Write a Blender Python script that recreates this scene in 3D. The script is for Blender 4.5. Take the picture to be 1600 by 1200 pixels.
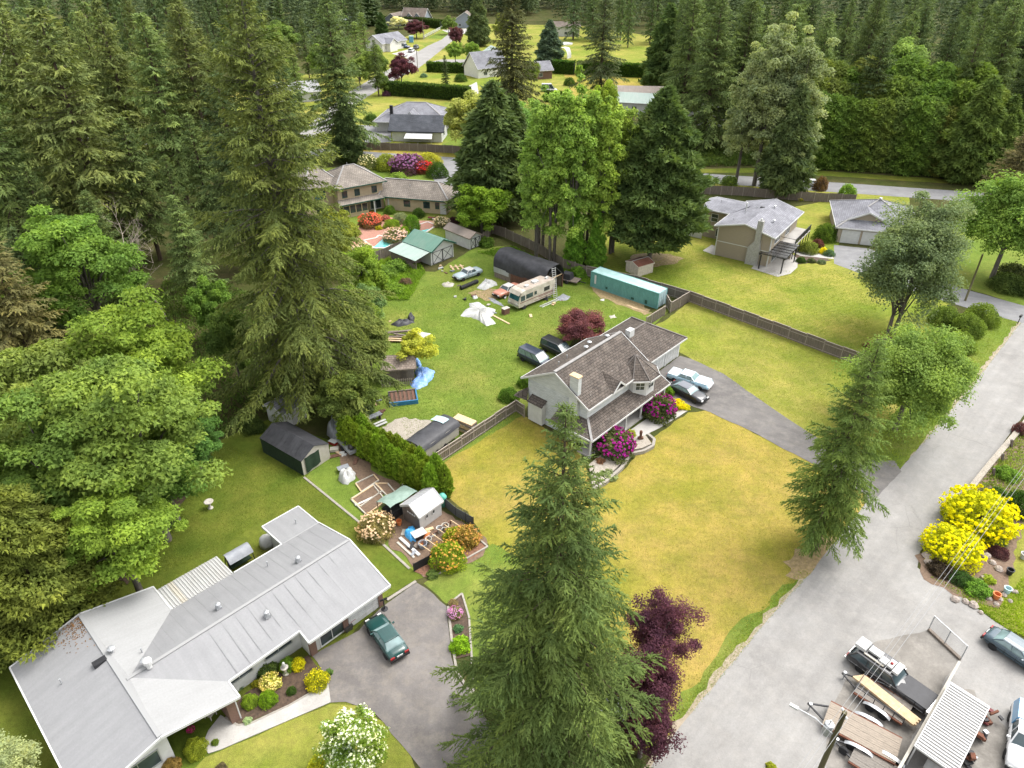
import bpy, math, random
import numpy as np
from mathutils import Vector

for _o in list(bpy.data.objects):
    bpy.data.objects.remove(_o)
sc = bpy.context.scene
R = math.radians
rnd = random.Random(11)

# ---------------------------------------------------------------- camera
FPX, CAMH, TILT = 1110.0, 47.5, R(32.7)          # focal length in photo pixels, height above ground, downward tilt
cam_data = bpy.data.cameras.new('drone_camera')
cam_data.sensor_width = 36.0
cam_data.lens = 36.0 * FPX / 1600.0
cam_data.clip_end = 4000
cam = bpy.data.objects.new('drone_camera', cam_data)
cam.location = (0, 0, CAMH)
cam.rotation_euler = (R(90) - TILT, 0, 0)
sc.collection.objects.link(cam)
sc.camera = cam

# ---------------------------------------------------------------- sky and sun (bright, thin overcast)
SUN_EL, SUN_AZ = R(58), R(62)                     # azimuth from +Y towards +X
world = bpy.data.worlds.new('World')
sc.world = world
world.use_nodes = True
wn, wl = world.node_tree.nodes, world.node_tree.links
wn.clear()
sky = wn.new('ShaderNodeTexSky')
sky.sky_type = 'NISHITA'
sky.sun_disc = False
sky.sun_elevation = SUN_EL
sky.sun_rotation = SUN_AZ
sky.dust_density = 3.0
hsv = wn.new('ShaderNodeHueSaturation')
hsv.inputs['Saturation'].default_value = 0.14     # high thin cloud: greyer than a clear sky
bg = wn.new('ShaderNodeBackground')
bg.inputs['Strength'].default_value = 0.15
wo = wn.new('ShaderNodeOutputWorld')
wl.new(sky.outputs[0], hsv.inputs['Color'])
wl.new(hsv.outputs[0], bg.inputs['Color'])
wl.new(bg.outputs[0], wo.inputs['Surface'])

sun_data = bpy.data.lights.new('sun', 'SUN')
sun_data.energy = 0.85
sun_data.angle = R(35)
sun_data.color = (1.0, 0.955, 0.89)
sun = bpy.data.objects.new('sun', sun_data)
_S = Vector((math.cos(SUN_EL) * math.sin(SUN_AZ), math.cos(SUN_EL) * math.cos(SUN_AZ), math.sin(SUN_EL)))
sun.rotation_euler = (-_S).to_track_quat('-Z', 'Y').to_euler()
sun.location = (60, 40, 90)
sc.collection.objects.link(sun)

vs = sc.view_settings
vs.view_transform = 'Standard'
vs.look = 'None'
vs.gamma = 1
vs.use_curve_mapping = False
vs.exposure = 1.66
sc.cycles.max_bounces = 6
sc.cycles.diffuse_bounces = 3
sc.cycles.glossy_bounces = 2
sc.cycles.transmission_bounces = 4
sc.cycles.transparent_max_bounces = 4
sc.cycles.caustics_reflective = False
sc.cycles.caustics_refractive = False

# ---------------------------------------------------------------- survey helpers
_c, _s = math.cos(TILT), math.sin(TILT)


def G(px, py, z=0.0):
    """point of the place at height z that was surveyed at photo pixel (px, py)"""
    X, U = (px - 800) / FPX, (600 - py) / FPX
    d = Vector((X, _c + U * _s, -_s + U * _c))
    return d * ((z - CAMH) / d.z) + Vector((0, 0, CAMH))


def depth(p):
    return p[1] * _c - (p[2] - CAMH) * _s


def yaw2(a, b):
    return math.atan2(b[1] - a[1], b[0] - a[0])


# ---------------------------------------------------------------- materials
MATS = {}


def _n(nt, t, **k):
    n = nt.nodes.new(t)
    for a, b in k.items():
        setattr(n, a, b)
    return n


def newmat(name):
    m = bpy.data.materials.new(name)
    m.use_nodes = True
    nt = m.node_tree
    p = nt.nodes['Principled BSDF']
    MATS[name] = m
    return m, nt, p


def noise(nt, vec, scale, detail=4, rough=.6):
    n = _n(nt, 'ShaderNodeTexNoise')
    n.inputs['Scale'].default_value = scale
    n.inputs['Detail'].default_value = detail
    n.inputs['Roughness'].default_value = rough
    nt.links.new(vec, n.inputs['Vector'])
    return n.outputs['Fac']


def ramp(nt, fac, stops):
    r = _n(nt, 'ShaderNodeValToRGB')
    e = r.color_ramp.elements
    while len(e) < len(stops):
        e.new(.5)
    for i, (p, c) in enumerate(stops):
        e[i].position = p
        e[i].color = (*c, 1) if len(c) == 3 else c
    nt.links.new(fac, r.inputs['Fac'])
    return r.outputs['Color']


def mix(nt, fac, a, b, mode='MIX'):
    m = _n(nt, 'ShaderNodeMix', data_type='RGBA', blend_type=mode)
    if isinstance(fac, (int, float)):
        m.inputs[0].default_value = fac
    else:
        nt.links.new(fac, m.inputs[0])
    for i, v in ((6, a), (7, b)):
        if isinstance(v, tuple):
            m.inputs[i].default_value = (*v, 1)
        else:
            nt.links.new(v, m.inputs[i])
    return m.outputs[2]


def coords(nt, kind='Object', scale=(1, 1, 1)):
    t = _n(nt, 'ShaderNodeTexCoord')
    mp = _n(nt, 'ShaderNodeMapping')
    mp.inputs['Scale'].default_value = scale
    nt.links.new(t.outputs[kind], mp.inputs['Vector'])
    return mp.outputs[0]


def bump(nt, p, h, strength=.3, dist=.05):
    b = _n(nt, 'ShaderNodeBump')
    b.inputs['Strength'].default_value = strength
    b.inputs['Distance'].default_value = dist
    nt.links.new(h, b.inputs['Height'])
    nt.links.new(b.outputs[0], p.inputs['Normal'])


def mat(name, c, c2=None, s=3.0, rough=.8, metal=0.0, spec=.3, st=(1, 1, 1), bmp=0.0, bs=None, coat=0.0, lo=.35, hi=.7, kind='Object', emis=None):
    """plain surface: two colours mottled by noise, optional fine relief"""
    if name in MATS:
        return MATS[name]
    m, nt, p = newmat(name)
    v = coords(nt, kind, st)
    if c2 is None:
        c2 = tuple(x * .78 for x in c)
    f = noise(nt, v, s, 6, .65)
    nt.links.new(ramp(nt, f, [(lo, c2), (hi, c)]), p.inputs['Base Color'])
    p.inputs['Roughness'].default_value = rough
    p.inputs['Metallic'].default_value = metal
    p.inputs['Specular IOR Level'].default_value = spec
    p.inputs['Coat Weight'].default_value = coat
    if bmp:
        bump(nt, p, noise(nt, v, bs or s * 6, 3), bmp, .04)
    return m


def glass(name='window_glass', c=(.02, .028, .03)):
    if name in MATS:
        return MATS[name]
    m, nt, p = newmat(name)
    f = noise(nt, coords(nt), .7, 2)
    nt.links.new(ramp(nt, f, [(.3, c), (.75, tuple(x * 2.4 + .01 for x in c))]), p.inputs['Base Color'])
    p.inputs['Roughness'].default_value = .06
    p.inputs['Specular IOR Level'].default_value = .6
    return m


def lawn(name, green, dry, lo, hi, big=.06, stripe=None, weed=(.10, .15, .02)):
    m, nt, p = newmat(name)
    v = coords(nt)
    f1 = noise(nt, v, big, 5, .62)
    c = ramp(nt, f1, [(lo, green), (hi, dry)])
    f2 = noise(nt, v, .55, 5, .7)
    c = mix(nt, ramp(nt, f2, [(.42, (0, 0, 0)), (.68, (.55, .55, .55))]), c, weed)
    fm = noise(nt, v, .22, 6, .7)
    c = mix(nt, 1.0, c, ramp(nt, fm, [(.3, (.72, .78, .74)), (.7, (1.2, 1.13, 1.15))]), 'MULTIPLY')
    f3 = noise(nt, v, 2.2, 6, .75)
    c = mix(nt, 1.0, c, ramp(nt, f3, [(.25, (.62, .64, .62)), (.75, (1.32, 1.3, 1.25))]), 'MULTIPLY')
    f4 = noise(nt, v, 14.0, 3, .8)
    c = mix(nt, 1.0, c, ramp(nt, f4, [(.25, (.6, .6, .58)), (.75, (1.35, 1.32, 1.2))]), 'MULTIPLY')
    if stripe:
        w = _n(nt, 'ShaderNodeTexWave')
        w.inputs['Scale'].default_value = stripe[0]
        w.inputs['Distortion'].default_value = 1.2
        mp = _n(nt, 'ShaderNodeMapping')
        mp.inputs['Rotation'].default_value = (0, 0, stripe[1])
        nt.links.new(v, mp.inputs['Vector'])
        nt.links.new(mp.outputs[0], w.inputs['Vector'])
        c = mix(nt, 1.0, c, ramp(nt, w.outputs['Fac'], [(.2, (.93, .965, .92)), (.8, (1.04, 1.03, 1.0))]), 'MULTIPLY')
    nt.links.new(c, p.inputs['Base Color'])
    p.inputs['Roughness'].default_value = .95
    p.inputs['Specular IOR Level'].default_value = .05
    bump(nt, p, f4, .6, .08)
    return m


def paving(name, c, c2, c3, streak=None):
    """worn asphalt or concrete: blotches, long streaks, speckle"""
    m, nt, p = newmat(name)
    v = coords(nt)
    f = noise(nt, v, .16, 6, .6)
    col = ramp(nt, f, [(.3, c2), (.62, c)])
    f2 = noise(nt, v, .8, 6, .75)
    col = mix(nt, ramp(nt, f2, [(.45, (0, 0, 0)), (.75, (.9, .9, .9))]), col, c3)
    fw = noise(nt, v, .33, 6, .8)
    col = mix(nt, 1.0, col, ramp(nt, fw, [(.3, (.84, .83, .82)), (.7, (1.08, 1.08, 1.08))]), 'MULTIPLY')
    if streak is not None:
        mp = _n(nt, 'ShaderNodeMapping')
        mp.inputs['Rotation'].default_value = (0, 0, -streak)
        nt.links.new(v, mp.inputs['Vector'])
        mq = _n(nt, 'ShaderNodeMapping')
        mq.inputs['Scale'].default_value = (.03, 1.0, 1)
        nt.links.new(mp.outputs[0], mq.inputs['Vector'])
        fs = noise(nt, mq.outputs[0], 1.0, 4, .6)
        col = mix(nt, 1.0, col, ramp(nt, fs, [(.3, (.91, .91, .91)), (.7, (1.05, 1.05, 1.045))]), 'MULTIPLY')
    vo = _n(nt, 'ShaderNodeTexVoronoi', feature='DISTANCE_TO_EDGE')
    vo.inputs['Scale'].default_value = .33
    nv = _n(nt, 'ShaderNodeMix', data_type='RGBA')
    nv.inputs[0].default_value = .25
    nt.links.new(v, nv.inputs[6])
    nz = _n(nt, 'ShaderNodeTexNoise')
    nz.inputs['Scale'].default_value = .7
    nz.inputs['Detail'].default_value = 6
    nt.links.new(v, nz.inputs['Vector'])
    nt.links.new(nz.outputs['Color'], nv.inputs[7])
    nt.links.new(nv.outputs[2], vo.inputs['Vector'])
    crack = ramp(nt, vo.outputs['Distance'], [(.0, (.72, .72, .72)), (.008, (1, 1, 1))])
    gate = ramp(nt, noise(nt, v, .09, 2), [(.56, (0, 0, 0)), (.66, (.7, .7, .7))])
    col = mix(nt, gate, col, mix(nt, 1.0, col, crack, 'MULTIPLY'))
    fo = noise(nt, v, .55, 2, .5)
    col = mix(nt, ramp(nt, fo, [(.70, (0, 0, 0)), (.80, (.45, .45, .45))]), col, tuple(x * .6 for x in c2))
    f3 = noise(nt, v, 9, 4, .8)
    col = mix(nt, 1.0, col, ramp(nt, f3, [(.25, (.86, .86, .86)), (.75, (1.12, 1.12, 1.12))]), 'MULTIPLY')
    nt.links.new(col, p.inputs['Base Color'])
    p.inputs['Roughness'].default_value = .9
    p.inputs['Specular IOR Level'].default_value = .2
    bump(nt, p, f3, .25, .02)
    return m


def shingle(name, a, b, joint, bw=.42, bh=.26, moss=None, rough=.9, mot=.5, light=None):
    """courses of shakes or shingles laid by the slope's own (eave, up-slope) metres"""
    m, nt, p = newmat(name)
    t = _n(nt, 'ShaderNodeTexCoord')
    br = _n(nt, 'ShaderNodeTexBrick')
    br.inputs['Scale'].default_value = 1
    br.inputs['Brick Width'].default_value = bw
    br.inputs['Row Height'].default_value = bh
    br.inputs['Mortar Size'].default_value = .028
    br.inputs['Mortar Smooth'].default_value = .4
    br.inputs['Bias'].default_value = .1
    br.inputs['Color1'].default_value = (*a, 1)
    br.inputs['Color2'].default_value = (*b, 1)
    br.inputs['Mortar'].default_value = (*joint, 1)
    nt.links.new(t.outputs['UV'], br.inputs['Vector'])
    f = noise(nt, t.outputs['UV'], mot, 6, .7)
    c = mix(nt, 1.0, br.outputs['Color'], ramp(nt, f, [(.3, (.62, .62, .62)), (.7, (1.3, 1.3, 1.3))]), 'MULTIPLY')
    if light:
        fl = noise(nt, t.outputs['UV'], 3.2, 3, .8)
        c = mix(nt, ramp(nt, fl, [(.62, (0, 0, 0)), (.7, (.8, .8, .8))]), c, light)
    if moss:
        fm = noise(nt, t.outputs['UV'], .33, 5, .75)
        c = mix(nt, ramp(nt, fm, [(.55, (0, 0, 0)), (.72, (.6, .6, .6))]), c, moss)
    nt.links.new(c, p.inputs['Base Color'])
    p.inputs['Roughness'].default_value = rough
    p.inputs['Specular IOR Level'].default_value = .15
    bump(nt, p, br.outputs['Fac'], -.5, .05)
    return m


def sheetroof(name, c, c2, stain, ribs=None, metal=0., rough=.6):
    """roll roofing or ribbed metal: streaks run down the slope (uv in metres)"""
    m, nt, p = newmat(name)
    t = _n(nt, 'ShaderNodeTexCoord')
    mp = _n(nt, 'ShaderNodeMapping')
    mp.inputs['Scale'].default_value = (1.9, .2, 1)
    nt.links.new(t.outputs['UV'], mp.inputs['Vector'])
    f = noise(nt, mp.outputs[0], 1.0, 6, .7)
    col = ramp(nt, f, [(.3, c2), (.68, c)])
    f2 = noise(nt, t.outputs['UV'], .35, 6, .65)
    col = mix(nt, ramp(nt, f2, [(.48, (0, 0, 0)), (.75, (.65, .65, .65))]), col, stain)
    f3 = noise(nt, t.outputs['UV'], 7, 4, .8)
    col = mix(nt, 1.0, col, ramp(nt, f3, [(.25, (.88, .88, .88)), (.75, (1.08, 1.08, 1.08))]), 'MULTIPLY')
    nt.links.new(col, p.inputs['Base Color'])
    p.inputs['Roughness'].default_value = rough
    p.inputs['Metallic'].default_value = metal
    if ribs:
        w = _n(nt, 'ShaderNodeTexWave')
        w.inputs['Scale'].default_value = ribs
        nt.links.new(t.outputs['UV'], w.inputs['Vector'])
        bump(nt, p, w.outputs['Fac'], .7, .05)
    return m


def leafmat(name, trans=.25, brown=None):
    """foliage: the object's own colour, varied leaf by leaf and spray by spray"""
    m, nt, p = newmat(name)
    oi = _n(nt, 'ShaderNodeObjectInfo')
    at = _n(nt, 'ShaderNodeAttribute', attribute_name='var')
    v = coords(nt)
    c = oi.outputs['Color']
    tone = ramp(nt, at.outputs['Fac'], [(0, (.68, .72, .72)), (.5, (1.3, 1.32, 1.28)), (1, (2.05, 1.92, 1.5))])
    c = mix(nt, 1.0, c, tone, 'MULTIPLY')
    f = noise(nt, v, .35, 3, .6)
    c = mix(nt, 1.0, c, ramp(nt, f, [(.3, (.80, .86, .86)), (.7, (1.2, 1.13, .92))]), 'MULTIPLY')
    if brown:
        fb = noise(nt, v, .5, 4, .7)
        c = mix(nt, ramp(nt, fb, [(.52, (0, 0, 0)), (.78, (.25, .25, .25))]), c, brown)
    nt.links.new(c, p.inputs['Base Color'])
    p.inputs['Roughness'].default_value = .75
    p.inputs['Specular IOR Level'].default_value = .06
    if trans:
        tr = _n(nt, 'ShaderNodeBsdfTranslucent')
        nt.links.new(mix(nt, 1.0, c, (1.2, 1.25, .7), 'MULTIPLY'), tr.inputs['Color'])
        ms = _n(nt, 'ShaderNodeMixShader')
        ms.inputs[0].default_value = trans
        nt.links.new(p.outputs[0], ms.inputs[1])
        nt.links.new(tr.outputs[0], ms.inputs[2])
        nt.links.new(ms.outputs[0], nt.nodes['Material Output'].inputs['Surface'])
    return m


def paint(name, c, rough=.3, dirt=.8, metal=0.):
    """car paint: slight dirt mottling under a clear coat"""
    return mat(name, c, tuple(x * dirt for x in c), s=1.3, rough=rough, coat=.6, spec=.5, metal=metal)


# ---------------------------------------------------------------- mesh builder
class MB:
    def __init__(self):
        self.v, self.f, self.uv = [], [], {}

    def add(self, vs, fs):
        o = len(self.v)
        self.v += [tuple(p) for p in vs]
        self.f += [tuple(i + o for i in f) for f in fs]
        return self

    def box(self, x0, y0, z0, x1, y1, z1):
        return self.add([(x0, y0, z0), (x1, y0, z0), (x1, y1, z0), (x0, y1, z0), (x0, y0, z1), (x1, y0, z1), (x1, y1, z1), (x0, y1, z1)],
                        [(3, 2, 1, 0), (4, 5, 6, 7), (0, 1, 5, 4), (1, 2, 6, 5), (2, 3, 7, 6), (3, 0, 4, 7)])

    def obox(self, c, s, rz=0., tilt=0.):
        x, y, z = (k / 2 for k in s)
        cr, sr = math.cos(rz), math.sin(rz)
        pts = []
        for dz in (-z, z):
            for dx, dy in ((-x, -y), (x, -y), (x, y), (-x, y)):
                zz = dz + dx * math.sin(tilt)
                xx = dx * math.cos(tilt)
                pts.append((c[0] + xx * cr - dy * sr, c[1] + xx * sr + dy * cr, c[2] + zz))
        return self.add(pts, [(3, 2, 1, 0), (4, 5, 6, 7), (0, 1, 5, 4), (1, 2, 6, 5), (2, 3, 7, 6), (3, 0, 4, 7)])

    def beam(self, p, q, w, h=None):
        p, q = Vector(p), Vector(q)
        h = h or w
        d = (q - p).normalized()
        up = Vector((0, 0, 1)) if abs(d.z) < .95 else Vector((1, 0, 0))
        s = d.cross(up).normalized() * (w / 2)
        u = s.cross(d).normalized() * (h / 2)
        return self.add([p - s - u, p + s - u, p + s + u, p - s + u, q - s - u, q + s - u, q + s + u, q - s + u],
                        [(3, 2, 1, 0), (4, 5, 6, 7), (0, 1, 5, 4), (1, 2, 6, 5), (2, 3, 7, 6), (3, 0, 4, 7)])

    def tube(self, pts, rad, n=6, cap=True):
        pts = [Vector(p) for p in pts]
        if not isinstance(rad, (list, tuple)):
            rad = [rad] * len(pts)
        vs, fs = [], []
        for i, p in enumerate(pts):
            d = (pts[min(i + 1, len(pts) - 1)] - pts[max(i - 1, 0)]).normalized()
            a = d.cross(Vector((0, 0, 1)) if abs(d.z) < .9 else Vector((1, 0, 0))).normalized()
            b = d.cross(a)
            for k in range(n):
                t = 2 * math.pi * k / n
                vs.append(p + (a * math.cos(t) + b * math.sin(t)) * rad[i])
        for i in range(len(pts) - 1):
            for k in range(n):
                k2 = (k + 1) % n
                fs.append((i * n + k, i * n + k2, (i + 1) * n + k2, (i + 1) * n + k))
        if cap:
            fs.append(tuple(range(n)))
            fs.append(tuple((len(pts) - 1) * n + k for k in reversed(range(n))))
        return self.add(vs, fs)

    def slab(self, pts, t=.1, uvs=True):
        """roof plane: polygon seen from above, given thickness; uv = metres along first edge / up the slope"""
        P = [Vector(p) for p in pts]
        nrm = Vector((0, 0, 0))
        for i in range(len(P)):
            a, b = P[i], P[(i + 1) % len(P)]
            nrm += Vector(((a.y - b.y) * (a.z + b.z), (a.z - b.z) * (a.x + b.x), (a.x - b.x) * (a.y + b.y)))
        nrm.normalize()
        if nrm.z < 0:
            P.reverse()
            nrm = -nrm
        n, o = len(P), len(self.v)
        self.v += [tuple(p) for p in P] + [tuple(p - nrm * t) for p in P]
        fi = len(self.f)
        self.f.append(tuple(range(o, o + n)))
        if uvs:
            down = Vector((nrm.x, nrm.y, 0))
            if down.length > 1e-4:
                down.normalize()
                e = Vector((-down.y, down.x, 0))
            else:
                e = (P[1] - P[0]).normalized()
            w = nrm.cross(e)
            self.uv[fi] = [(p.dot(e), p.dot(w)) for p in P]
        self.f.append(tuple(reversed(range(o + n, o + 2 * n))))
        for i in range(n):
            j = (i + 1) % n
            self.f.append((o + j, o + i, o + n + i, o + n + j))
        return self

    def prism(self, poly, z0, z1):
        n = len(poly)
        a = sum(poly[i][0] * poly[(i + 1) % n][1] - poly[(i + 1) % n][0] * poly[i][1] for i in range(n))
        if a < 0:
            poly = list(reversed(poly))
        return self.add([(x, y, z0) for x, y in poly] + [(x, y, z1) for x, y in poly],
                        [tuple(reversed(range(n))), tuple(range(n, 2 * n))] + [(i, (i + 1) % n, n + (i + 1) % n, n + i) for i in range(n)])

    def lathe(self, prof, n=12, c=(0, 0, 0), axis='z'):
        vs, fs = [], []
        for r, h in prof:
            for k in range(n):
                t = 2 * math.pi * k / n
                a, b = r * math.cos(t), r * math.sin(t)
                vs.append((c[0] + a, c[1] + b, c[2] + h) if axis == 'z' else (c[0] + a, c[1] + h, c[2] + b))
        for i in range(len(prof) - 1):
            for k in range(n):
                k2 = (k + 1) % n
                q = (i * n + k, i * n + k2, (i + 1) * n + k2, (i + 1) * n + k)
                fs.append(q if axis == 'z' else q[::-1])
        a, b = tuple(reversed(range(n))), tuple((len(prof) - 1) * n + k for k in range(n))
        fs += [a, b] if axis == 'z' else [a[::-1], b[::-1]]
        return self.add(vs, fs)

    def loft(self, rings, cap=True):
        n = len(rings[0])
        vs = [p for r in rings for p in r]
        fs = [(i * n + k, i * n + (k + 1) % n, (i + 1) * n + (k + 1) % n, (i + 1) * n + k) for i in range(len(rings) - 1) for k in range(n)]
        if cap:
            fs += [tuple(reversed(range(n))), tuple((len(rings) - 1) * n + k for k in range(n))]
        return self.add(vs, fs)

    def grid(self, f, nu, nv):
        return self.add([f(i / nu, j / nv) for j in range(nv + 1) for i in range(nu + 1)],
                        [(j * (nu + 1) + i, j * (nu + 1) + i + 1, (j + 1) * (nu + 1) + i + 1, (j + 1) * (nu + 1) + i) for j in range(nv) for i in range(nu)])

    def build(self, name, m, parent=None, smooth=False, **tags):
        me = bpy.data.meshes.new(name)
        me.from_pydata(self.v, [], self.f)
        if self.uv:
            ul = me.uv_layers.new(name='UVMap')
            for fi, uvs in self.uv.items():
                for li, uv in zip(me.polygons[fi].loop_indices, uvs):
                    ul.data[li].uv = uv
        if smooth:
            me.polygons.foreach_set('use_smooth', [True] * len(me.polygons))
        me.materials.append(m if not isinstance(m, str) else MATS[m])
        o = bpy.data.objects.new(name, me)
        sc.collection.objects.link(o)
        if parent is not None:
            o.parent = parent
        for k, t in tags.items():
            if t is not None:
                o[{'cat': 'category'}.get(k, k)] = t
        return o


def thing(name, label, cat, loc=(0, 0, 0), rz=0., group=None, scale=None):
    o = bpy.data.objects.new(name, None)
    o.empty_display_size = .3
    sc.collection.objects.link(o)
    o.location = (loc[0], loc[1], loc[2] if len(loc) > 2 else 0)
    o.rotation_euler = (0, 0, rz)
    if scale:
        o.scale = scale if isinstance(scale, tuple) else (scale,) * 3
    o['label'] = label
    o['category'] = cat
    if group:
        o['group'] = group
    return o


def inst(name, me, parent=None, color=None, **tags):
    o = bpy.data.objects.new(name, me)
    sc.collection.objects.link(o)
    if parent is not None:
        o.parent = parent
    if color:
        o.color = (*color, 1)
    for k, t in tags.items():
        if t is not None:
            o[{'cat': 'category'}.get(k, k)] = t
    return o


def wavy(pts, step=1.2, amp=.12, closed=True, seed=1, smooth=False):
    """outline with natural unevenness"""
    rr = random.Random(seed)
    P = [Vector((p[0], p[1])) for p in pts]
    if smooth:
        Q = []
        n = len(P)
        for i in range(n):
            a, b, c, d = P[(i - 1) % n], P[i], P[(i + 1) % n], P[(i + 2) % n]
            for k in range(5):
                t = k / 5
                Q.append(.5 * ((2 * b) + (c - a) * t + (2 * a - 5 * b + 4 * c - d) * t * t + (3 * b - a - 3 * c + d) * t ** 3))
        P = Q
    out = []
    n = len(P)
    for i in range(n):
        a, b = P[i], P[(i + 1) % n]
        L = (b - a).length
        k = max(1, min(400, int(L / step)))
        nr = Vector((-(b - a).y, (b - a).x)) / max(L, 1e-6)
        for j in range(k):
            q = a + (b - a) * (j / k)
            if amp:
                q = q + nr * rr.uniform(-amp, amp)
            out.append((q.x, q.y))
    return out


_sheet_n = [0]


def sheet(name, px, z, m, amp=.12, step=.8, kind='structure', smooth=False, world=False, seed=1, t=None, **tags):
    """flat ground surface bounded by surveyed points"""
    pts = [(G(*p).x, G(*p).y) for p in px] if not world else px
    pts = wavy(pts, step, amp, seed=seed, smooth=smooth)
    _sheet_n[0] += 1
    z += .0006 * _sheet_n[0]                      # every sheet on a level of its own
    b = MB()
    a = sum(pts[i][0] * pts[(i + 1) % len(pts)][1] - pts[(i + 1) % len(pts)][0] * pts[i][1] for i in range(len(pts)))
    if a < 0:
        pts.reverse()
    if t:
        b.prism(pts, z - t, z)
    else:
        b.add([(x, y, z) for x, y in pts], [tuple(range(len(pts)))])
    return b.build(name, m, kind=kind, **tags)
# ================================================================ vegetation
leafmat('broad_leaf', .36)
leafmat('needle', .22, brown=(.15, .12, .05))
leafmat('petal', .3)
mat('bark_grey', (.17, .15, .125), (.07, .06, .05), s=2, st=(3, 3, .4), bmp=.5)
mat('bark_brown', (.13, .09, .06), (.05, .035, .025), s=2, st=(3, 3, .4), bmp=.5)
mat('dead_wood', (.40, .34, .28), (.2, .16, .13), s=2, st=(2, 2, .4))


def quad_mesh(name, P, D, W, var, m, kite=False):
    """many small leaf-sized faces as one mesh (pointed sprays, or kite-shaped leaves)"""
    n, k = len(P), 4 if kite else 3
    me = bpy.data.meshes.new(name)
    V = np.empty((n, k, 3), np.float32)
    if kite:
        V[:, 0], V[:, 1], V[:, 2], V[:, 3] = P, P + .42 * D + W, P + D, P + .42 * D - W
    else:
        V[:, 0], V[:, 1], V[:, 2] = P - W, P + W, P + D
    me.vertices.add(k * n)
    me.vertices.foreach_set('co', V.ravel())
    me.loops.add(k * n)
    me.loops.foreach_set('vertex_index', np.arange(k * n, dtype=np.int32))
    me.polygons.add(n)
    me.polygons.foreach_set('loop_start', np.arange(0, k * n, k, dtype=np.int32))
    a = me.attributes.new('var', 'FLOAT', 'POINT')
    a.data.foreach_set('value', np.repeat(np.clip(var, 0, 1).astype(np.float32), k))
    me.update(calc_edges=True)
    me.materials.append(MATS[m])
    return me


def unit(a):
    return a / np.maximum(np.linalg.norm(a, axis=1, keepdims=True), 1e-6)


def perp(D, rng, up=None, tilt=.6):
    """half-width vectors across D, lying roughly flat (plus a random roll)"""
    ref = rng.normal(size=D.shape) * tilt + (np.array([0, 0, 1.]) if up is None else up)
    return unit(np.cross(D, ref))


def trunk_mesh(name, paths, m, n=7):
    b = MB()
    for pts, rad in paths:
        b.tube(pts, rad, n if rad[0] > .08 else 4, cap=False)
    me = bpy.data.meshes.new(name)
    me.from_pydata(b.v, [], b.f)
    me.polygons.foreach_set('use_smooth', [True] * len(me.polygons))
    me.materials.append(MATS[m])
    return me


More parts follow.
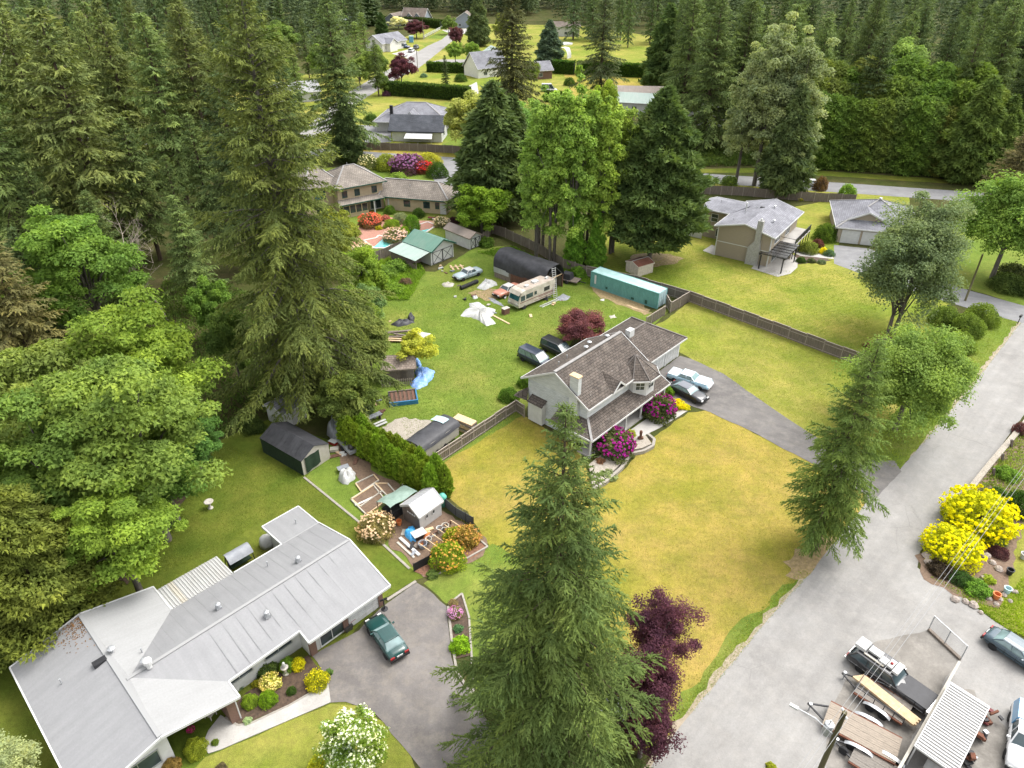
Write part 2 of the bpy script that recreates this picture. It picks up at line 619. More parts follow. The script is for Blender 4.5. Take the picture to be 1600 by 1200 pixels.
def conifer(seed, h, r, cb=.06, nb=200, leaf=.35, dens=5.0, s0=-.15, s1=.75, droop=.35, pw=.85, rag=.5, hang=.35, tw=.42, wid=.2, bare=0., bark='bark_brown'):
    """fir: whorled branches sloping from upswept tip to drooping skirt, each carrying flat twig sprays"""
    rng = np.random.default_rng(seed)
    lev = np.arange(nb) // 5                          # whorls of five
    u = lev / lev.max()
    u = np.clip(u ** .95 + rng.normal(0, .3 / lev.max(), nb), 0, .995)
    z0 = h * cb + (h - h * cb) * u
    L = r * ((1 - u) ** pw * .97 + .03) * (1 - rag * rng.random(nb)) * (1 + .16 * np.sin(u * 37 + seed))
    lowtaper = np.clip(u / .1, .55, 1)
    L = np.maximum(L * lowtaper, .25)
    az = np.arange(nb) * 6.2832 / 5 + lev * 1.9 + rng.normal(0, .22, nb)
    sl = s0 + (s1 - s0) * u ** 1.3 + rng.normal(0, .08, nb)
    dr = droop * (1 - .6 * u) * (.7 + .6 * rng.random(nb))
    bv = rng.random(nb)
    Ps, Ds, Ws, Vs = [], [], [], []
    paths = [([(0, 0, 0), (rng.normal(0, .03) * h * .1, 0, h * .35), (0, rng.normal(0, .03) * h * .1, h * .7), (0, 0, h)],
              [h * .0125 + .08, h * .0095 + .05, h * .005 + .03, .02])]
    for i in range(nb):
        if bare and rng.random() < bare * (1 - u[i]):
            continue
        d = np.array([math.cos(az[i]), math.sin(az[i]), 0])
        Li = L[i]
        nt = int(dens * Li) + 5
        s = np.clip(np.linspace(.14, 1, nt) + rng.normal(0, .02, nt), .08, 1)
        rz = Li * (sl[i] * s - dr[i] * s * s + .12 * s ** 4)
        P = d[None] * (Li * s)[:, None]
        P[:, 2] = z0[i] + rz
        side = np.where(np.arange(nt) % 2 == 0, 1., -1.)
        ang = az[i] + side * (1.0 + rng.normal(0, .25, nt)) * (1 - .75 * s ** 3)
        tl = np.minimum(tw * Li * (1 - s) ** .7 + .10 * Li + .12, 1.6) * (.6 + .7 * rng.random(nt))
        tl = np.maximum(tl, leaf * .8)
        k = np.maximum((tl / (leaf * .42)).astype(int), 2)
        idx = np.repeat(np.arange(nt), k)
        first = np.repeat(np.cumsum(k) - k, k)
        q = (np.arange(len(idx)) - first) / k[idx]
        T = np.stack([np.cos(ang), np.sin(ang), (sl[i] - 2 * dr[i] * s) * .5 - hang * (.5 + rng.random(nt))], 1)
        T = unit(T)
        B = P[idx] + T[idx] * (tl[idx] * q)[:, None]
        n = len(idx)
        D = unit(T[idx] + rng.normal(0, .42, (n, 3)) - np.array([0, 0, .12])) * (leaf * (.6 + .8 * rng.random(n)))[:, None]
        W = perp(D, rng, tilt=.5) * (leaf * wid * (.7 + .6 * rng.random(n)))[:, None]
        Ps.append(B), Ds.append(D), Ws.append(W)
        Vs.append(.12 + .46 * bv[i] + .34 * rng.random(n) + .14 * (q - .5))
        if Li > .8:
            ss = np.array([0, .4, .8])
            paths.append(([tuple(d * Li * a + np.array([0, 0, z0[i] + Li * (sl[i] * a - dr[i] * a * a)])) for a in ss], [.012 * Li + .02, .008 * Li + .01, .008]))
    P, D, W, V = map(np.concatenate, (Ps, Ds, Ws, Vs))
    return quad_mesh('crown', P, D, W, V, 'needle'), trunk_mesh('trunk', paths, bark)


def dense(seed, h, r, prof, n, leaf, wid=.3, up=.5, out=.6, lump=.18, shell=.22, cb=.06, m='needle', rough=.55, trunk=True, bark='bark_brown', ring=0):
    """cedar, thuja or clipped hedge: close sprays over a turned profile prof=[(height fraction, radius fraction)...]"""
    rng = np.random.default_rng(seed)
    hz, rz = zip(*prof)
    w = np.interp(np.linspace(0, 1, 400), hz, rz) + .06
    cdf = np.cumsum(w)
    cdf /= cdf[-1]
    t = np.interp(rng.random(n), cdf, np.linspace(0, 1, 400))
    az = rng.random(n) * 2 * math.pi
    ph = rng.random(12) * 6.28
    lob = 1 + lump * (np.sin(az * 3 + t * 21 + ph[0]) * .5 + np.sin(az * 5 - t * 34 + ph[1]) * .5 + np.sin(az * 9 + t * 60 + ph[2]) * .45)
    if ring:
        lob *= 1 + .12 * np.sin(t * ring + az * 2)
    rad = np.interp(t, hz, rz) * r * lob * (1 - shell * rng.random(n) ** 1.5 * (1 + (rng.random(n) < .25)))
    P = np.stack([np.cos(az) * rad, np.sin(az) * rad, h * (cb + (1 - cb) * t)], 1)
    o = np.stack([np.cos(az), np.sin(az), np.zeros(n)], 1)
    D = unit(o * out + np.array([0, 0, up]) + rng.normal(0, rough, (n, 3))) * (leaf * (.6 + .8 * rng.random(n)))[:, None]
    W = perp(D, rng, up=o * .8 + np.array([0, 0, .5]), tilt=.6) * (leaf * wid * (.7 + .6 * rng.random(n)))[:, None]
    V = .3 + .4 * rng.random(n) + .22 * (lob - 1) / max(lump, .01) * .5
    me = quad_mesh('crown', P, D, W, V, m)
    tm = trunk_mesh('trunk', [([(0, 0, 0), (0, 0, h * .6), (0, 0, h * .93)], [h * .014 + .05, h * .009 + .03, .02])], bark) if trunk else None
    return me, tm


def broad(seed, h, rx, rz, nc=90, cr=1.2, per=170, leaf=.3, wid=.42, flat=.7, low=-.55, lob=.22, trunks=1, bark='bark_grey', tr=None, zc=None, m='broad_leaf', taper=0., spread=.25, droop=0., fork=.35):
    """broadleaf tree: leaf clumps over an uneven crown, carried by limbs"""
    rng = np.random.default_rng(seed)
    zc = h - rz if zc is None else zc
    dirs = unit(rng.normal(size=(nc * 4, 3)))
    dirs = dirs[dirs[:, 2] > low][:nc]
    nc = len(dirs)
    ph = rng.random(6) * 6.28
    az = np.arctan2(dirs[:, 1], dirs[:, 0])
    k = 1 + lob * (np.sin(2 * az + ph[0] + 2 * dirs[:, 2]) * .5 + np.sin(3 * az + ph[1] - 3 * dirs[:, 2]) * .5 + rng.normal(0, .35, nc))
    fr = np.where(rng.random(nc) < .7, .72 + .36 * rng.random(nc) ** 1.5, .35 + .4 * rng.random(nc))
    tz = dirs[:, 2] * fr
    C = np.stack([dirs[:, 0] * rx * fr * k * (1 - taper * np.clip(tz, -1, 1)), dirs[:, 1] * rx * fr * k * (1 - taper * np.clip(tz, -1, 1)), zc + rz * tz * (1 + (k - 1) * .5)], 1)
    crs = cr * (.5 + .85 * rng.random(nc))
    cv = rng.random(nc)
    n = nc * per
    idx = np.repeat(np.arange(nc), per)
    d = unit(rng.normal(size=(n, 3)) + np.array([0, 0, .8]))
    rr = crs[idx] * (.25 + .85 * rng.random(n) ** .7)
    P = C[idx] + d * rr[:, None] * np.array([1, 1, flat])
    if droop:
        P[:, 2] -= droop * rr * rng.random(n)
    N = unit(d * .7 + np.array([0, 0, .55]) + rng.normal(0, .5, (n, 3)))
    D = unit(np.cross(N, rng.normal(size=(n, 3))) + d * .3 - np.array([0, 0, .25 + droop])) * (leaf * (.6 + .8 * rng.random(n)))[:, None]
    W = unit(np.cross(D, N)) * (leaf * wid * (.7 + .6 * rng.random(n)))[:, None]
    V = .12 + .42 * cv[idx] + .42 * rng.random(n)
    me = quad_mesh('crown', P, D, W, V, m)
    tr = tr or h * .018 + .05
    paths = []
    for t in range(trunks):
        a = 6.28 * t / max(trunks, 1) + rng.random()
        off = np.array([math.cos(a), math.sin(a), 0]) * (spread * rx if trunks > 1 else 0)
        f = off * .5 + np.array([0, 0, h * fork])
        top = off * 1.2 + np.array([rng.normal(0, .1) * rx, rng.normal(0, .1) * rx, zc + rz * .5])
        rt = tr / math.sqrt(trunks) * (1.2 if trunks > 1 else 1)
        paths.append(([tuple(off * .35), tuple(f * .5 + off * .2), tuple(f), tuple(top)], [rt * 1.2, rt, rt * .8, .03]))
        for c in C[rng.permutation(nc)[:int(14 / trunks) + 4]]:
            mid = (f + c) * .5 + np.array([0, 0, .06 * h])
            paths.append(([tuple(f - np.array([0, 0, h * .05])), tuple(mid), tuple(c)], [rt * .45, rt * .28, .025]))
    return me, trunk_mesh('trunk', paths, bark)


def flowers(seed, h, r, n, size, m='petal', low=-.1, per=7):
    """blossom heads over a domed shrub"""
    rng = np.random.default_rng(seed)
    d = unit(rng.normal(size=(n * 3, 3)))
    d = d[d[:, 2] > low][:n]
    n = len(d)
    d = d[(np.sin(d[:, 0] * 4 + seed) + np.sin(d[:, 1] * 5 + d[:, 2] * 3) + 1.1 * rng.normal(size=n)) > -.7]
    n = len(d)
    C = d * np.array([r, r, h * .52]) * (.84 + .22 * rng.random(n))[:, None] + np.array([0, 0, h * .48])
    idx = np.repeat(np.arange(n), per)
    k = len(idx)
    N = unit(d[idx] + rng.normal(0, .45, (k, 3)))
    D = unit(np.cross(N, rng.normal(size=(k, 3)))) * (size * (.4 + .9 * rng.random(n)[idx]))[:, None]
    P = C[idx] - D * .5 + N * (size * .25)
    W = unit(np.cross(D, N)) * (size * .45)
    return quad_mesh('blossom', P, D, W, .3 + .5 * rng.random(k), m, True)


def shrub_mesh(seed, n=2600, leaf=.13, lump=.2):
    """unit shrub: radius 1, height ~1.5"""
    rng = np.random.default_rng(seed)
    d = unit(rng.normal(size=(n, 3)))
    d[:, 2] = np.abs(d[:, 2]) * 1.05 - .12
    az = np.arctan2(d[:, 1], d[:, 0])
    ph = rng.random(4) * 6.28
    k = 1 + lump * (np.sin(3 * az + 4 * d[:, 2] + ph[0]) * .5 + np.sin(5 * az - 5 * d[:, 2] + ph[1]) * .4 + np.sin(8 * az + 9 * d[:, 2] + ph[2]) * .3)
    rr = k * (1 - .35 * rng.random(n) ** 1.6)
    P = d * rr[:, None] * np.array([1, 1, 1.25]) + np.array([0, 0, .2])
    P[:, 2] = np.maximum(P[:, 2], .02)
    N = unit(d + rng.normal(0, .5, (n, 3)))
    D = unit(np.cross(N, rng.normal(size=(n, 3))) + d * .5 + np.array([0, 0, .2])) * (leaf * (.6 + .8 * rng.random(n)))[:, None]
    W = unit(np.cross(D, N)) * (leaf * .4)
    return quad_mesh('foliage', P, D, W, .2 + .5 * rng.random(n) + .25 * (k - 1) / lump, 'broad_leaf', True)


LIB = {}
LIB['shrub'] = [shrub_mesh(i, 2600, .15, .2) for i in (1, 2, 3)]
LIB['fine'] = [shrub_mesh(i, 5200, .085, .13) for i in (4, 5)]
LIB['bloom'] = [flowers(i, 1.45, 1.04, 150, .12) for i in (1, 2)]
LIB['bloomd'] = [flowers(i, 1.45, 1.05, 330, .13) for i in (3, 4)]
LIB['stem'] = trunk_mesh('stem', [([(0, 0, 0), (.05, 0, .5), (0, .05, .9)], [.07, .05, .02])], 'bark_brown')


def shrub(px, py, rpx, label, col, hs=1.0, kind='shrub', bloom=None, dense_bloom=False, name='shrub', z=0., group=None, cat='shrub', foot=True):
    """shrub whose middle was surveyed at (px,py) and which spans rpx photo pixels either way"""
    p = G(px, py, z + .4)
    r = rpx / FPX * depth(p)
    p = G(px, py, z + r * .6 * hs)
    k = rnd.randrange(len(LIB[kind]))
    t = thing(name, label, cat, (p.x, p.y, z), rnd.random() * 6.28, group, (r, r, r * hs))
    inst('foliage', LIB[kind][k], t, col)
    inst('stem', LIB['stem'], t)
    if bloom:
        inst('blossom', LIB['bloomd' if dense_bloom else 'bloom'][rnd.randrange(2)], t, bloom)
    return t


def plant(meshes, label, cat, loc, sc_, col, name, group=None, rz=None, part='crown'):
    t = thing(name, label, cat, loc, rnd.random() * 6.28 if rz is None else rz, group, sc_)
    inst(part, meshes[0], t, col)
    if meshes[1]:
        inst('trunk', meshes[1], t)
    return t


def cover(name, px, n, leaf, hmax, col, label=None, cat=None, kind='stuff', seed=3, wid=.3, m='broad_leaf', z=0., up=.9, lumps=None):
    """low growth nobody could count: grass tufts, weeds, undergrowth"""
    rng = np.random.default_rng(seed)
    P2 = np.array([(G(*p).x, G(*p).y) for p in px])
    lo, hi = P2.min(0), P2.max(0)
    pts = lo + (hi - lo) * rng.random((n * 4, 2))
    ins = np.zeros(len(pts), bool)
    j = len(P2) - 1
    for i in range(len(P2)):
        a, b = P2[i], P2[j]
        c = ((a[1] > pts[:, 1]) != (b[1] > pts[:, 1])) & (pts[:, 0] < (b[0] - a[0]) * (pts[:, 1] - a[1]) / (b[1] - a[1] + 1e-9) + a[0])
        ins ^= c
        j = i
    pts = pts[ins][:n]
    n = len(pts)
    nz = .5 + .5 * np.sin(pts[:, 0] * 1.1 + 2 * np.sin(pts[:, 1] * .7)) * np.sin(pts[:, 1] * .9 + 1.3 * np.sin(pts[:, 0] * .8))
    z_ = hmax * nz * rng.random(n) ** .5
    P = np.concatenate([pts, z_[:, None] + z], 1)
    D = unit(rng.normal(0, .6, (n, 3)) + np.array([0, 0, up])) * (leaf * (.6 + .8 * rng.random(n)))[:, None]
    W = perp(D, rng, tilt=1.) * (leaf * wid)
    me = quad_mesh(name, P, D, W, .2 + .4 * rng.random(n) + .3 * nz, m)
    return inst(name, me, None, col, kind=kind, label=label, cat=cat)
# ================================================================ the ground
lawn('forest_floor', (.060, .075, .022), (.10, .085, .045), .35, .7, .12, weed=(.035, .055, .012))
lawn('dry_lawn', (.235, .225, .040), (.35, .262, .085), .38, .62, .09, weed=(.195, .195, .032))
lawn('mixed_lawn', (.182, .222, .038), (.29, .265, .078), .38, .62, .07, weed=(.16, .20, .025))
lawn('green_lawn', (.138, .200, .038), (.24, .235, .068), .46, .78, .09, weed=(.108, .162, .026))
lawn('shade_lawn', (.100, .142, .022), (.19, .185, .042), .42, .72, .08, weed=(.08, .115, .018))  # darker green: the shade over these lawns is put into the colour
lawn('striped_lawn', (.165, .218, .036), (.295, .272, .075), .38, .62, .07, stripe=(.42, R(64)), weed=(.155, .20, .025))
paving('old_asphalt', (.27, .262, .25), (.228, .22, .21), (.30, .287, .268), R(46))
paving('drive_asphalt', (.165, .155, .148), (.115, .108, .104), (.21, .195, .175), R(-35))
paving('dark_asphalt', (.19, .175, .165), (.125, .115, .11), (.235, .21, .18), R(-40))
paving('yard_asphalt', (.22, .205, .185), (.125, .115, .10), (.30, .28, .25))
paving('street_asphalt', (.22, .22, .225), (.185, .185, .19), (.25, .245, .24), R(-14))
paving('concrete', (.40, .385, .36), (.33, .315, .295), (.44, .42, .385))
mat('gravel', (.42, .38, .32), (.22, .19, .15), s=9, bmp=.6, bs=14)
mat('road_grit', (.36, .30, .23), (.24, .20, .13), s=2.5, bmp=.5, bs=12)
mat('soil', (.115, .075, .05), (.05, .034, .024), s=4, bmp=.7, bs=14)
mat('bed_soil', (.20, .135, .09), (.12, .08, .055), s=5, bmp=.6, bs=14)
mat('bark_mulch', (.26, .13, .075), (.12, .06, .04), s=7, bmp=.6, bs=20)
mat('brick_paving', (.42, .22, .16), (.30, .15, .11), s=3)
mat('dry_litter', (.36, .26, .14), (.20, .15, .07), s=3, bmp=.4)

MB().add([(-1500, -400, 0), (1500, -400, 0), (1500, 1900, 0), (-1500, 1900, 0)], [(0, 1, 2, 3)]).build('ground', MATS['forest_floor'], kind='structure')

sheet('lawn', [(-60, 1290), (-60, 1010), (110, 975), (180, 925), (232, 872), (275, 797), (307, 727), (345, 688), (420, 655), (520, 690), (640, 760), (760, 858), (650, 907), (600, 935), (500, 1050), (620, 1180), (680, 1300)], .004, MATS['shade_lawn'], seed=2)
sheet('lawn', [(478, 746), (520, 690), (600, 740), (640, 800), (760, 855), (665, 903), (640, 888), (560, 815)], .008, MATS['green_lawn'], seed=3)
sheet('lawn', [(320, 1182), (517, 1100), (560, 1101), (600, 1130), (640, 1180), (700, 1290), (230, 1290)], .008, MATS['mixed_lawn'], seed=4)
sheet('lawn', [(662, 912), (745, 862), (770, 850), (830, 880), (850, 1010), (830, 1130), (800, 1160), (762, 1105), (738, 1060), (728, 970)], .012, MATS['green_lawn'], seed=5)
sheet('lawn', [(700, 775), (678, 728), (805, 642), (830, 655), (905, 703), (925, 762), (975, 735), (1010, 690), (1075, 645), (1110, 640), (1260, 720), (1347, 770), (1352, 788), (1267, 897), (1202, 967), (1087, 1110), (1035, 1170), (900, 1180), (780, 1010), (775, 865), (730, 800)], .008, MATS['dry_lawn'], seed=6)
sheet('lawn', [(1262, 880), (1300, 845), (1270, 905), (1100, 1105), (1060, 1140), (1040, 1120), (1130, 1010)], .012, MATS['green_lawn'], seed=31, amp=.5, smooth=True)
sheet('lawn', [(1040, 500), (1078, 470), (1210, 520), (1340, 570), (1400, 600), (1410, 660), (1400, 715), (1345, 716), (1285, 692), (1200, 636), (1130, 585), (1075, 558), (1050, 545), (1000, 520)], .008, MATS['mixed_lawn'], seed=7)
sheet('verge', [(1345, 716), (1400, 640), (1440, 590), (1500, 520), (1545, 490), (1597, 505), (1522, 600), (1462, 675), (1405, 733)], .012, MATS['green_lawn'], seed=8)
sheet('lawn', [(575, 420), (680, 425), (745, 385), (800, 385), (905, 430), (1025, 492), (1060, 472), (1010, 520), (900, 525), (815, 650), (690, 725), (640, 700), (520, 655), (500, 620), (590, 560), (595, 470)], .008, MATS['green_lawn'], seed=9)
sheet('lawn', [(910, 400), (940, 350), (1100, 350), (1270, 318), (1305, 310), (1312, 395), (1420, 440), (1490, 468), (1460, 520), (1400, 560), (1345, 566), (1078, 466), (960, 425)], .012, MATS['striped_lawn'], seed=10)
sheet('lawn', [(1400, 360), (1640, 330), (1640, 480), (1600, 478), (1500, 448), (1430, 420)], .008, MATS['green_lawn'], seed=11)
sheet('lawn', [(1440, 900), (1475, 830), (1530, 760), (1660, 610), (1740, 900), (1640, 1010), (1570, 978), (1507, 933)], .008, MATS['mixed_lawn'], seed=12)
# far gardens
sheet('lawn', [(540, 150), (600, 70), (690, 36), (900, 40), (1090, 66), (1075, 165), (770, 180), (735, 236), (560, 231), (480, 220)], .004, MATS['mixed_lawn'], seed=60, amp=.4, step=4)
sheet('lawn', [(470, 345), (480, 262), (735, 262), (735, 345), (700, 395), (560, 400)], .004, MATS['green_lawn'], seed=61, amp=.3, step=3)
sheet('lawn', [(590, 140), (640, 118), (690, 116), (780, 118), (790, 138), (700, 146), (600, 148)], .008, MATS['striped_lawn'], seed=13, amp=.3, step=3)
sheet('lawn', [(655, 113), (690, 102), (790, 104), (770, 114)], .012, MATS['mixed_lawn'], seed=14, amp=.3, step=3)
sheet('lawn', [(667, 60), (690, 48), (712, 47), (690, 61)], .008, MATS['green_lawn'], seed=15, amp=.3, step=3)
sheet('lawn', [(655, 68), (680, 65), (665, 73)], .008, MATS['green_lawn'], seed=16, amp=.3, step=3)
sheet('lawn', [(880, 58), (1010, 66), (1060, 75), (1040, 104), (880, 104)], .008, MATS['striped_lawn'], seed=17, amp=.3, step=3)
sheet('lawn', [(880, 114), (1040, 120), (1050, 145), (900, 160)], .008, MATS['dry_lawn'], seed=18, amp=.3, step=3)
sheet('lawn', [(695, 160), (760, 165), (745, 235), (690, 232)], .008, MATS['green_lawn'], seed=19, amp=.3, step=2)
sheet('lawn', [(240, 190), (420, 120), (600, 110), (560, 145), (470, 200), (300, 250)], .004, MATS['mixed_lawn'], seed=20, amp=.3, step=3)
sheet('verge', [(480, 222), (560, 232), (735, 237), (735, 248), (560, 246), (480, 235)], .008, MATS['dry_lawn'], seed=21, amp=.2, step=2)
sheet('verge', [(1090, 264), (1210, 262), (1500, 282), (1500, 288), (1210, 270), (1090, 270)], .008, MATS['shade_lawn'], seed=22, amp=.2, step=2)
sheet('verge', [(1090, 281), (1250, 292), (1420, 300), (1420, 320), (1250, 310), (1090, 296)], .008, MATS['mixed_lawn'], seed=23, amp=.2, step=2)

# roads
sheet('road', [(975, 1300), (1022, 1187), (1200, 967), (1265, 897), (1350, 790), (1405, 735), (1522, 600), (1600, 497), (1700, 375), (1765, 468), (1600, 648), (1517, 760), (1477, 812), (1437, 862), (1433, 887), (1450, 900), (1507, 937), (1570, 982), (1650, 1030), (1760, 1110), (1760, 1320)], .020, MATS['old_asphalt'], amp=.06, seed=24)
sheet('road_shoulder', [(1000, 1240), (1014, 1183), (1118, 1052), (1196, 962), (1255, 896), (1270, 898), (1205, 970), (1030, 1195)], .016, MATS['road_grit'], amp=.25, seed=25)
sheet('road_shoulder', [(1400, 741), (1455, 676), (1515, 600), (1590, 503), (1603, 503), (1527, 603), (1465, 680), (1409, 740)], .017, MATS['road_grit'], amp=.2, seed=26)
sheet('needle_litter', [(1245, 905), (1228, 880), (1262, 850), (1290, 838), (1310, 845), (1280, 885)], .018, MATS['dry_litter'], amp=.5, seed=27, smooth=True)
sheet('parking_pad', [(1290, 1290), (1290, 1120), (1325, 1052), (1342, 1010), (1450, 985), (1500, 1030), (1478, 1060), (1420, 1165), (1390, 1230)], .024, MATS['yard_asphalt'], amp=.12, seed=28)
sheet('yard_apron', [(1500, 1080), (1545, 1110), (1580, 1150), (1640, 1300), (1440, 1300), (1440, 1230)], .024, MATS['yard_asphalt'], amp=.3, seed=29, smooth=True)
sheet('driveway', [(1020, 589), (1010, 597), (1060, 628), (1110, 645), (1165, 670), (1262, 721), (1352, 772), (1356, 792), (1408, 737), (1398, 720), (1345, 718), (1285, 690), (1200, 634), (1130, 584), (1080, 561), (1062, 556)], .024, MATS['drive_asphalt'], amp=.07, seed=30)
sheet('driveway', [(605, 942), (650, 911), (668, 921), (697, 947), (702, 1000), (711, 1055), (738, 1087), (762, 1130), (815, 1200), (860, 1300), (735, 1300), (640, 1180), (600, 1130), (575, 1107), (540, 1097), (515, 1098), (512, 1060), (487, 1024), (560, 985)], .016, MATS['dark_asphalt'], amp=.06, seed=32)
sheet('driveway', [(1303, 383), (1360, 389), (1420, 420), (1500, 450), (1600, 478), (1640, 500), (1597, 505), (1540, 490), (1480, 472), (1400, 446), (1345, 428), (1303, 412)], .016, MATS['street_asphalt'], amp=.06, seed=33)
sheet('road', [(170, 132), (44, 163.5), (-12, 176.5), (-60, 188), (-150, 210), (-150, 202.5), (-60, 180.5), (-12, 169), (44, 156), (170, 124.5)], .016, MATS['street_asphalt'], amp=.1, seed=34, world=True, step=3)
sheet('road', [(462, 215), (500, 219), (560, 160), (612, 128), (655, 106), (690, 78), (712, 60), (722, 50), (706, 49), (690, 62), (668, 72), (648, 84), (622, 100), (590, 118), (548, 142), (500, 180)], .018, MATS['old_asphalt'], amp=.1, seed=35, step=3)
sheet('driveway', [(658, 100), (690, 97), (770, 101), (780, 96), (770, 93), (690, 93)], .016, MATS['old_asphalt'], amp=.1, seed=36, step=3)
sheet('driveway', [(612, 84), (640, 77), (660, 82), (640, 92)], .016, MATS['concrete'], amp=.1, seed=37, step=3)
sheet('driveway', [(690, 47), (735, 44), (730, 52), (712, 56)], .020, MATS['concrete'], amp=.1, seed=44, step=3)
sheet('driveway', [(686, 254), (735, 252), (735, 300), (705, 292), (680, 285), (672, 272)], .020, MATS['street_asphalt'], amp=.1, seed=38, step=2)
sheet('driveway', [(555, 195), (610, 198), (612, 222), (575, 224), (560, 215)], .016, MATS['street_asphalt'], amp=.1, seed=39, step=2)
sheet('driveway', [(705, 148), (745, 128), (748, 146), (725, 150)], .016, MATS['concrete'], amp=.1, seed=40, step=2)
sheet('garden_path', [(513, 1067), (517, 1098), (345, 1172), (326, 1178), (316, 1166), (326, 1142), (345, 1118), (358, 1126), (370, 1133), (392, 1130), (452, 1103)], .06, MATS['concrete'], amp=0, t=.06, smooth=False)
sheet('flower_bed', [(385, 1082), (482, 1024), (515, 1066), (452, 1102), (392, 1129), (372, 1131), (352, 1118)], .03, MATS['soil'], amp=.1, seed=41)
sheet('gravel_patch', [(598, 668), (625, 655), (665, 655), (690, 668), (660, 690), (620, 690)], .016, MATS['gravel'], amp=.35, seed=42, smooth=True)
sheet('worn_soil', [(640, 795), (690, 800), (730, 820), (762, 858), (680, 900), (648, 888), (610, 850), (600, 830)], .016, MATS['bed_soil'], amp=.3, seed=43, smooth=True)
sheet('mulch_bed', [(648, 893), (672, 904), (745, 868), (762, 853), (735, 835), (700, 850)], .020, MATS['bark_mulch'], amp=.1, seed=45)
sheet('worn_soil', [(520, 690), (560, 715), (640, 775), (600, 770), (540, 735)], .014, MATS['bed_soil'], amp=.4, seed=46, smooth=True)
sheet('bare_earth', [(985, 400), (1030, 395), (1065, 402), (1050, 412), (1010, 418)], .018, MATS['dry_litter'], amp=.5, seed=47, smooth=True)
sheet('bare_earth', [(935, 445), (1010, 480), (1000, 490), (930, 460)], .014, MATS['dry_litter'], amp=.5, seed=48, smooth=True)
sheet('bare_earth', [(735, 455), (800, 450), (820, 440), (770, 470)], .014, MATS['dry_litter'], amp=.5, seed=49, smooth=True)
sheet('patio', [(540, 380), (555, 352), (600, 338), (640, 345), (690, 345), (700, 352), (650, 362), (600, 372), (575, 395)], .020, MATS['brick_paving'], amp=.05, seed=50)
sheet('patio', [(1174, 420), (1180, 412), (1200, 400), (1230, 390), (1246, 405), (1246, 418), (1235, 428), (1215, 433)], .03, MATS['concrete'], amp=0, smooth=False)
sheet('patio', [(1098, 392), (1112, 383), (1122, 386), (1116, 399)], .03, MATS['concrete'], amp=0)
sheet('garden_path', [(1235, 392), (1300, 398), (1303, 405), (1250, 400)], .02, MATS['concrete'], amp=.05)
sheet('garden_path', [(965, 716), (990, 690), (1040, 664), (1075, 642), (1062, 632), (1010, 655), (960, 690), (940, 705)], .03, MATS['concrete'], amp=.03)
sheet('planting_bed', [(700, 946), (720, 930), (732, 970), (736, 1025), (712, 1030), (705, 985)], .03, MATS['soil'], amp=.05)
sheet('planting_bed', [(1180, 412), (1260, 395), (1300, 408), (1260, 412), (1220, 418)], .012, MATS['soil'], amp=.2)
sheet('planting_bed', [(1440, 905), (1432, 870), (1480, 812), (1600, 660), (1700, 640), (1600, 800), (1580, 900), (1560, 950), (1507, 935)], .014, MATS['bed_soil'], amp=.3, seed=51)
sheet('bare_earth', [(1340, 560), (1385, 525), (1420, 560), (1400, 600), (1360, 580)], .014, MATS['soil'], amp=.4, seed=52, smooth=True)
sheet('forest_edge', [(200, 915), (240, 868), (283, 795), (313, 727), (347, 690), (335, 680), (300, 715), (262, 790), (215, 865), (180, 905)], .012, MATS['soil'], amp=.25, seed=53)

# low concrete edging strips in the near gardens
mat('edging', (.34, .31, .265), (.23, .21, .18), s=5)


def strip(name, px, w, h, m, label, cat='edging', z=0.):
    b = MB()
    P = [G(*p) for p in px]
    for i in range(len(P) - 1):
        a, c = P[i], P[i + 1]
        b.beam((a.x, a.y, z + h / 2), (c.x, c.y, z + h / 2 + .002 * i), w, h)
    return b.build(name, m, label=label, cat=cat)


strip('garden_edging', [(475, 746), (560, 815), (640, 889)], .22, .07, MATS['edging'], 'thin pale concrete strip running diagonally through the near back lawn')
strip('garden_edging', [(650, 909), (605, 938)], .25, .1, MATS['edging'], 'short concrete edge between driveway top and lawn by the garage')
strip('garden_edging', [(672, 904), (700, 890), (762, 855), (735, 832)], .16, .14, MATS['edging'], 'timber edge around the reddish mulch bed')
strip('garden_edging', [(702, 944), (722, 928), (733, 965), (737, 1025), (740, 1085)], .16, .12, MATS['edging'], 'curved kerb on the lawn side of the narrow planting strip')
strip('garden_edging', [(700, 948), (706, 1000), (714, 1052), (737, 1084)], .2, .1, MATS['edging'], 'kerb on the driveway side of the narrow planting strip')
strip('garden_edging', [(515, 1066), (452, 1103), (392, 1131), (372, 1134), (352, 1122)], .14, .1, MATS['edging'], 'white kerb between flower bed and garden path')
strip('garden_edging', [(925, 768), (945, 757), (970, 735), (985, 712), (1005, 708), (1020, 700), (1022, 690), (1012, 682)], .3, .4, MATS['edging'], 'curved block wall holding the rhododendron bed by the porch')
# ================================================================ buildings
mat('white_trim', (.58, .58, .57), (.50, .50, .485), s=2, rough=.6)
mat('white_siding', (.58, .595, .60), (.40, .42, .42), s=1.2, st=(1, 1, 5), rough=.7, bmp=.2)
mat('white_paint', (.57, .57, .56), (.48, .48, .465), s=1.5, rough=.65)
mat('beige_siding', (.335, .285, .215), (.29, .245, .185), s=2, st=(1, 1, 7), rough=.8, bmp=.15)
mat('tan_stucco', (.48, .385, .26), (.40, .32, .215), s=1.2, rough=.85, bmp=.2)
mat('cream_wall', (.72, .70, .66), (.62, .60, .56), s=1.5, rough=.8)
mat('grey_blue_siding', (.24, .27, .31), (.19, .21, .25), s=2, st=(1, 1, 6))
mat('dark_green_trim', (.03, .10, .075), (.02, .07, .05), s=3, rough=.5)
mat('brick_wall', (.22, .13, .095), (.12, .075, .06), s=14, st=(1, 1, 3), bmp=.4)
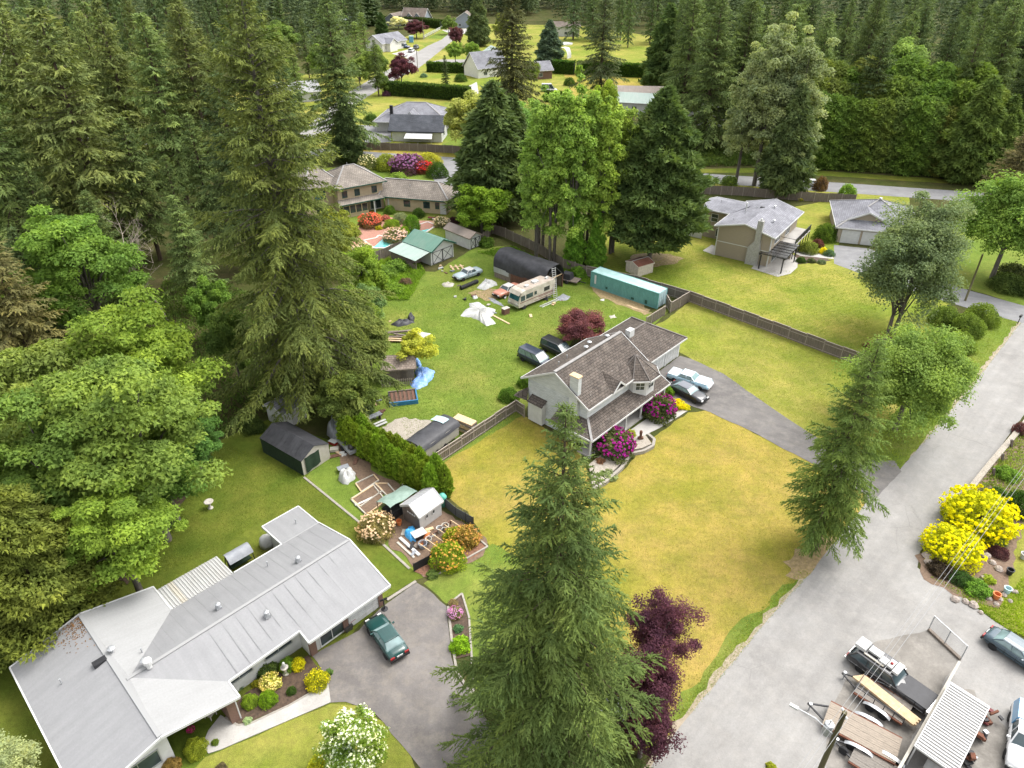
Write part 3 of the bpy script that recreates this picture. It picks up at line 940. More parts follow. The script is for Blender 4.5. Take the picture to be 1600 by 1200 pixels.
mat('weathered_wood', (.25, .205, .165), (.12, .098, .08), s=4, st=(4, 4, .5), bmp=.3)
mat('fence_wood', (.225, .19, .155), (.115, .095, .08), s=3, st=(5, 5, .4), bmp=.3)
mat('fence_rail', (.36, .31, .26), (.24, .2, .17), s=3, st=(2, 2, 2), bmp=.2)
mat('raw_timber', (.62, .47, .29), (.48, .34, .2), s=4, st=(1, 1, 1))
mat('dark_metal', (.035, .035, .038), (.02, .02, .022), s=4, rough=.5)
mat('seam_grey', (.235, .235, .237), (.205, .205, .207), s=2, rough=.75)
mat('cap_shake', (.16, .14, .125), (.11, .098, .09), s=3, rough=.9)
mat('ridge_metal', (.30, .29, .28), (.22, .21, .2), s=3, rough=.7)
mat('galvanised', (.48, .49, .50), (.36, .37, .38), s=4, rough=.45, metal=.5)
mat('chimney_block', (.40, .39, .37), (.27, .265, .25), s=5, bmp=.4)
mat('cream_cloth', (.46, .43, .37), (.37, .34, .285), s=2, rough=.8)
mat('black_void', (.012, .012, .012), (.008, .008, .008), s=2)
mat('rusty_steel', (.20, .075, .04), (.10, .045, .03), s=3, rough=.8)
glass()
glass('teal_glass', (.015, .06, .07))
shingle('shake_roof', (.130, .107, .090), (.088, .074, .064), (.030, .026, .023), .5, .3, moss=(.19, .168, .14), light=(.31, .29, .265), mot=.9)
shingle('tan_tile_roof', (.27, .235, .20), (.21, .185, .16), (.075, .065, .055), .45, .42, mot=.3)
shingle('grey_shingle', (.235, .235, .255), (.19, .19, .21), (.12, .12, .13), .9, .3, mot=.25)
shingle('charcoal_shingle', (.095, .10, .115), (.075, .08, .092), (.045, .048, .055), .9, .3, mot=.25)
shingle('brown_shingle', (.20, .165, .14), (.16, .13, .11), (.09, .075, .065), .9, .3, mot=.3)
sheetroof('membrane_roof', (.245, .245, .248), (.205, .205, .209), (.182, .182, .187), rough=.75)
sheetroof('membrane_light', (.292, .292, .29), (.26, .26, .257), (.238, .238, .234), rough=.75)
sheetroof('green_metal', (.12, .245, .185), (.095, .20, .15), (.20, .26, .21), ribs=1.2, rough=.5)
sheetroof('pale_green_metal', (.33, .42, .37), (.26, .34, .30), (.40, .42, .38), ribs=1.2, rough=.5)
sheetroof('white_metal', (.44, .44, .43), (.35, .34, .325), (.31, .29, .255), rough=.55)
sheetroof('rust_roof', (.26, .10, .06), (.17, .07, .045), (.42, .36, .32), ribs=1.6, rough=.8)
sheetroof('brown_metal', (.25, .20, .165), (.19, .155, .13), (.32, .27, .23), ribs=1.2, rough=.6)


def win(par, p, ang, w, h, frame='white_trim', pane='window_glass', bars=1, depth_=.07, name='window', cross=False):
    """window centred on p (bottom middle) on a wall whose outward normal points to ang"""
    n = Vector((math.cos(ang), math.sin(ang), 0))
    u = Vector((-n.y, n.x, 0))
    p = Vector(p)
    f = MB()
    t = .07
    q = p + n * (depth_ / 2)
    f.beam(q - u * (w / 2 + t), q + u * (w / 2 + t), depth_, t * 1.3)
    f.beam(q - u * (w / 2 + t) + Vector((0, 0, h)), q + u * (w / 2 + t) + Vector((0, 0, h)), depth_, t * 1.3)
    for s in (-1, 1):
        f.obox(q + u * (s * (w / 2 + t / 2)) + Vector((0, 0, h / 2)), (depth_ * .96, t, h - t), ang)
    for k in range(bars):
        f.obox(q + u * (w * ((k + 1) / (bars + 1) - .5)) + Vector((0, 0, h / 2)), (depth_ * .8, t * .6, h - t), ang)
    if cross:
        f.obox(q + Vector((0, 0, h * .5)), (depth_ * .78, w, t * .6), ang)
    o = f.build(name, frame, par)
    g = MB()
    a, b = p + n * .012 - u * (w / 2), p + n * .012 + u * (w / 2)
    g.add([a, b, b + Vector((0, 0, h)), a + Vector((0, 0, h))], [(0, 1, 2, 3)])
    g.build('pane', pane, o)
    return o


def door(par, p, ang, w, h, m='white_paint', panels=4, name='door', trim='white_trim', recess=None, rows=4):
    n = Vector((math.cos(ang), math.sin(ang), 0))
    u = Vector((-n.y, n.x, 0))
    p = Vector(p)
    b = MB()
    b.obox(p + n * .02 + Vector((0, 0, h / 2)), (.04, w, h), ang)
    o = b.build(name, m, par)
    pn = MB()
    for r in range(rows):
        for c in range(panels):
            pn.obox(p + n * .045 + u * (w * ((c + .5) / panels - .5)) + Vector((0, 0, h * (r + .5) / rows)), (.03, w / panels * .86, h / rows * .8), ang)
    pn.build('door_panel', m, o)
    f = MB()
    for s in (-1, 1):
        f.obox(p + n * .04 + u * (s * (w / 2 + .07)) + Vector((0, 0, h / 2 + .05)), (.08, .13, h + .1), ang)
    f.obox(p + n * .04 + Vector((0, 0, h + .07)), (.078, w, .14), ang)
    f.build('door_frame', trim, o)
    return o


def edges(par, segs, w=.06, h=.2, m='white_trim', name='fascia'):
    b = MB()
    for i, (a, c) in enumerate(segs):
        a, c = Vector(a), Vector(c)
        dz = Vector((0, 0, -h / 2 + .03 + .0015 * (i % 5)))
        b.beam(a + dz, c + dz, w, h)
    return b.build(name, m, par)


def slope(par, pts, m, t=.12, name='roof_slope'):
    return MB().slab(pts, t).build(name, m, par)


def vent(par, p, kind='mush'):
    b = MB()
    if kind == 'mush':
        b.lathe([(.08, 0), (.08, .35), (.26, .36), (.28, .46), (.1, .56)], 10, p)
    elif kind == 'box':
        b.obox((p[0], p[1], p[2] + .1), (.4, .4, .3))
        b.lathe([(.17, .2), (.22, .34), (.2, .55), (.05, .62)], 10, p)
    else:
        b.lathe([(.05, 0), (.05, .45), (.07, .46), (.07, .5)], 8, p)
    return b.build('roof_vent', 'galvanised', par, smooth=False)


def gable_roof(par, x0, x1, y0, y1, ze, zr, m, axis='x', t=.12, fascia='white_trim', seed=0):
    """two slopes over a rectangle (overhang already in the rectangle)"""
    if axis == 'x':
        ym = (y0 + y1) / 2
        slope(par, [(x0, y0, ze), (x1, y0, ze), (x1, ym, zr), (x0, ym, zr)], m, t)
        slope(par, [(x1, y1, ze), (x0, y1, ze), (x0, ym + .004, zr), (x1, ym + .004, zr)], m, t)
        e = .03
        segs = [((x0, y0 - e, ze), (x1, y0 - e, ze)), ((x0, y1 + e, ze), (x1, y1 + e, ze))]
        for x in (x0 - e, x1 + e):
            segs += [((x, y0, ze), (x, ym, zr)), ((x, y1, ze), (x, ym, zr))]
    else:
        xm = (x0 + x1) / 2
        slope(par, [(x0, y0, ze), (xm, y0, zr), (xm, y1, zr), (x0, y1, ze)], m, t)
        slope(par, [(x1, y0, ze), (xm + .004, y0, zr), (xm + .004, y1, zr), (x1, y1, ze)], m, t)
        e = .03
        segs = [((x0 - e, y0, ze), (x0 - e, y1, ze)), ((x1 + e, y0, ze), (x1 + e, y1, ze))]
        for y in (y0 - e, y1 + e):
            segs += [((x0, y, ze), (xm, y, zr)), ((x1, y, ze), (xm, y, zr))]
    if fascia:
        edges(par, segs, m=fascia)


def gable_walls(par, x0, x1, y0, y1, ze, zr, m, axis='x', z0=0., name='wall'):
    b = MB()
    b.box(x0, y0, z0, x1, y1, ze)
    d = .06
    if axis == 'x':
        ym = (y0 + y1) / 2
        for xa, xb in ((x0, x0 + .15), (x1 - .15, x1)):
            b.add([(xa, y0, ze), (xb, y0, ze), (xb, y1, ze), (xa, y1, ze), (xa, ym, zr - d), (xb, ym, zr - d)], [(0, 1, 5, 4), (2, 3, 4, 5), (0, 4, 3), (1, 2, 5), (0, 3, 2, 1)])
    else:
        xm = (x0 + x1) / 2
        for ya, yb in ((y0, y0 + .15), (y1 - .15, y1)):
            b.add([(x0, ya, ze), (x0, yb, ze), (x1, yb, ze), (x1, ya, ze), (xm, ya, zr - d), (xm, yb, zr - d)], [(0, 1, 5, 4), (2, 3, 4, 5), (0, 4, 3), (1, 2, 5), (0, 3, 2, 1)])
    return b.build(name, m, par)


def hip_roof(par, x0, x1, y0, y1, ze, zr, m, inset=None, fascia='white_trim', t=.12):
    """ridge along x; inset = how far the ridge ends sit from each end"""
    ym = (y0 + y1) / 2
    i0, i1 = inset if inset else ((y1 - y0) / 2,) * 2
    slope(par, [(x0, y0, ze), (x1, y0, ze), (x1 - i1, ym, zr), (x0 + i0, ym, zr)], m, t)
    slope(par, [(x1, y1, ze), (x0, y1, ze), (x0 + i0, ym, zr), (x1 - i1, ym, zr)], m, t)
    if i0 > .05:
        slope(par, [(x0, y1, ze), (x0, y0, ze), (x0 + i0, ym, zr)], m, t)
    if i1 > .05:
        slope(par, [(x1, y0, ze), (x1, y1, ze), (x1 - i1, ym, zr)], m, t)
    e = .03
    edges(par, [((x0, y0 - e, ze), (x1, y0 - e, ze)), ((x0, y1 + e, ze), (x1, y1 + e, ze)), ((x0 - e, y0, ze), (x0 - e, y1, ze)), ((x1 + e, y0, ze), (x1 + e, y1, ze))], m=fascia)
    b = MB()
    for a, c in (((x0 + i0, ym, zr), (x1 - i1, ym, zr)),) + tuple(((xx, yy, ze), (xr, ym, zr)) for xx, xr in ((x0, x0 + i0), (x1, x1 - i1)) for yy in (y0, y1)):
        b.beam(Vector(a) + Vector((0, 0, .03)), Vector(c) + Vector((0, 0, .03)), .28, .08)
    b.build('ridge_cap', 'cap_shake' if m == 'shake_roof' else 'ridge_metal', par)


PI = math.pi
# ---------------------------------------------------------------- near house (white bungalow, grey membrane roof)
_o = G(483, 1003, 2.7)
nh = thing('bungalow', 'white bungalow with large light grey membrane roof at lower left', 'house', (_o.x, _o.y, 0), R(46.14))
w = MB()
w.box(.35, .9, 0, 7.2, 9.6, 2.62)
w.box(-6.4, 2.1, 0, .35, 9.6, 2.62)
w.box(4.25, 9.6, 0, 7.3, 13.3, 2.45)
w.box(-15.5, 3.4, 0, -6.4, 13.0, 2.62)
w.box(-15.5, .5, 0, -10.6, 3.4, 2.62)
w.add([(-15.5, .55, 2.62), (-6.4, .55, 2.62), (-11, .55, 3.75), (-15.5, .7, 2.62), (-6.4, .7, 2.62), (-11, .7, 3.75)], [(0, 1, 2), (3, 5, 4), (0, 2, 5, 3), (1, 4, 5, 2), (0, 3, 4, 1)])
w.add([(7.15, .9, 2.62), (7.15, 9.6, 2.62), (7.15, 5.4, 3.7), (7.0, .9, 2.62), (7.0, 9.6, 2.62), (7.0, 5.4, 3.7)], [(0, 1, 2), (3, 5, 4), (0, 2, 5, 3), (1, 4, 5, 2), (0, 3, 4, 1)])
w.build('wall', 'white_paint', nh)
V3 = lambda *p: tuple(p)
slopesN = [  # paler membrane on the left wing's right-hand slopes paints in the sun
    ([(-16.1, -.35, 2.7), (-11, -.35, 4.0), (-11, 13.6, 4.0), (-16.1, 13.6, 2.7)], 'membrane_roof'),
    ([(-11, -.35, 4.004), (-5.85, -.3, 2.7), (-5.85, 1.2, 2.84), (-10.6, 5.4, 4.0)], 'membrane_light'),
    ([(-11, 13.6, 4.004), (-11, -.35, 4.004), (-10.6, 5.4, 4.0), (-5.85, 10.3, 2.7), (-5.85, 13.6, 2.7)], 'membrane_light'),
    ([(-10.6, 5.4, 4.0), (-5.85, 1.2, 2.84), (0, 1.2, 2.98), (0, 0, 2.7), (7.5, 0, 2.7), (7.6, 5.4, 4.0)], 'membrane_roof'),
    ([(7.6, 5.404, 4.0), (7.5, 10.3, 2.7), (-5.85, 10.3, 2.7), (-10.6, 5.404, 4.0)], 'membrane_roof'),
    ([(3.95, 10.33, 2.66), (7.55, 10.33, 2.66), (7.55, 13.7, 2.5), (3.95, 13.7, 2.5)], 'membrane_roof')]
for pts, mm in slopesN:
    slope(nh, pts, mm, .1)
edges(nh, [((-16.15, -.4, 2.7), (-16.15, 13.65, 2.7)), ((-16.15, 13.65, 2.7), (-11, 13.65, 4.0)), ((-11, 13.65, 4.0), (-5.8, 13.65, 2.7)), ((-5.8, 13.65, 2.7), (-5.8, 10.35, 2.7)),
           ((-.55, 10.35, 2.7), (3.9, 10.35, 2.7)), ((3.9, 10.35, 2.66), (3.9, 13.75, 2.5)), ((3.9, 13.75, 2.5), (7.6, 13.75, 2.5)), ((7.6, 13.75, 2.5), (7.6, 10.3, 2.66)),
           ((7.62, 10.3, 2.7), (7.64, 5.4, 4.0)), ((7.64, 5.4, 4.0), (7.56, -.05, 2.7)), ((7.55, -.05, 2.7), (-.05, -.05, 2.7)), ((-.05, -.05, 2.7), (-.05, 1.15, 2.98)),
           ((-.05, 1.15, 2.98), (-5.8, 1.15, 2.84)), ((-5.8, 1.15, 2.84), (-5.8, -.4, 2.7)), ((-5.8, -.4, 2.7), (-11, -.4, 4.0)), ((-11, -.4, 4.0), (-16.15, -.4, 2.7))], w=.1, h=.22)
# roll seams, each a slightly raised strip down the slope
for k in range(13):
    y = .6 + k * 1.02
    MB().beam((-16.05, y, 2.708), (-11.05, y, 3.981), .035, .008).build('roof_seam', 'seam_grey', nh)
for k in range(16):
    x = -9.2 + k * 1.04
    ys = 0.05 if x > 0 else 1.25
    zs = 2.72 if x > 0 else 2.93
    if x < -5.8:
        t_ = (x + 10.6) / 4.75
        ys, zs = 5.4 - 4.2 * t_ + .1, 4.0 - 1.16 * t_ + .02
    MB().beam((x, ys, zs - .012), (x, 5.35, 3.988), .035, .008).build('roof_seam', 'seam_grey', nh)
    yb = 10.2 if x > -5.8 else 5.4 + 4.9 * (x + 10.6) / 4.75
    MB().beam((x, yb, 4.008 - .265 * (yb - 5.4)), (x, 5.45, 3.988), .035, .008).build('roof_seam', 'seam_grey', nh)
rc = MB()
rc.beam((-11, -.3, 4.03), (-11, 13.5, 4.03), .3, .05)
rc.beam((-10.8, 5.4, 4.03), (7.5, 5.4, 4.03), .25, .05)
rc.beam((4, 10.3, 2.72), (7.5, 10.3, 2.72), .12, .03)
rc.build('ridge_cap', 'membrane_light', nh)
sk = MB()
sk.box(-12.0, 8.0, 3.78, -11.1, 8.5, 4.06)
sk.build('roof_hatch', 'dark_metal', nh)
for p, k in (((-10.6, 8.4, 3.95), 'mush'), ((-9.1, 7.2, 3.55), 'pipe'), ((-3.4, 6.9, 3.6), 'box'), ((-1.2, 3.6, 3.55), 'box'), ((-9.4, 5.7, 3.98), 'mush'), ((3.4, 6.6, 3.7), 'box'), ((1.6, 8.5, 3.2), 'pipe'), ((6.2, 11.8, 2.6), 'pipe'), ((-14.0, 9.0, 3.25), 'pipe')):
    vent(nh, p, k)
cm = MB()
cm.lathe([(.18, 0), (.18, .5), (.3, .52), (.3, .8), (.1, .95)], 12, (-9.3, 5.2, 4.0))
cm.build('chimney_flue', 'white_paint', nh)
_rl = np.random.default_rng(4)
_k = 260
_x, _y = -11.15 - np.abs(_rl.normal(0, .9, _k)), 13.45 - np.abs(_rl.normal(0, 1.1, _k))
_P = np.stack([_x, _y, 2.715 + (_x + 16.1) * .2549], 1)
_D = unit(np.stack([_rl.normal(size=_k), _rl.normal(size=_k), .1 * np.ones(_k)], 1)) * .14
_lm = quad_mesh('needle_litter', _P, _D, unit(np.cross(_D, np.array([[0, 0, 1.]]))) * .04, _rl.random(_k), 'needle', True)
inst('needle_litter', _lm, nh, (.16, .09, .05), kind='stuff')
# front: garage door, glazed entry, high windows, brick piers
door(nh, (5.45, .9, 0), -PI / 2, 2.9, 2.1, 'white_paint', 4)
for xx in (3.55, 7.0):
    MB().box(xx - .22, .78, 0, xx + .22, .92, 2.6).build('brick_pier', 'brick_wall', nh)
MB().box(.25, .72, 0, .8, 1.0, 2.6).build('brick_pier', 'brick_wall', nh)
MB().box(.22, .95, 0, .34, 2.1, 2.6).build('side_wall', 'white_paint', nh)
win(nh, (2.3, .9, .15), -PI / 2, 2.1, 1.9, 'white_trim', bars=1)
win(nh, (-1.6, 2.1, 1.2), -PI / 2, 2.2, .75, 'galvanised', bars=1)
win(nh, (-4.8, 2.1, 1.2), -PI / 2, 2.0, .75, 'galvanised', bars=1)
win(nh, (-12.7, .5, .7), -PI / 2, 2.6, 1.35, 'galvanised', bars=1)
door(nh, (-8.3, 3.4, 0), -PI / 2, 1.0, 2.05, 'dark_metal', 2)
win(nh, (-9.7, 3.4, .3), -PI / 2, 1.0, 1.7, 'white_trim', bars=0)
MB().box(-6.75, -.05, 0, -6.15, 1.6, 2.62).build('brick_pier', 'brick_wall', nh)
MB().box(-6.13, -.05, 0, -6.05, 2.1, 2.62).build('side_wall', 'white_paint', nh)
for z_ in (1.,):
    MB().beam((.02, .06, 2.62), (.02, 1.1, 2.9), .08).build('downpipe', 'white_trim', nh)
# ribbed white patio cover at the back: each sheet a part
for k in range(11):
    x0 = -5.9 + k * .485
    b = MB()
    b.slab([(x0, 10.4, 2.62), (x0 + .475, 10.4, 2.62), (x0 + .475, 13.4, 2.42), (x0, 13.4, 2.42)], .03)
    b.beam((x0 + .12, 10.42, 2.65), (x0 + .12, 13.38, 2.45), .07, .05)
    b.beam((x0 + .36, 10.42, 2.65), (x0 + .36, 13.38, 2.45), .07, .05)
    b.build('patio_cover_sheet', 'white_metal' if k != 2 else 'cream_cloth', nh)
for xx in (-5.7, -.8):
    MB().beam((xx, 13.2, 0), (xx, 13.2, 2.4), .1).build('patio_post', 'white_trim', nh)

# ---------------------------------------------------------------- main house (white, brown shakes)
_o = G(1020, 585, 0)
mh = thing('house', 'white two storey house with weathered brown shake roof and long porch', 'house', (_o.x, _o.y, 0), R(47.5))
gable_walls(mh, -17.4, -6.3, -2.6, 5.7, 5.2, 7.75, 'white_siding')
MB().box(-6.3, .1, 0, 6.1, 7.5, 2.7).build('garage_wall', 'grey_blue_siding', mh)
for xx in (-.65, 2.95, 6.0):
    MB().box(xx - .3, .0, 0, xx + .1, .1, 2.68).build('pilaster', 'white_trim', mh)
gable_roof(mh, -18.0, -5.9, -3.2, 6.3, 5.2, 7.9, 'shake_roof')
MB().beam((-18.0, 1.55, 7.95), (-5.9, 1.55, 7.95), .36, .1).build('ridge_cap', 'ridge_metal', mh)
hip_roof(mh, -5.85, 6.7, -.55, 8.1, 2.75, 4.75, 'shake_roof', inset=(.0, 3.4))
for xx in (-2.6, 1.3, 4.6):
    door(mh, (xx, .1, 0), -PI / 2, 2.7, 2.25, 'white_paint', 4)
# porch roof with posts
slope(mh, [(-19.2, -4.7, 2.6), (-4.1, -4.7, 2.6), (-4.1, -2.55, 3.55), (-17.2, -2.55, 3.55)], 'shake_roof')
slope(mh, [(-6.3, -2.546, 3.55), (-4.1, -2.546, 3.55), (-4.1, -.5, 4.45), (-6.3, -.5, 4.45)], 'shake_roof')
slope(mh, [(-19.2, -4.7, 2.6), (-17.2, -2.55, 3.55), (-17.3, 1.0, 3.5), (-19.2, 1.0, 2.6)], 'shake_roof')
edges(mh, [((-19.25, -4.75, 2.6), (-4.05, -4.75, 2.6)), ((-19.25, -4.75, 2.6), (-19.25, 1.0, 2.6)), ((-4.05, -4.7, 2.6), (-4.05, -.5, 4.45))])
MB().beam((-19.2, -4.7, 2.66), (-17.2, -2.55, 3.6), .25, .06).build('ridge_cap', 'ridge_metal', mh)
MB().box(-18.9, -4.4, 0, -6.4, -2.65, .18).build('porch_floor', 'concrete', mh)
for xx in (-18.8, -12.3, -9.3, -4.5):
    b = MB()
    b.box(xx - .08, -4.38, 0, xx + .08, -4.22, 2.55)
    b.box(xx - .13, -4.43, 0, xx + .13, -4.17, .3)
    b.box(xx - .13, -4.43, 2.3, xx + .13, -4.17, 2.55)
    b.build('porch_post', 'white_trim', mh)
MB().box(-6.3, -2.6, 0, -4.6, .1, 2.7).build('entry_wall', 'white_paint', mh)
door(mh, (-8.2, -2.6, .18), -PI / 2, 1., 2.1, 'white_paint', 2)
for xx in (-16, -13.5, -10.8):
    win(mh, (xx, -2.6, .9), -PI / 2, 1.4, 1.3)
# bay turret
tc = (-7.7, -2.35)
ring = [(tc[0] + 2.6 * math.cos(a), tc[1] + 2.6 * math.sin(a)) for a in [R(22.5 + 45 * k) for k in range(8)]]
MB().prism([(tc[0] + (x - tc[0]) * .78, tc[1] + (y - tc[1]) * .78) for x, y in ring], 2.7, 4.95).build('bay_wall', 'white_paint', mh)
for k in range(8):
    a, c = ring[k], ring[(k + 1) % 8]
    slope(mh, [(a[0], a[1], 4.98), (c[0], c[1], 4.98), (tc[0], tc[1] + .5, 7.0)], 'shake_roof', .1)
edges(mh, [((ring[k][0], ring[k][1], 5.0), (ring[(k + 1) % 8][0], ring[(k + 1) % 8][1], 5.0)) for k in range(8)], h=.18)
b = MB()
for k in range(8):
    b.beam((ring[k][0], ring[k][1], 5.03), (tc[0], tc[1] + .5, 7.03), .12, .04)
b.build('ridge_cap', 'cap_shake', mh)
for a in (-135, -90, -45):
    n = Vector((math.cos(R(a)), math.sin(R(a)), 0))
    win(mh, (tc[0] + n.x * 1.88, tc[1] + n.y * 1.88, 3.6), R(a), .95, 1.05, bars=1, cross=True)
# small front gablet
slope(mh, [(-13.8, -3.3, 5.25), (-12.6, -3.3, 6.25), (-12.6, -.9, 6.6), (-13.9, -3.0, 5.3)], 'shake_roof', .08, 'gablet_slope')
slope(mh, [(-11.4, -3.3, 5.25), (-12.6, -3.3, 6.25), (-12.6, -.9, 6.6), (-11.3, -3.0, 5.3)], 'shake_roof', .08, 'gablet_slope')
edges(mh, [((-13.8, -3.36, 5.25), (-12.6, -3.36, 6.3)), ((-11.4, -3.36, 5.25), (-12.6, -3.36, 6.3))], name='gablet_trim')
b = MB()
b.box(-17.85, -1.55, 0, -17.3, -.45, 8.3)
b.build('chimney', 'white_siding', mh)
MB().box(-17.95, -1.62, 8.3, -17.2, -.38, 8.4).build('chimney_cap', 'raw_timber', mh)
MB().box(-18.15, 3.0, .25, -17.4, 5.0, 2.75).build('side_bay', 'white_paint', mh)
slope(mh, [(-18.35, 2.9, 2.75), (-18.35, 5.1, 2.75), (-17.4, 5.1, 3.3), (-17.4, 2.9, 3.3)], 'shake_roof', .06, 'side_bay_roof')
slope(mh, [(-18.2, 5.2, 2.7), (-17.4, 5.7, 3.9), (-17.4, 7.2, 2.7), (-18.2, 7.2, 2.5)], 'shake_roof', .08, 'side_roof')
b = MB()
b.box(-1.2, 3.2, 4.3, -.2, 3.9, 5.45)
b.build('chimney', 'white_paint', mh)
for p in ((-15.6, 2.9, 7.1), (-13.4, 3.5, 6.75), (-11.0, 2.7, 7.2), (-9.0, 3.7, 6.6), (-7.4, 2.4, 7.3)):
    vent(mh, p, 'mush' if p[0] > -12 else 'pipe')
win(mh, (-17.4, 1.2, 1.0), PI, 1.1, 1.2)
for xx in (-15, -11.5, -8.5):
    win(mh, (xx, 5.7, 3.3), PI / 2, 1.4, 1.2)
    win(mh, (xx, 5.7, .9), PI / 2, 1.4, 1.2)
b = MB()
for k in range(24):
    b.box(-17.44, -2.58, .35 + k * .2, -17.40, 5.68, .38 + k * .2)
b.build('siding_lap', 'white_siding', mh)
sheet('porch_bed', [(925, 762), (945, 752), (968, 730), (983, 708), (1003, 704), (1018, 697), (1008, 684), (985, 690), (950, 705), (920, 730)], .34, MATS['gravel'], amp=0, t=.34)

# ---------------------------------------------------------------- beige split level
_o = G(1116, 398, 0)
bh = thing('house', 'beige two storey house with grey roof, white trim and block chimney', 'house', (_o.x, _o.y, 0), R(-35.3))
gable_walls(bh, 0, 9.05, 0, 14.6, 5.2, 6.5, 'beige_siding', axis='y')
MB().box(-5.2, 7.2, 0, 0, 13.8, 5.2).build('wall', 'beige_siding', bh)
gable_roof(bh, -.65, 9.7, -.5, 15.2, 5.25, 6.6, 'grey_shingle', axis='y')
slope(bh, [(-5.9, 6.6, 5.25), (-.66, 6.6, 5.25), (1.5, 10.4, 6.05), (-5.9, 10.4, 6.05)], 'grey_shingle')
slope(bh, [(-5.9, 14.4, 5.25), (-.66, 14.4, 5.25), (1.5, 10.404, 6.05), (-5.9, 10.404, 6.05)], 'grey_shingle')
edges(bh, [((-5.95, 6.55, 5.25), (-.7, 6.55, 5.25)), ((-5.95, 6.55, 5.25), (-5.95, 10.4, 6.05)), ((-5.95, 10.4, 6.05), (-5.95, 14.45, 5.25)), ((-5.95, 14.45, 5.25), (-.7, 14.45, 5.25))])
MB().box(-.02, -.03, 2.55, 9.07, 0, 2.67).build('trim_band', 'white_trim', bh)
for xx, yy in ((0, 0), (9.05, 0)):
    MB().box(xx - .08, yy - .05, 0, xx + .08, yy + .12, 5.15).build('corner_board', 'white_trim', bh)
b = MB()
b.box(5.6, -.75, 0, 7.6, 0, 2.9)
b.add([(5.6, -.75, 2.9), (7.6, -.75, 2.9), (7.6, 0, 2.9), (5.6, 0, 2.9), (6.5, -.7, 4.1), (7.4, -.7, 4.1), (7.4, 0, 4.1), (6.5, 0, 4.1)], [(0, 1, 5, 4), (1, 2, 6, 5), (2, 3, 7, 6), (3, 0, 4, 7)])
b.box(6.5, -.7, 4.1, 7.4, -.02, 7.6)
b.build('chimney', 'chimney_block', bh)
b = MB()
b.lathe([(.16, 0), (.16, .3), (.22, .32), (.05, .45)], 8, (6.95, -.36, 7.6))
b.build('chimney_pot', 'white_trim', bh)
win(bh, (-3.4, 7.2, 3.1), -PI / 2, 1.2, 1.4, bars=0, cross=True)
win(bh, (-2.0, 7.2, .5), -PI / 2, 1.5, 1.5, bars=0)
win(bh, (9.05, 3.3, 3.3), 0, 2.6, 1.4, bars=1)
win(bh, (9.05, 3.5, .1), 0, 2.6, 2.0, bars=1)
win(bh, (9.05, 9, 2.9), 0, 2.2, 2.0, bars=1)
MB().box(9.05, 5.5, 2.35, 11.6, 14.6, 2.5).build('deck', 'concrete', bh)
b = MB()
for yy in (5.6, 7.4, 9.2, 11, 12.8, 14.5):
    b.box(11.5, yy - .04, 2.5, 11.58, yy + .04, 3.5)
    b.box(11.45, yy - .06, 0, 11.57, yy + .06, 2.35)
b.box(11.5, 5.6, 3.5, 11.58, 14.54, 3.56)
b.box(9.1, 5.56, 3.5, 11.5, 5.62, 3.56)
b.build('deck_railing', 'dark_metal', bh)
b = MB()
b.add([(11.54, 5.65, 2.6), (11.54, 14.45, 2.6), (11.54, 14.45, 3.45), (11.54, 5.65, 3.45)], [(0, 1, 2, 3)])
mat('smoked_panel', (.06, .058, .057), (.04, .038, .037), s=1, rough=.2)
b.build('railing_panel', 'smoked_panel', bh)
MB().box(9.05, 5.5, 0, 11.3, 5.6, 2.35).build('under_deck_wall', 'beige_siding', bh)
for p in ((2.2, 6, 5.95), (3.2, 9, 6.2), (7.5, 5, 5.85), (1.5, 2.5, 5.75), (5.6, 11, 6.3), (-3.5, 9.8, 5.95)):
    vent(bh, p, 'pipe' if p[0] < 5 else 'mush')
MB().lathe([(.14, 0), (.14, 1.5), (.2, 1.52), (.05, 1.65)], 10, (1.6, 8.2, 5.7)).build('chimney_flue', 'white_trim', bh)
MB().box(3.6, 9.4, 6.15, 4.4, 9.9, 6.55).build('skylight', 'dark_metal', bh)
# carport and white screen at its far left
slope(bh, [(-10.2, 9.5, 2.5), (-6.1, 9.5, 2.5), (-6.1, 13.5, 2.9), (-10.2, 13.5, 2.9)], 'grey_shingle', .1, 'side_roof')
MB().box(-9.6, 10, 0, -6.2, 13, 2.4).build('side_wall', 'beige_siding', bh)
# pergola
pg = thing('pergola', 'black slatted pergola over the patio beside the beige house', 'pergola', (_o.x, _o.y, 0), R(-35.3))
for k, (xx, yy) in enumerate(((8.3, -1.6), (11.9, -1.4), (12.2, 4.6))):
    MB().box(xx - .09, yy - .09, .03, xx + .09, yy + .09, 2.5).build('post', 'dark_metal', pg)
for xx, ya, yb in ((12.1, -1.8, 5.2), (9.2, .2, 5.2), (8.1, -1.8, -.8)):
    MB().box(xx - .08, ya, 2.5, xx + .08, yb, 2.68).build('beam', 'dark_metal', pg)
for k in range(11):
    y = -1.7 + k * .66
    MB().box(7.9 if y < -.75 else 9.1, y - .05, 2.69, 12.4, y + .05, 2.84).build('slat', 'dark_metal', pg)
for k in range(6):
    y = -1.5 + k * 1.2
    MB().add([(8.0 if y < -.75 else 9.12, y, 2.86), (12.3, y, 2.86), (12.3, y + .9, 2.86), (9.12, y + .9, 2.86)], [(0, 1, 2, 3)]).build('roof_panel', 'smoked_panel', pg)
ws = thing('screen_fence', 'white solid screen fence beside the beige house corner', 'fence', (_o.x, _o.y, 0), R(-35.3))
for k in range(3):
    MB().box(-9.2 + k * 1.45, 5.8, 0, -7.8 + k * 1.45, 5.88, 1.9).build('panel', 'white_trim', ws)
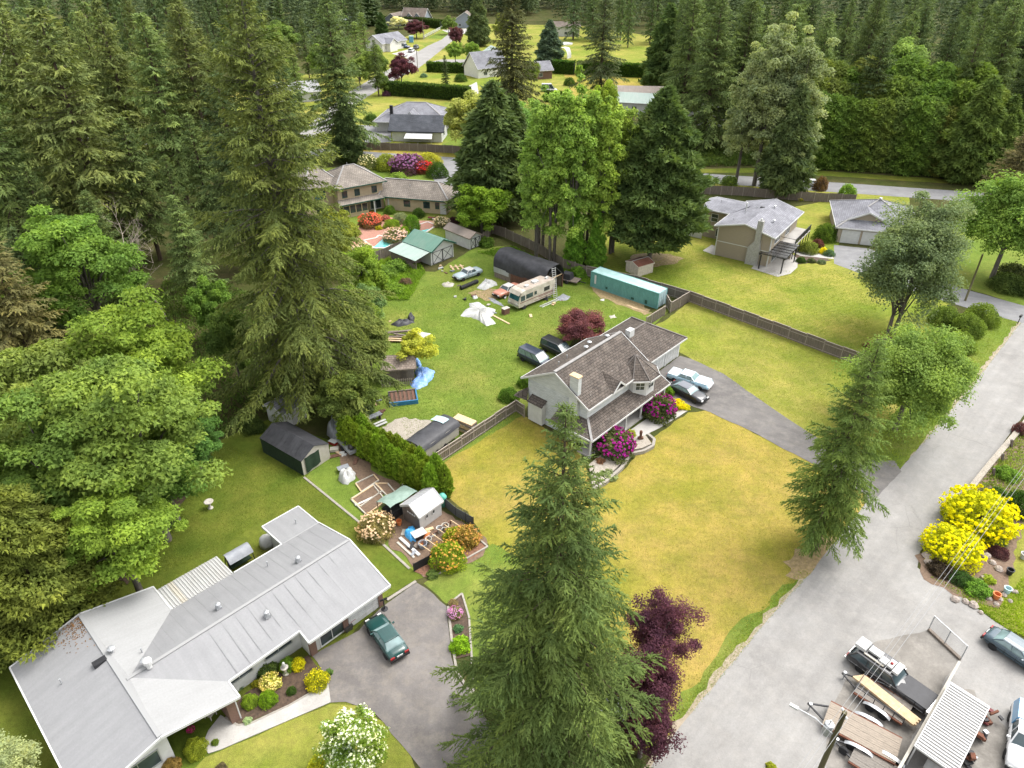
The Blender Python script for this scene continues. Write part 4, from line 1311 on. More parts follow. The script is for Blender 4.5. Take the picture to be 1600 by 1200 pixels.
for k in range(4):
    MB().box(-9.28 + k * 1.45, 5.74, 0, -9.16 + k * 1.45, 5.94, 2.0).build('post', 'white_trim', ws)

# ---------------------------------------------------------------- double garage house
_o = G(1305, 378, 0)
gh = thing('house', 'grey roofed house with two white garage doors and front gable', 'house', (_o.x, _o.y, 0), R(-16.7))
MB().box(0, 0, 0, 13.5, 14.5, 2.75).build('wall', 'beige_siding', gh)
hip_roof(gh, -.5, 14, -.3, 15.2, 2.8, 6.1, 'grey_shingle', inset=(7.2, 7.0))
gable_y = 1.6
slope(gh, [(.2, gable_y, 3.2), (4.7, gable_y, 5.3), (4.7, 6.5, 5.3), (.9, 3.0, 3.55)], 'grey_shingle')
slope(gh, [(9.2, gable_y, 3.2), (4.704, gable_y, 5.3), (4.704, 6.5, 5.3), (8.5, 3.0, 3.55)], 'grey_shingle')
MB().add([(.5, gable_y + .35, 3.0), (8.9, gable_y + .35, 3.0), (4.7, gable_y + .35, 5.15), (.5, gable_y + .6, 3.0), (8.9, gable_y + .6, 3.0), (4.7, gable_y + .6, 5.15)], [(0, 1, 2), (3, 5, 4), (0, 2, 5, 3), (1, 4, 5, 2)]).build('gable_wall', 'beige_siding', gh)
edges(gh, [((.15, gable_y - .04, 3.2), (4.7, gable_y - .04, 5.35)), ((9.25, gable_y - .04, 3.2), (4.7, gable_y - .04, 5.35))], h=.25)
for xx in (2.2, 5.6):
    door(gh, (xx, 0, 0), -PI / 2, 2.75, 2.25, 'white_paint', 4)
win(gh, (0, 5, .9), PI, 1.5, 1.3)
vent(gh, (6.8, 7.2, 6.0), 'mush')
vent(gh, (6.2, 4.2, 5.1), 'pipe')

# ---------------------------------------------------------------- tan house with the pool
_o = G(604, 330, 0)
th = thing('house', 'tan house with green trim, hipped tile roof and long garden wing', 'house', (_o.x, _o.y, 0), R(-13.5))
MB().box(-.5, .9, 0, 12.3, 8.0, 2.75).build('wing_wall', 'tan_stucco', th)
hip_roof(th, -1.6, 13.1, .3, 8.9, 2.8, 5.2, 'tan_tile_roof', inset=(.0, 3.6), fascia='dark_green_trim')
for xx, ww in ((4.1, 1.2), (8.2, 1.2), (10.4, .7)):
    win(th, (xx, .9, 1.0), -PI / 2, ww, 1.2, 'dark_green_trim', bars=0)
door(th, (11.6, .9, 0), -PI / 2, .95, 2.1, 'white_paint', 1, rows=2)
t2 = MB()
a2 = R(47)                                                # main block turned against the wing
mo = Vector((-7.6, -5.0, 0))
t2o = bpy.data.objects.new('main_block', None)
sc.collection.objects.link(t2o)
t2o.parent = th
t2o.location = mo
t2o.rotation_euler = (0, 0, a2)
MB().box(0, 0, 0, 9.4, 9.5, 5.45).build('wall', 'tan_stucco', t2o)
MB().box(-5.5, 2.8, 0, 0, 12.5, 5.45).build('wall', 'tan_stucco', t2o)
hip_roof(t2o, -.7, 10.2, -.7, 10.2, 5.5, 8.2, 'tan_tile_roof', inset=(4.4, 4.4), fascia='dark_green_trim')
hip_roof(t2o, -6.3, 2.5, 2.0, 13.2, 5.45, 8.4, 'tan_tile_roof', inset=(4.2, 3.6), fascia='dark_green_trim')
for xx in (1.4, 4.0, 7.6):
    win(t2o, (xx, 0, 3.5), -PI / 2, .95, 1.2, 'dark_green_trim', bars=0)
win(t2o, (-2.6, 2.8, 3.1), -PI / 2, 2.2, 1.5, 'dark_green_trim', 'teal_glass', bars=1)
win(t2o, (-2.6, 2.8, .4), -PI / 2, 1.9, 1.7, 'dark_green_trim', bars=1)
slope(t2o, [(-.6, -1.9, 2.7), (9.9, -1.9, 2.7), (9.9, .05, 3.2), (-.2, .05, 3.2)], 'tan_tile_roof', .1, 'veranda_roof')
edges(t2o, [((-.6, -1.95, 2.7), (9.9, -1.95, 2.7))], m='dark_green_trim')
MB().box(.2, -1.5, 0, 5.4, -.02, .7).build('bay_base', 'tan_stucco', t2o)
for k in range(4):
    win(t2o, (.9 + k * 1.25, -1.5, .72), -PI / 2, 1.1, 1.6, 'tan_stucco', bars=0)
MB().box(.2, -1.48, .7, 5.4, -.02, 2.6).build('bay_dark_fill', 'black_void', t2o)  # solid block painted near-black for the unlit inside of the bay
for xx in (6.6, 9.6):
    MB().box(xx - .12, -1.8, 0, xx + .12, -1.56, 2.65).build('veranda_post', 'white_trim', t2o)
win(t2o, (7.6, 0, .2), -PI / 2, 2.2, 2.0, 'white_trim', bars=1)
vent(t2o, (4.5, 5, 8.1), 'pipe')
vent(th, (4.2, 3, 4.2), 'pipe')

# swimming pool
mat('pool_coping', (.62, .58, .52), (.5, .46, .42), s=4)
pm, pnt, pp = newmat('pool_water')
pp.inputs['Base Color'].default_value = (.10, .50, .46, 1)
pf = noise(pnt, coords(pnt), .6, 3)
pnt.links.new(ramp(pnt, pf, [(.3, (.07, .40, .38)), (.7, (.16, .56, .51))]), pp.inputs['Base Color'])
pp.inputs['Roughness'].default_value = .08
bump(pnt, pp, noise(pnt, coords(pnt), 5, 3), .12, .03)
pool_px = [(568, 376), (588, 372), (592, 368), (606, 371), (614, 368), (636, 362), (652, 352), (668, 347), (682, 352), (668, 362), (640, 372), (618, 380), (602, 388), (585, 388)]
pool = thing('swimming_pool', 'turquoise garden pool behind the green roofed shed', 'pool', G(625, 370))
ptl = [(G(*p).x - pool.location.x, G(*p).y - pool.location.y) for p in pool_px]
MB().add([(x, y, .05) for x, y in reversed(ptl)], [tuple(range(len(ptl)))]).build('water', 'pool_water', pool)
b = MB()
for i in range(len(ptl)):
    a, c = ptl[i], ptl[(i + 1) % len(ptl)]
    b.beam((a[0], a[1], .05), (c[0], c[1], .05 + .001 * (i % 3)), .35, .1)
b.build('coping', 'pool_coping', pool)

# ---------------------------------------------------------------- white house with charcoal garage roof
_o = G(612, 222, 0)
wh = thing('house', 'white house with charcoal garage roof behind the far wooden fence', 'house', (_o.x, _o.y, 0), R(-6))
gable_walls(wh, 0, 13.2, 1.0, 9.0, 2.7, 5.9, 'white_paint', axis='x')
gable_roof(wh, -.9, 13.9, .4, 9.6, 2.7, 6.0, 'charcoal_shingle', axis='x', fascia='charcoal_shingle')
MB().box(-7, 11, 0, 12, 24, 2.8).build('wall', 'white_paint', wh)
hip_roof(wh, -7.6, 14, 9.8, 26, 2.8, 6.6, 'grey_shingle', inset=(8.1, 8.1))
gable_roof(wh, 1.4, 5.2, 8.5, 13, 4.0, 5.9, 'grey_shingle', axis='y')
win(wh, (13.2, 4.5, 1.0), 0, 1.3, 1.1)
MB().box(-3.2, 12.5, 3, -2.4, 13.2, 6.6).build('chimney', 'dark_metal', wh)
bt = thing('canopy', 'bright white sheet canopy against the wall of the white house', 'canopy', (_o.x, _o.y, 0), R(-6))
slope(bt, [(3.8, -1.9, 1.5), (11.2, -1.9, 1.5), (10.9, .9, 2.5), (4.0, .9, 2.5)], 'white_trim', .04, 'sheet')
for xx in (4, 7.5, 11):
    MB().beam((xx, -1.8, 0), (xx, -1.8, 1.46), .06).build('post', 'galvanised', bt)

# ---------------------------------------------------------------- far houses
def simple_house(px, py, yaw, L, D, he, hr, wall, roof, label, axis='x', wins=3, dormers=0, porch=False, name='house', sc_=1.):
    o = G(px, py, 0)
    t = thing(name, label, 'house' if name == 'house' else 'shed', (o.x, o.y, 0), yaw)
    gable_walls(t, -L / 2, L / 2, 0, D, he, hr, wall, axis=axis)
    gable_roof(t, -L / 2 - .5, L / 2 + .5, -.5, D + .5, he, hr + .12, roof, axis=axis)
    for k in range(wins):
        win(t, (L * ((k + .5) / wins - .5), 0, .9), -PI / 2, 1.4, 1.3)
    for k in range(dormers):
        x = L * ((k + .5) / dormers - .5) * .7
        zb = he + .6
        gable_walls(t, x - 1.2, x + 1.2, 1.0, 4.0, zb + 1.2, zb + 2.5, wall, axis='y', z0=he - .3, name='dormer_wall')
        gable_roof(t, x - 1.6, x + 1.6, .7, 4.4, zb + 1.2, zb + 2.7, roof, axis='y')
        win(t, (x, 1.0, zb + .1), -PI / 2, 1.0, 1.0, bars=0)
    if porch:
        slope(t, [(-L / 2, -3, he - .6), (L / 2, -3, he - .6), (L / 2, -.4, he + .2), (-L / 2, -.4, he + .2)], roof, .1, 'porch_roof')
        for k in range(5):
            x = L * (k / 4 - .5) * .95
            MB().box(x - .15, -2.8, 0, x + .15, -2.5, he - .65).build('porch_post', 'white_trim', t)
    return t


far1 = simple_house(645, 40, R(-18), 14, 11, 3.2, 8.6, 'grey_blue_siding', 'brown_shingle', 'large grey craftsman house with two dormers at the top of the far street', dormers=2, porch=True)
gable_walls(far1, -16, -7, -4, 9, 3.0, 6.2, 'grey_blue_siding', axis='y', name='garage_wall')
gable_roof(far1, -16.6, -6.4, -4.6, 9.5, 3.0, 6.3, 'brown_shingle', axis='y')
win(far1, (-11.5, -4, 3.4), -PI / 2, 1.0, 1.2, bars=0)
far2 = simple_house(617, 78, R(58), 17, 10, 3.4, 6.6, 'cream_wall', 'grey_shingle', 'cream house with grey hip roof under construction beside the far street', wins=3)
gable_walls(far2, -6, -1, -2.5, 0, 3.4, 5.2, 'cream_wall', axis='y', name='bay_wall')
gable_roof(far2, -6.5, -.5, -3, 3, 3.4, 5.4, 'grey_shingle', axis='y')
simple_house(727, 44, R(-4), 12, 9, 4.0, 8.0, 'grey_blue_siding', 'brown_shingle', 'grey blue garage with white gable window at the end of the far street', axis='y', wins=2)
simple_house(884, 57, R(-2), 14, 7, 4.6, 6.6, 'white_paint', 'brown_shingle', 'long white outbuilding on the lawn at top centre', wins=1)
h3 = simple_house(770, 120, R(35), 13, 10, 3.2, 8.4, 'cream_wall', 'grey_shingle', 'house with steep grey roof half hidden behind the tall dark fir', wins=2, dormers=1)
simple_house(775, 96, R(20), 7, 6, 3.2, 5.4, 'dark_green_trim', 'pale_green_metal', 'small green garage with pale roof behind two round trees', axis='y', wins=0)
simple_house(845, 124, R(20), 9, 8, 3., 5.6, 'brick_wall', 'grey_shingle', 'small brown house with grey roof beside a stone patio', axis='x', wins=1)
hg = simple_house(990, 178, R(-15), 12, 9, 3.2, 5.2, 'white_paint', 'pale_green_metal', 'white house with pale green metal roof behind the bright poplars', wins=1)
simple_house(998, 160, R(-6), 15, 6, 3.0, 4.4, 'white_paint', 'brown_metal', 'long low building with brown roof behind the pale green roof', wins=0)
simple_house(1092, 196, R(-40), 11, 8, 3.0, 6.0, 'white_paint', 'membrane_light', 'house with pale grey roof glimpsed between conifer trunks', wins=1)
simple_house(1270, 190, R(-20), 11, 8, 3.0, 5.2, 'white_paint', 'membrane_light', 'white house glimpsed under the conifers behind the far road', wins=2)
simple_house(1575, 150, R(-20), 14, 9, 3.0, 5.4, 'cream_wall', 'membrane_light', 'pale roofed house peeping over the tall cedar hedge', wins=1)
simple_house(545, 42, R(30), 10, 8, 3.0, 5.6, 'cream_wall', 'pale_green_metal', 'house with pale green roof among trees left of the far street', wins=1)
simple_house(470, 160, R(25), 13, 9, 3., 5.6, 'white_paint', 'membrane_light', 'white house half hidden behind the tallest left conifers', wins=3)
simple_house(300, 150, R(10), 13, 9, 3., 5.4, 'white_paint', 'grey_shingle', 'pale house glimpsed through the left conifers', wins=3)
simple_house(60, 130, R(10), 12, 8, 3., 5.4, 'white_paint', 'membrane_light', 'white house glimpsed through the trees at far left', wins=3)
for _ch in list(t2o.children):
    _mb = t2o.matrix_basis @ _ch.matrix_basis
    _ch.parent = th
    _ch.matrix_basis = _mb
bpy.data.objects.remove(t2o)
# ================================================================ sheds and shelters
def xdoor(par, x0, x1, y, z1, m='white_paint', tr='dark_metal'):
    """pair of plank doors braced with dark X boards"""
    for k in range(2):
        a = x0 + (x1 - x0) * k / 2 + .03
        c = x0 + (x1 - x0) * (k + 1) / 2 - .03
        d = MB().box(a, y - .05, .08, c, y - .005, z1).build('door', m, par)
        b = MB()
        for p, q in (((a, .1), (c, z1)), ((c, .1), (a, z1)), ((a, .12), (c, .12)), ((a, z1 - .05), (c, z1 - .05)), ((a + .04, .1), (a + .04, z1)), ((c - .04, .1), (c - .04, z1))):
            b.beam((p[0], y - .07 - .003 * len(b.f) / 6, p[1]), (q[0], y - .07 - .003 * len(b.f) / 6, q[1]), .035, .07)
        b.build('brace', tr, d)


_o, _e = G(674, 415), G(710, 400.5)
gs = thing('garden_shed', 'white shed with green metal roof and open lean-to', 'shed', (_o.x, _o.y, 0), yaw2(_o, _e))
gable_walls(gs, 0, 5.2, 0, 6.3, 2.5, 3.85, 'white_paint', axis='y')
gable_roof(gs, -.25, 5.5, -.5, 6.8, 2.55, 4.0, 'green_metal', axis='y', t=.06, fascia='dark_green_trim')
xdoor(gs, .3, 4.9, 0, 2.2)
slope(gs, [(-3.5, -.1, 1.95), (-.22, -.1, 2.5), (-.22, 6.6, 2.5), (-3.5, 6.6, 1.95)], 'pale_green_metal', .05, 'lean_to_roof')
MB().box(-3.3, 2.5, 0, -.02, 6.3, 1.9).build('lean_to_wall', 'weathered_wood', gs)
MB().box(-3.35, .2, 0, -3.25, 2.5, 1.1).build('lean_to_wall', 'weathered_wood', gs)
for yy in (.1, 2.3):
    MB().beam((-3.2, yy, 0), (-3.2, yy, 1.95), .1).build('post', 'weathered_wood', gs)
_o, _e = G(734, 390), G(748, 385)
wsd = thing('garden_shed', 'small white shed with brown roof and cross braced doors', 'shed', (_o.x, _o.y, 0), R(44))
gable_walls(wsd, 0, 2.6, 0, 6.6, 2.05, 2.75, 'white_paint', axis='y')
gable_roof(wsd, -.2, 2.8, -.3, 6.9, 2.1, 2.9, 'brown_metal', axis='y', t=.06, fascia='brown_metal')
xdoor(wsd, .2, 2.4, 0, 1.9)

_o, _e = G(996, 433), G(1022, 425)
rs = thing('garden_shed', 'small cream metal shed with rusty brown roof', 'shed', (_o.x, _o.y, 0), yaw2(_o, _e))
mat('cream_metal', (.62, .56, .46), (.46, .40, .32), s=2.5, rough=.6)
gable_walls(rs, 0, 3.3, 0, 2.9, 1.75, 2.15, 'cream_metal', axis='x')
gable_roof(rs, -.1, 3.4, -.1, 3.0, 1.75, 2.25, 'rust_roof', axis='x', t=.05, fascia='cream_metal')
MB().beam((-.1, 1.45, 2.29), (3.4, 1.45, 2.29), .12, .04).build('ridge_cap', 'white_trim', rs)
MB().box(-.02, .7, 0, 0, 2.1, 1.6).build('door', 'cream_metal', rs)

mat('black_tarp', (.055, .055, .06), (.03, .03, .034), s=1.2, rough=.5, bmp=.5, bs=3)
mat('grey_tarp', (.30, .31, .33), (.20, .21, .23), s=1.5, rough=.5, bmp=.4, bs=3)
mat('white_sheet', (.54, .54, .52), (.38, .375, .355), s=1.6, rough=.7, bmp=.4, bs=4)
mat('blue_tarp', (.06, .22, .60), (.30, .42, .66), s=2.4, rough=.45, bmp=.6, bs=6)
mat('bright_blue_tarp', (.02, .30, .68), (.12, .45, .78), s=2.6, rough=.45, bmp=.6, bs=6)
mat('green_tarp', (.25, .33, .28), (.17, .24, .20), s=1.5, rough=.5, bmp=.5, bs=4)
mat('dark_green_cloth', (.025, .045, .025), (.015, .03, .018), s=2, rough=.8)


def hoop(name, label, o, rz, L, W, H, m, cat='shelter', wall=.0, wob=.06, ends=True):
    """tarp stretched over hoops: arched barrel with sagging cloth"""
    t = thing(name, label, cat, o, rz)
    rr = random.Random(5)
    ph = [rr.random() * 6 for _ in range(6)]

    def f(u, v):
        a = math.pi * u
        x = L * v
        k = 1 - wob * (.5 + .5 * math.sin(v * 22 + ph[0])) * math.sin(a) * .5 + .02 * math.sin(v * 9 + a * 7 + ph[1])
        e = .75
        y = W / 2 - W / 2 * math.copysign(abs(math.cos(a)) ** e, math.cos(a)) * k
        return (x, y, wall + (H - wall) * abs(math.sin(a)) ** e * k)
    MB().grid(f, 22, 26).build('cover', m, t, smooth=True)
    return t


_o = G(771, 432)
hs = hoop('tarp_shelter', 'long arched shelter under a dark grey tarp with rusty lower wall', (_o.x, _o.y, 0), R(-42), 10.8, 4.6, 4.3, 'black_tarp', wall=1.6)
mat('rust_board', (.17, .085, .055), (.10, .055, .04), s=2, st=(3, 3, 1), bmp=.3)
for k in range(6):
    MB().box(.2 + k * 1.75, .02, 0, 1.93 + k * 1.75, .1, 1.75).build('side_board', 'rust_board' if k > 1 else 'weathered_wood', hs)
MB().box(.1, -.02, .9, 3.3, .015, 1.75).build('side_panel', 'galvanised', hs)
MB().box(.1, 4.45, 0, 10.6, 4.55, 1.7).build('side_wall', 'weathered_wood', hs)
MB().add([(.3, .1, 0), (.3, 4.5, 0), (.3, 4.4, 2.4), (.3, 3.4, 3.8), (.3, 2.3, 4.2), (.3, 1.2, 3.8), (.3, .2, 2.4)], [(0, 1, 2, 3, 4, 5, 6)]).build('end_wall', 'black_tarp', hs)
for k, yy in enumerate((.15, 4.4)):
    MB().beam((10.7, yy, 0), (10.7, yy, 2.2), .14).build('end_post', 'rust_board', hs)
MB().beam((10.7, .2, 2.2), (10.7, 2.3, 4.15), .12).build('rafter', 'black_tarp', hs)
MB().beam((10.7, 4.4, 2.2), (10.7, 2.3, 4.15), .12).build('rafter', 'black_tarp', hs)
MB().beam((10.66, .2, 2.25), (10.66, 4.4, 2.25), .1).build('tie_beam', 'raw_timber', hs)
MB().box(9.2, .8, 0, 10.2, 2.2, 1.6).build('stored_crate', 'rust_board', hs)

# black garage tent
_o, _e = G(475, 743), G(516, 716)
bt2 = thing('garage_tent', 'black and cream fabric garage tent on the near lawn', 'tent', (_o.x, _o.y, 0), yaw2(_o, _e))
WT, LT = 3.5, 6.6
slope(bt2, [(-.1, -.15, 1.95), (WT / 2, -.15, 2.85), (WT / 2, LT, 2.85), (-.1, LT, 1.95)], 'black_tarp', .04, 'cover')
slope(bt2, [(WT + .1, -.15, 1.95), (WT / 2 + .004, -.15, 2.85), (WT / 2 + .004, LT, 2.85), (WT + .1, LT, 1.95)], 'black_tarp', .04, 'cover')
MB().box(-.06, -.02, 0, 0, LT - .02, 1.93).build('side_sheet', 'dark_green_cloth', bt2)
MB().box(WT, -.02, 0, WT + .06, LT - .02, 1.93).build('side_sheet', 'cream_cloth', bt2)
MB().add([(0, -.02, 0), (WT, -.02, 0), (WT, -.02, 1.93), (WT / 2, -.02, 2.8), (0, -.02, 1.93)], [(0, 1, 2, 3, 4)]).build('front_sheet', 'cream_cloth', bt2)
MB().add([(WT, LT - .03, 0), (0, LT - .03, 0), (0, LT - .03, 1.93), (WT / 2, LT - .03, 2.8), (WT, LT - .03, 1.93)], [(0, 1, 2, 3, 4)]).build('back_sheet', 'cream_cloth', bt2)
MB().grid(lambda u, v: (.35 + 1.9 * u, -.12 - .04 * math.sin(u * 11), .15 + .25 * u * (1 - v) + 1.9 * v), 12, 4).build('door_flap', 'dark_green_cloth', bt2, smooth=True)
for k in range(9):
    y = .4 + k * .7
    MB().beam((.1, y, 2.06), (1.45, y + .25, 2.74), .03, .03).build('tarp_fold', 'black_tarp', bt2)

# grey plastic shed and green tarp beside it
_o, _e = G(657, 829), G(694, 808)
ps = thing('plastic_shed', 'small grey plastic shed with pitched roof beside the mulch bed', 'shed', (_o.x, _o.y, 0), R(49))
mat('grey_plastic', (.46, .45, .43), (.38, .37, .355), s=2, rough=.6)
mat('brown_plastic', (.15, .12, .10), (.10, .08, .07), s=2, rough=.6)
sheetroof('plastic_roof', (.42, .42, .43), (.36, .36, .37), (.34, .34, .34), ribs=.9)
gable_walls(ps, 0, 2.8, 0, 2.35, 1.75, 2.5, 'grey_plastic', axis='x')
gable_roof(ps, -.12, 2.95, -.15, 2.5, 1.75, 2.62, 'plastic_roof', axis='x', t=.05, fascia='grey_plastic')
MB().add([(-.02, .05, .05), (-.02, 2.3, .05), (-.02, 2.3, 1.75), (-.02, 1.17, 2.4), (-.02, .05, 1.75)], [(4, 3, 2, 1, 0)]).build('door_face', 'brown_plastic', ps)
win(ps, (.9, 0, .95), -PI / 2, .22, .5, 'grey_plastic', bars=0)
win(ps, (1.75, 0, .95), -PI / 2, .22, .5, 'grey_plastic', bars=0)
for k in range(4):
    MB().box(-.05, .55 + k * .3, 1.4, -.025, .73 + k * .3, 1.55).build('door_light', 'white_trim', ps)
gt = thing('tarp_lean_to', 'grey green tarp stretched over a frame behind the plastic shed', 'shelter', (_o.x, _o.y, 0), R(49))
MB().grid(lambda u, v: (-1.2 + 3.4 * u, 2.6 + 2.2 * v, 2.15 - .9 * (v - .2) ** 2 - .25 * u + .08 * math.sin(9 * u + 5 * v)), 14, 10).build('sheet', 'green_tarp', gt, smooth=True)
for xx, yy in ((-1.1, 2.7), (2.1, 2.7), (-1.1, 4.7), (2.1, 4.7)):
    MB().beam((xx, yy, 0), (xx, yy, 1.7), .06).build('post', 'weathered_wood', gt)
MB().box(-.9, 2.9, 0, .6, 4.3, .9).build('stored_box', 'dark_metal', gt)

# old wooden shed under the yellow tree
_o = G(602, 605)
os_ = thing('wooden_shed', 'weathered wooden shed with mossy roof beside the blue tarp', 'shed', (_o.x, _o.y, 0), R(8))
gable_walls(os_, 0, 3.6, 1.0, 3.8, 2.0, 2.7, 'weathered_wood', axis='x')
shingle('mossy_roof', (.32, .26, .22), (.24, .19, .16), (.12, .1, .08), .4, .3, light=(.5, .45, .4))
gable_roof(os_, -.3, 3.9, .6, 4.2, 2.0, 2.85, 'mossy_roof', axis='x', t=.07, fascia='weathered_wood')
MB().box(1.9, .95, 0, 2.7, 1.0, 1.8).build('door', 'brown_plastic', os_)
lf = thing('picket_fence', 'short grey picket fence in front of the weathered shed', 'fence', (_o.x, _o.y, 0), R(8))
for k in range(16):
    MB().box(-.4 + k * .24, -.02, 0, -.3 + k * .24, .02, 1.0 + .04 * (k % 3)).build('picket', 'fence_rail', lf)
for z_ in (.3, .8):
    MB().box(-.45, .02, z_, 3.5, .06, z_ + .08).build('rail', 'fence_wood', lf)
# white shed under the big fir
_o = G(452, 668)
us = thing('garden_shed', 'white shed mostly hidden under the big fir behind the tent', 'shed', (_o.x, _o.y, 0), R(53))
gable_walls(us, -.5, 2.6, 0, 3, 2.1, 2.7, 'white_paint', axis='x')
gable_roof(us, -.7, 2.8, -.2, 3.2, 2.1, 2.85, 'grey_shingle', axis='x', t=.06)
MB().box(.6, -.05, 0, 1.5, 0, 1.9).build('door', 'grey_plastic', us)

# garden swing canopy and dark bin at the back of the bungalow
_o = G(377, 884, 0)
sw = thing('swing_seat', 'garden swing seat with curved dark grey canopy behind the bungalow', 'swing seat', (_o.x, _o.y, 0), R(46))
MB().grid(lambda u, v: (-1.1 + 2.2 * u, -.75 + 1.5 * v, 2.0 - .55 * (2 * v - 1) ** 2), 8, 10).build('canopy', 'grey_tarp', sw, smooth=True)
for xx in (-1.1, 1.1):
    MB().beam((xx, -.7, 0), (xx, 0, 1.95), .06).build('leg', 'dark_metal', sw)
    MB().beam((xx, .7, 0), (xx, 0, 1.95), .06).build('leg', 'dark_metal', sw)
MB().box(-.95, -.3, .45, .95, .3, .55).build('seat', 'dark_green_cloth', sw)
MB().box(-.95, .3, .55, .95, .38, 1.05).build('backrest', 'dark_green_cloth', sw)
_o = G(418, 852)
cv = thing('covered_barbecue', 'barbecue under a pale cover beside the flat roof corner', 'barbecue', (_o.x, _o.y, 0), R(46))
MB().lathe([(.65, 0), (.7, .5), (.55, .95), (.2, 1.1)], 8).build('cover', 'white_sheet', cv, smooth=True)
MB().box(.55, -.3, 0, 1.1, .3, .8).build('side_shelf', 'dark_metal', cv)
# bird bath
_o = G(329, 794)
bb = thing('bird_bath', 'stone bird bath alone on the near back lawn', 'bird bath', (_o.x, _o.y, 0))
mat('pale_stone', (.52, .48, .42), (.36, .33, .29), s=6, bmp=.4)
MB().lathe([(.26, 0), (.26, .08), (.14, .12), (.1, .35), (.12, .62), (.2, .7)], 14).build('pedestal', 'pale_stone', bb, smooth=True)
MB().lathe([(.2, .7), (.42, .8), (.45, .88), (.38, .88), (.1, .8)], 16).build('basin', 'pale_stone', bb, smooth=True)

# ================================================================ shipping container
_a, _b = G(922, 447.5), G(1027, 483)
ct = thing('shipping_container', 'long teal steel shipping container by the wooden fence', 'container', (_a.x, _a.y, 0), R(-41.2))
mat('teal_paint', (.145, .345, .32), (.11, .27, .25), s=1.4, st=(1, 1, .5), rough=.6)
mat('teal_top_lit', (.42, .60, .58), (.30, .47, .45), s=1.2, rough=.6)  # light falling on the top is painted in as a paler teal
mat('pale_teal', (.48, .62, .64), (.34, .48, .50), s=2, rough=.5)
CL, CW, CH = 12.19, 2.44, 2.59


def corrug(L, n, d):
    pts = []
    for k in range(n):
        a, p = L * k / n, L / n
        pts += [(a, 0), (a + p * .35, 0), (a + p * .5, d), (a + p * .85, d)]
    return pts + [(L, 0)]


for yy, s in ((0.03, 1), (CW - .03, -1)):
    cp = corrug(CL - .3, 42, .05)
    n_ = len(cp)
    MB().add([(.15 + x, yy + s * d, .16) for x, d in cp] + [(.15 + x, yy + s * d, CH - .1) for x, d in cp], [(i, i + 1, n_ + i + 1, n_ + i) for i in range(n_ - 1)]).build('side_wall', 'teal_paint', ct)
MB().box(.02, .02, CH - .08, CL - .02, CW - .02, CH - .02).build('roof', 'teal_top_lit', ct)
MB().box(.03, .1, .16, .06, CW - .1, CH - .1).build('end_wall', 'teal_paint', ct)
for k in range(2):
    d_ = MB().box(CL - .07, .12 + k * (CW / 2 - .1), .2, CL - .02, CW / 2 - .03 + k * (CW / 2 - .1), CH - .15).build('door', 'pale_teal', ct)  # door end in paler teal: its brighter light is painted on
    for q in (.3, .8):
        MB().beam((CL, .12 + k * (CW / 2 - .1) + q, .2), (CL, .12 + k * (CW / 2 - .1) + q, CH - .2), .04).build('lock_bar', 'galvanised', d_)
for xx in (.08, CL - .08):
    for yy in (.08, CW - .08):
        MB().box(xx - .08, yy - .08, 0, xx + .08, yy + .08, CH).build('corner_post', 'teal_paint', ct)
for zz in (.08, CH - .06):
    for yy in (.05, CW - .05):
        MB().box(.16, yy - .05, zz - .06, CL - .16, yy + .05, zz + .06).build('rail', 'teal_paint', ct)
MB().box(.75, -.035, .75, 1.1, -.025, 2.2).build('id_plate', 'white_trim', ct)
MB().box(2.9, -.03, .5, 3.25, -.02, .85).build('patch', 'dark_green_trim', ct)
MB().box(7.6, -.03, .25, 8.1, -.02, .6).build('patch', 'dark_green_trim', ct)
MB().box(10.0, -.03, .3, 10.4, -.02, .9).build('patch', 'dark_green_trim', ct)

# ================================================================ fences
def fence(px, h, label, m='fence_wood', panel=2.4, boards=14, rail='fence_rail', world=None, name='wooden_fence', toprail=True, gap=0.):
    P = [G(*p) for p in px] if not world else [Vector((x, y, 0)) for x, y in world]
    t = thing(name, label, 'fence', P[0])
    o = P[0]
    rr = random.Random(len(label))
    for i in range(len(P) - 1):
        a, c = P[i] - o, P[i + 1] - o
        L = (c - a).length
        n = max(1, round(L / panel))
        rz = math.atan2((c - a).y, (c - a).x)
        d = (c - a) / n
        for k in range(n + (1 if i == len(P) - 2 else 0)):
            q = a + d * k
            MB().obox((q.x, q.y, (h + .1) / 2), (.11, .11, h + .1), rz).build('post', rail, t)
        for k in range(n):
            b = MB()
            q, e = a + d * k, (c - a).normalized()
            nn = Vector((-e.y, e.x, 0))
            pl = d.length
            hh = h - .05 * (k % 2) - rr.random() * .06
            for j in range(boards):
                s = q + e * (pl * (j + .5) / boards) + nn * ((.02 if j % 2 else -.02))
                b.obox((s.x, s.y, (hh + rr.random() * .04) / 2 + .03), (pl / boards * (1.06 if not gap else 1 - gap), .02, hh), rz)
            b.build('panel', m, t)
            if toprail:
                MB().beam((q.x, q.y, hh + .07), ((q + d).x, (q + d).y, hh + .07), .12, .05).build('rail', rail, t)
                for zz in (.25, hh - .35):
                    w = q - nn * .05
                    MB().beam((w.x, w.y, zz), ((w + d).x, (w + d).y, zz), .05, .09).build('rail', rail, t)
    return t


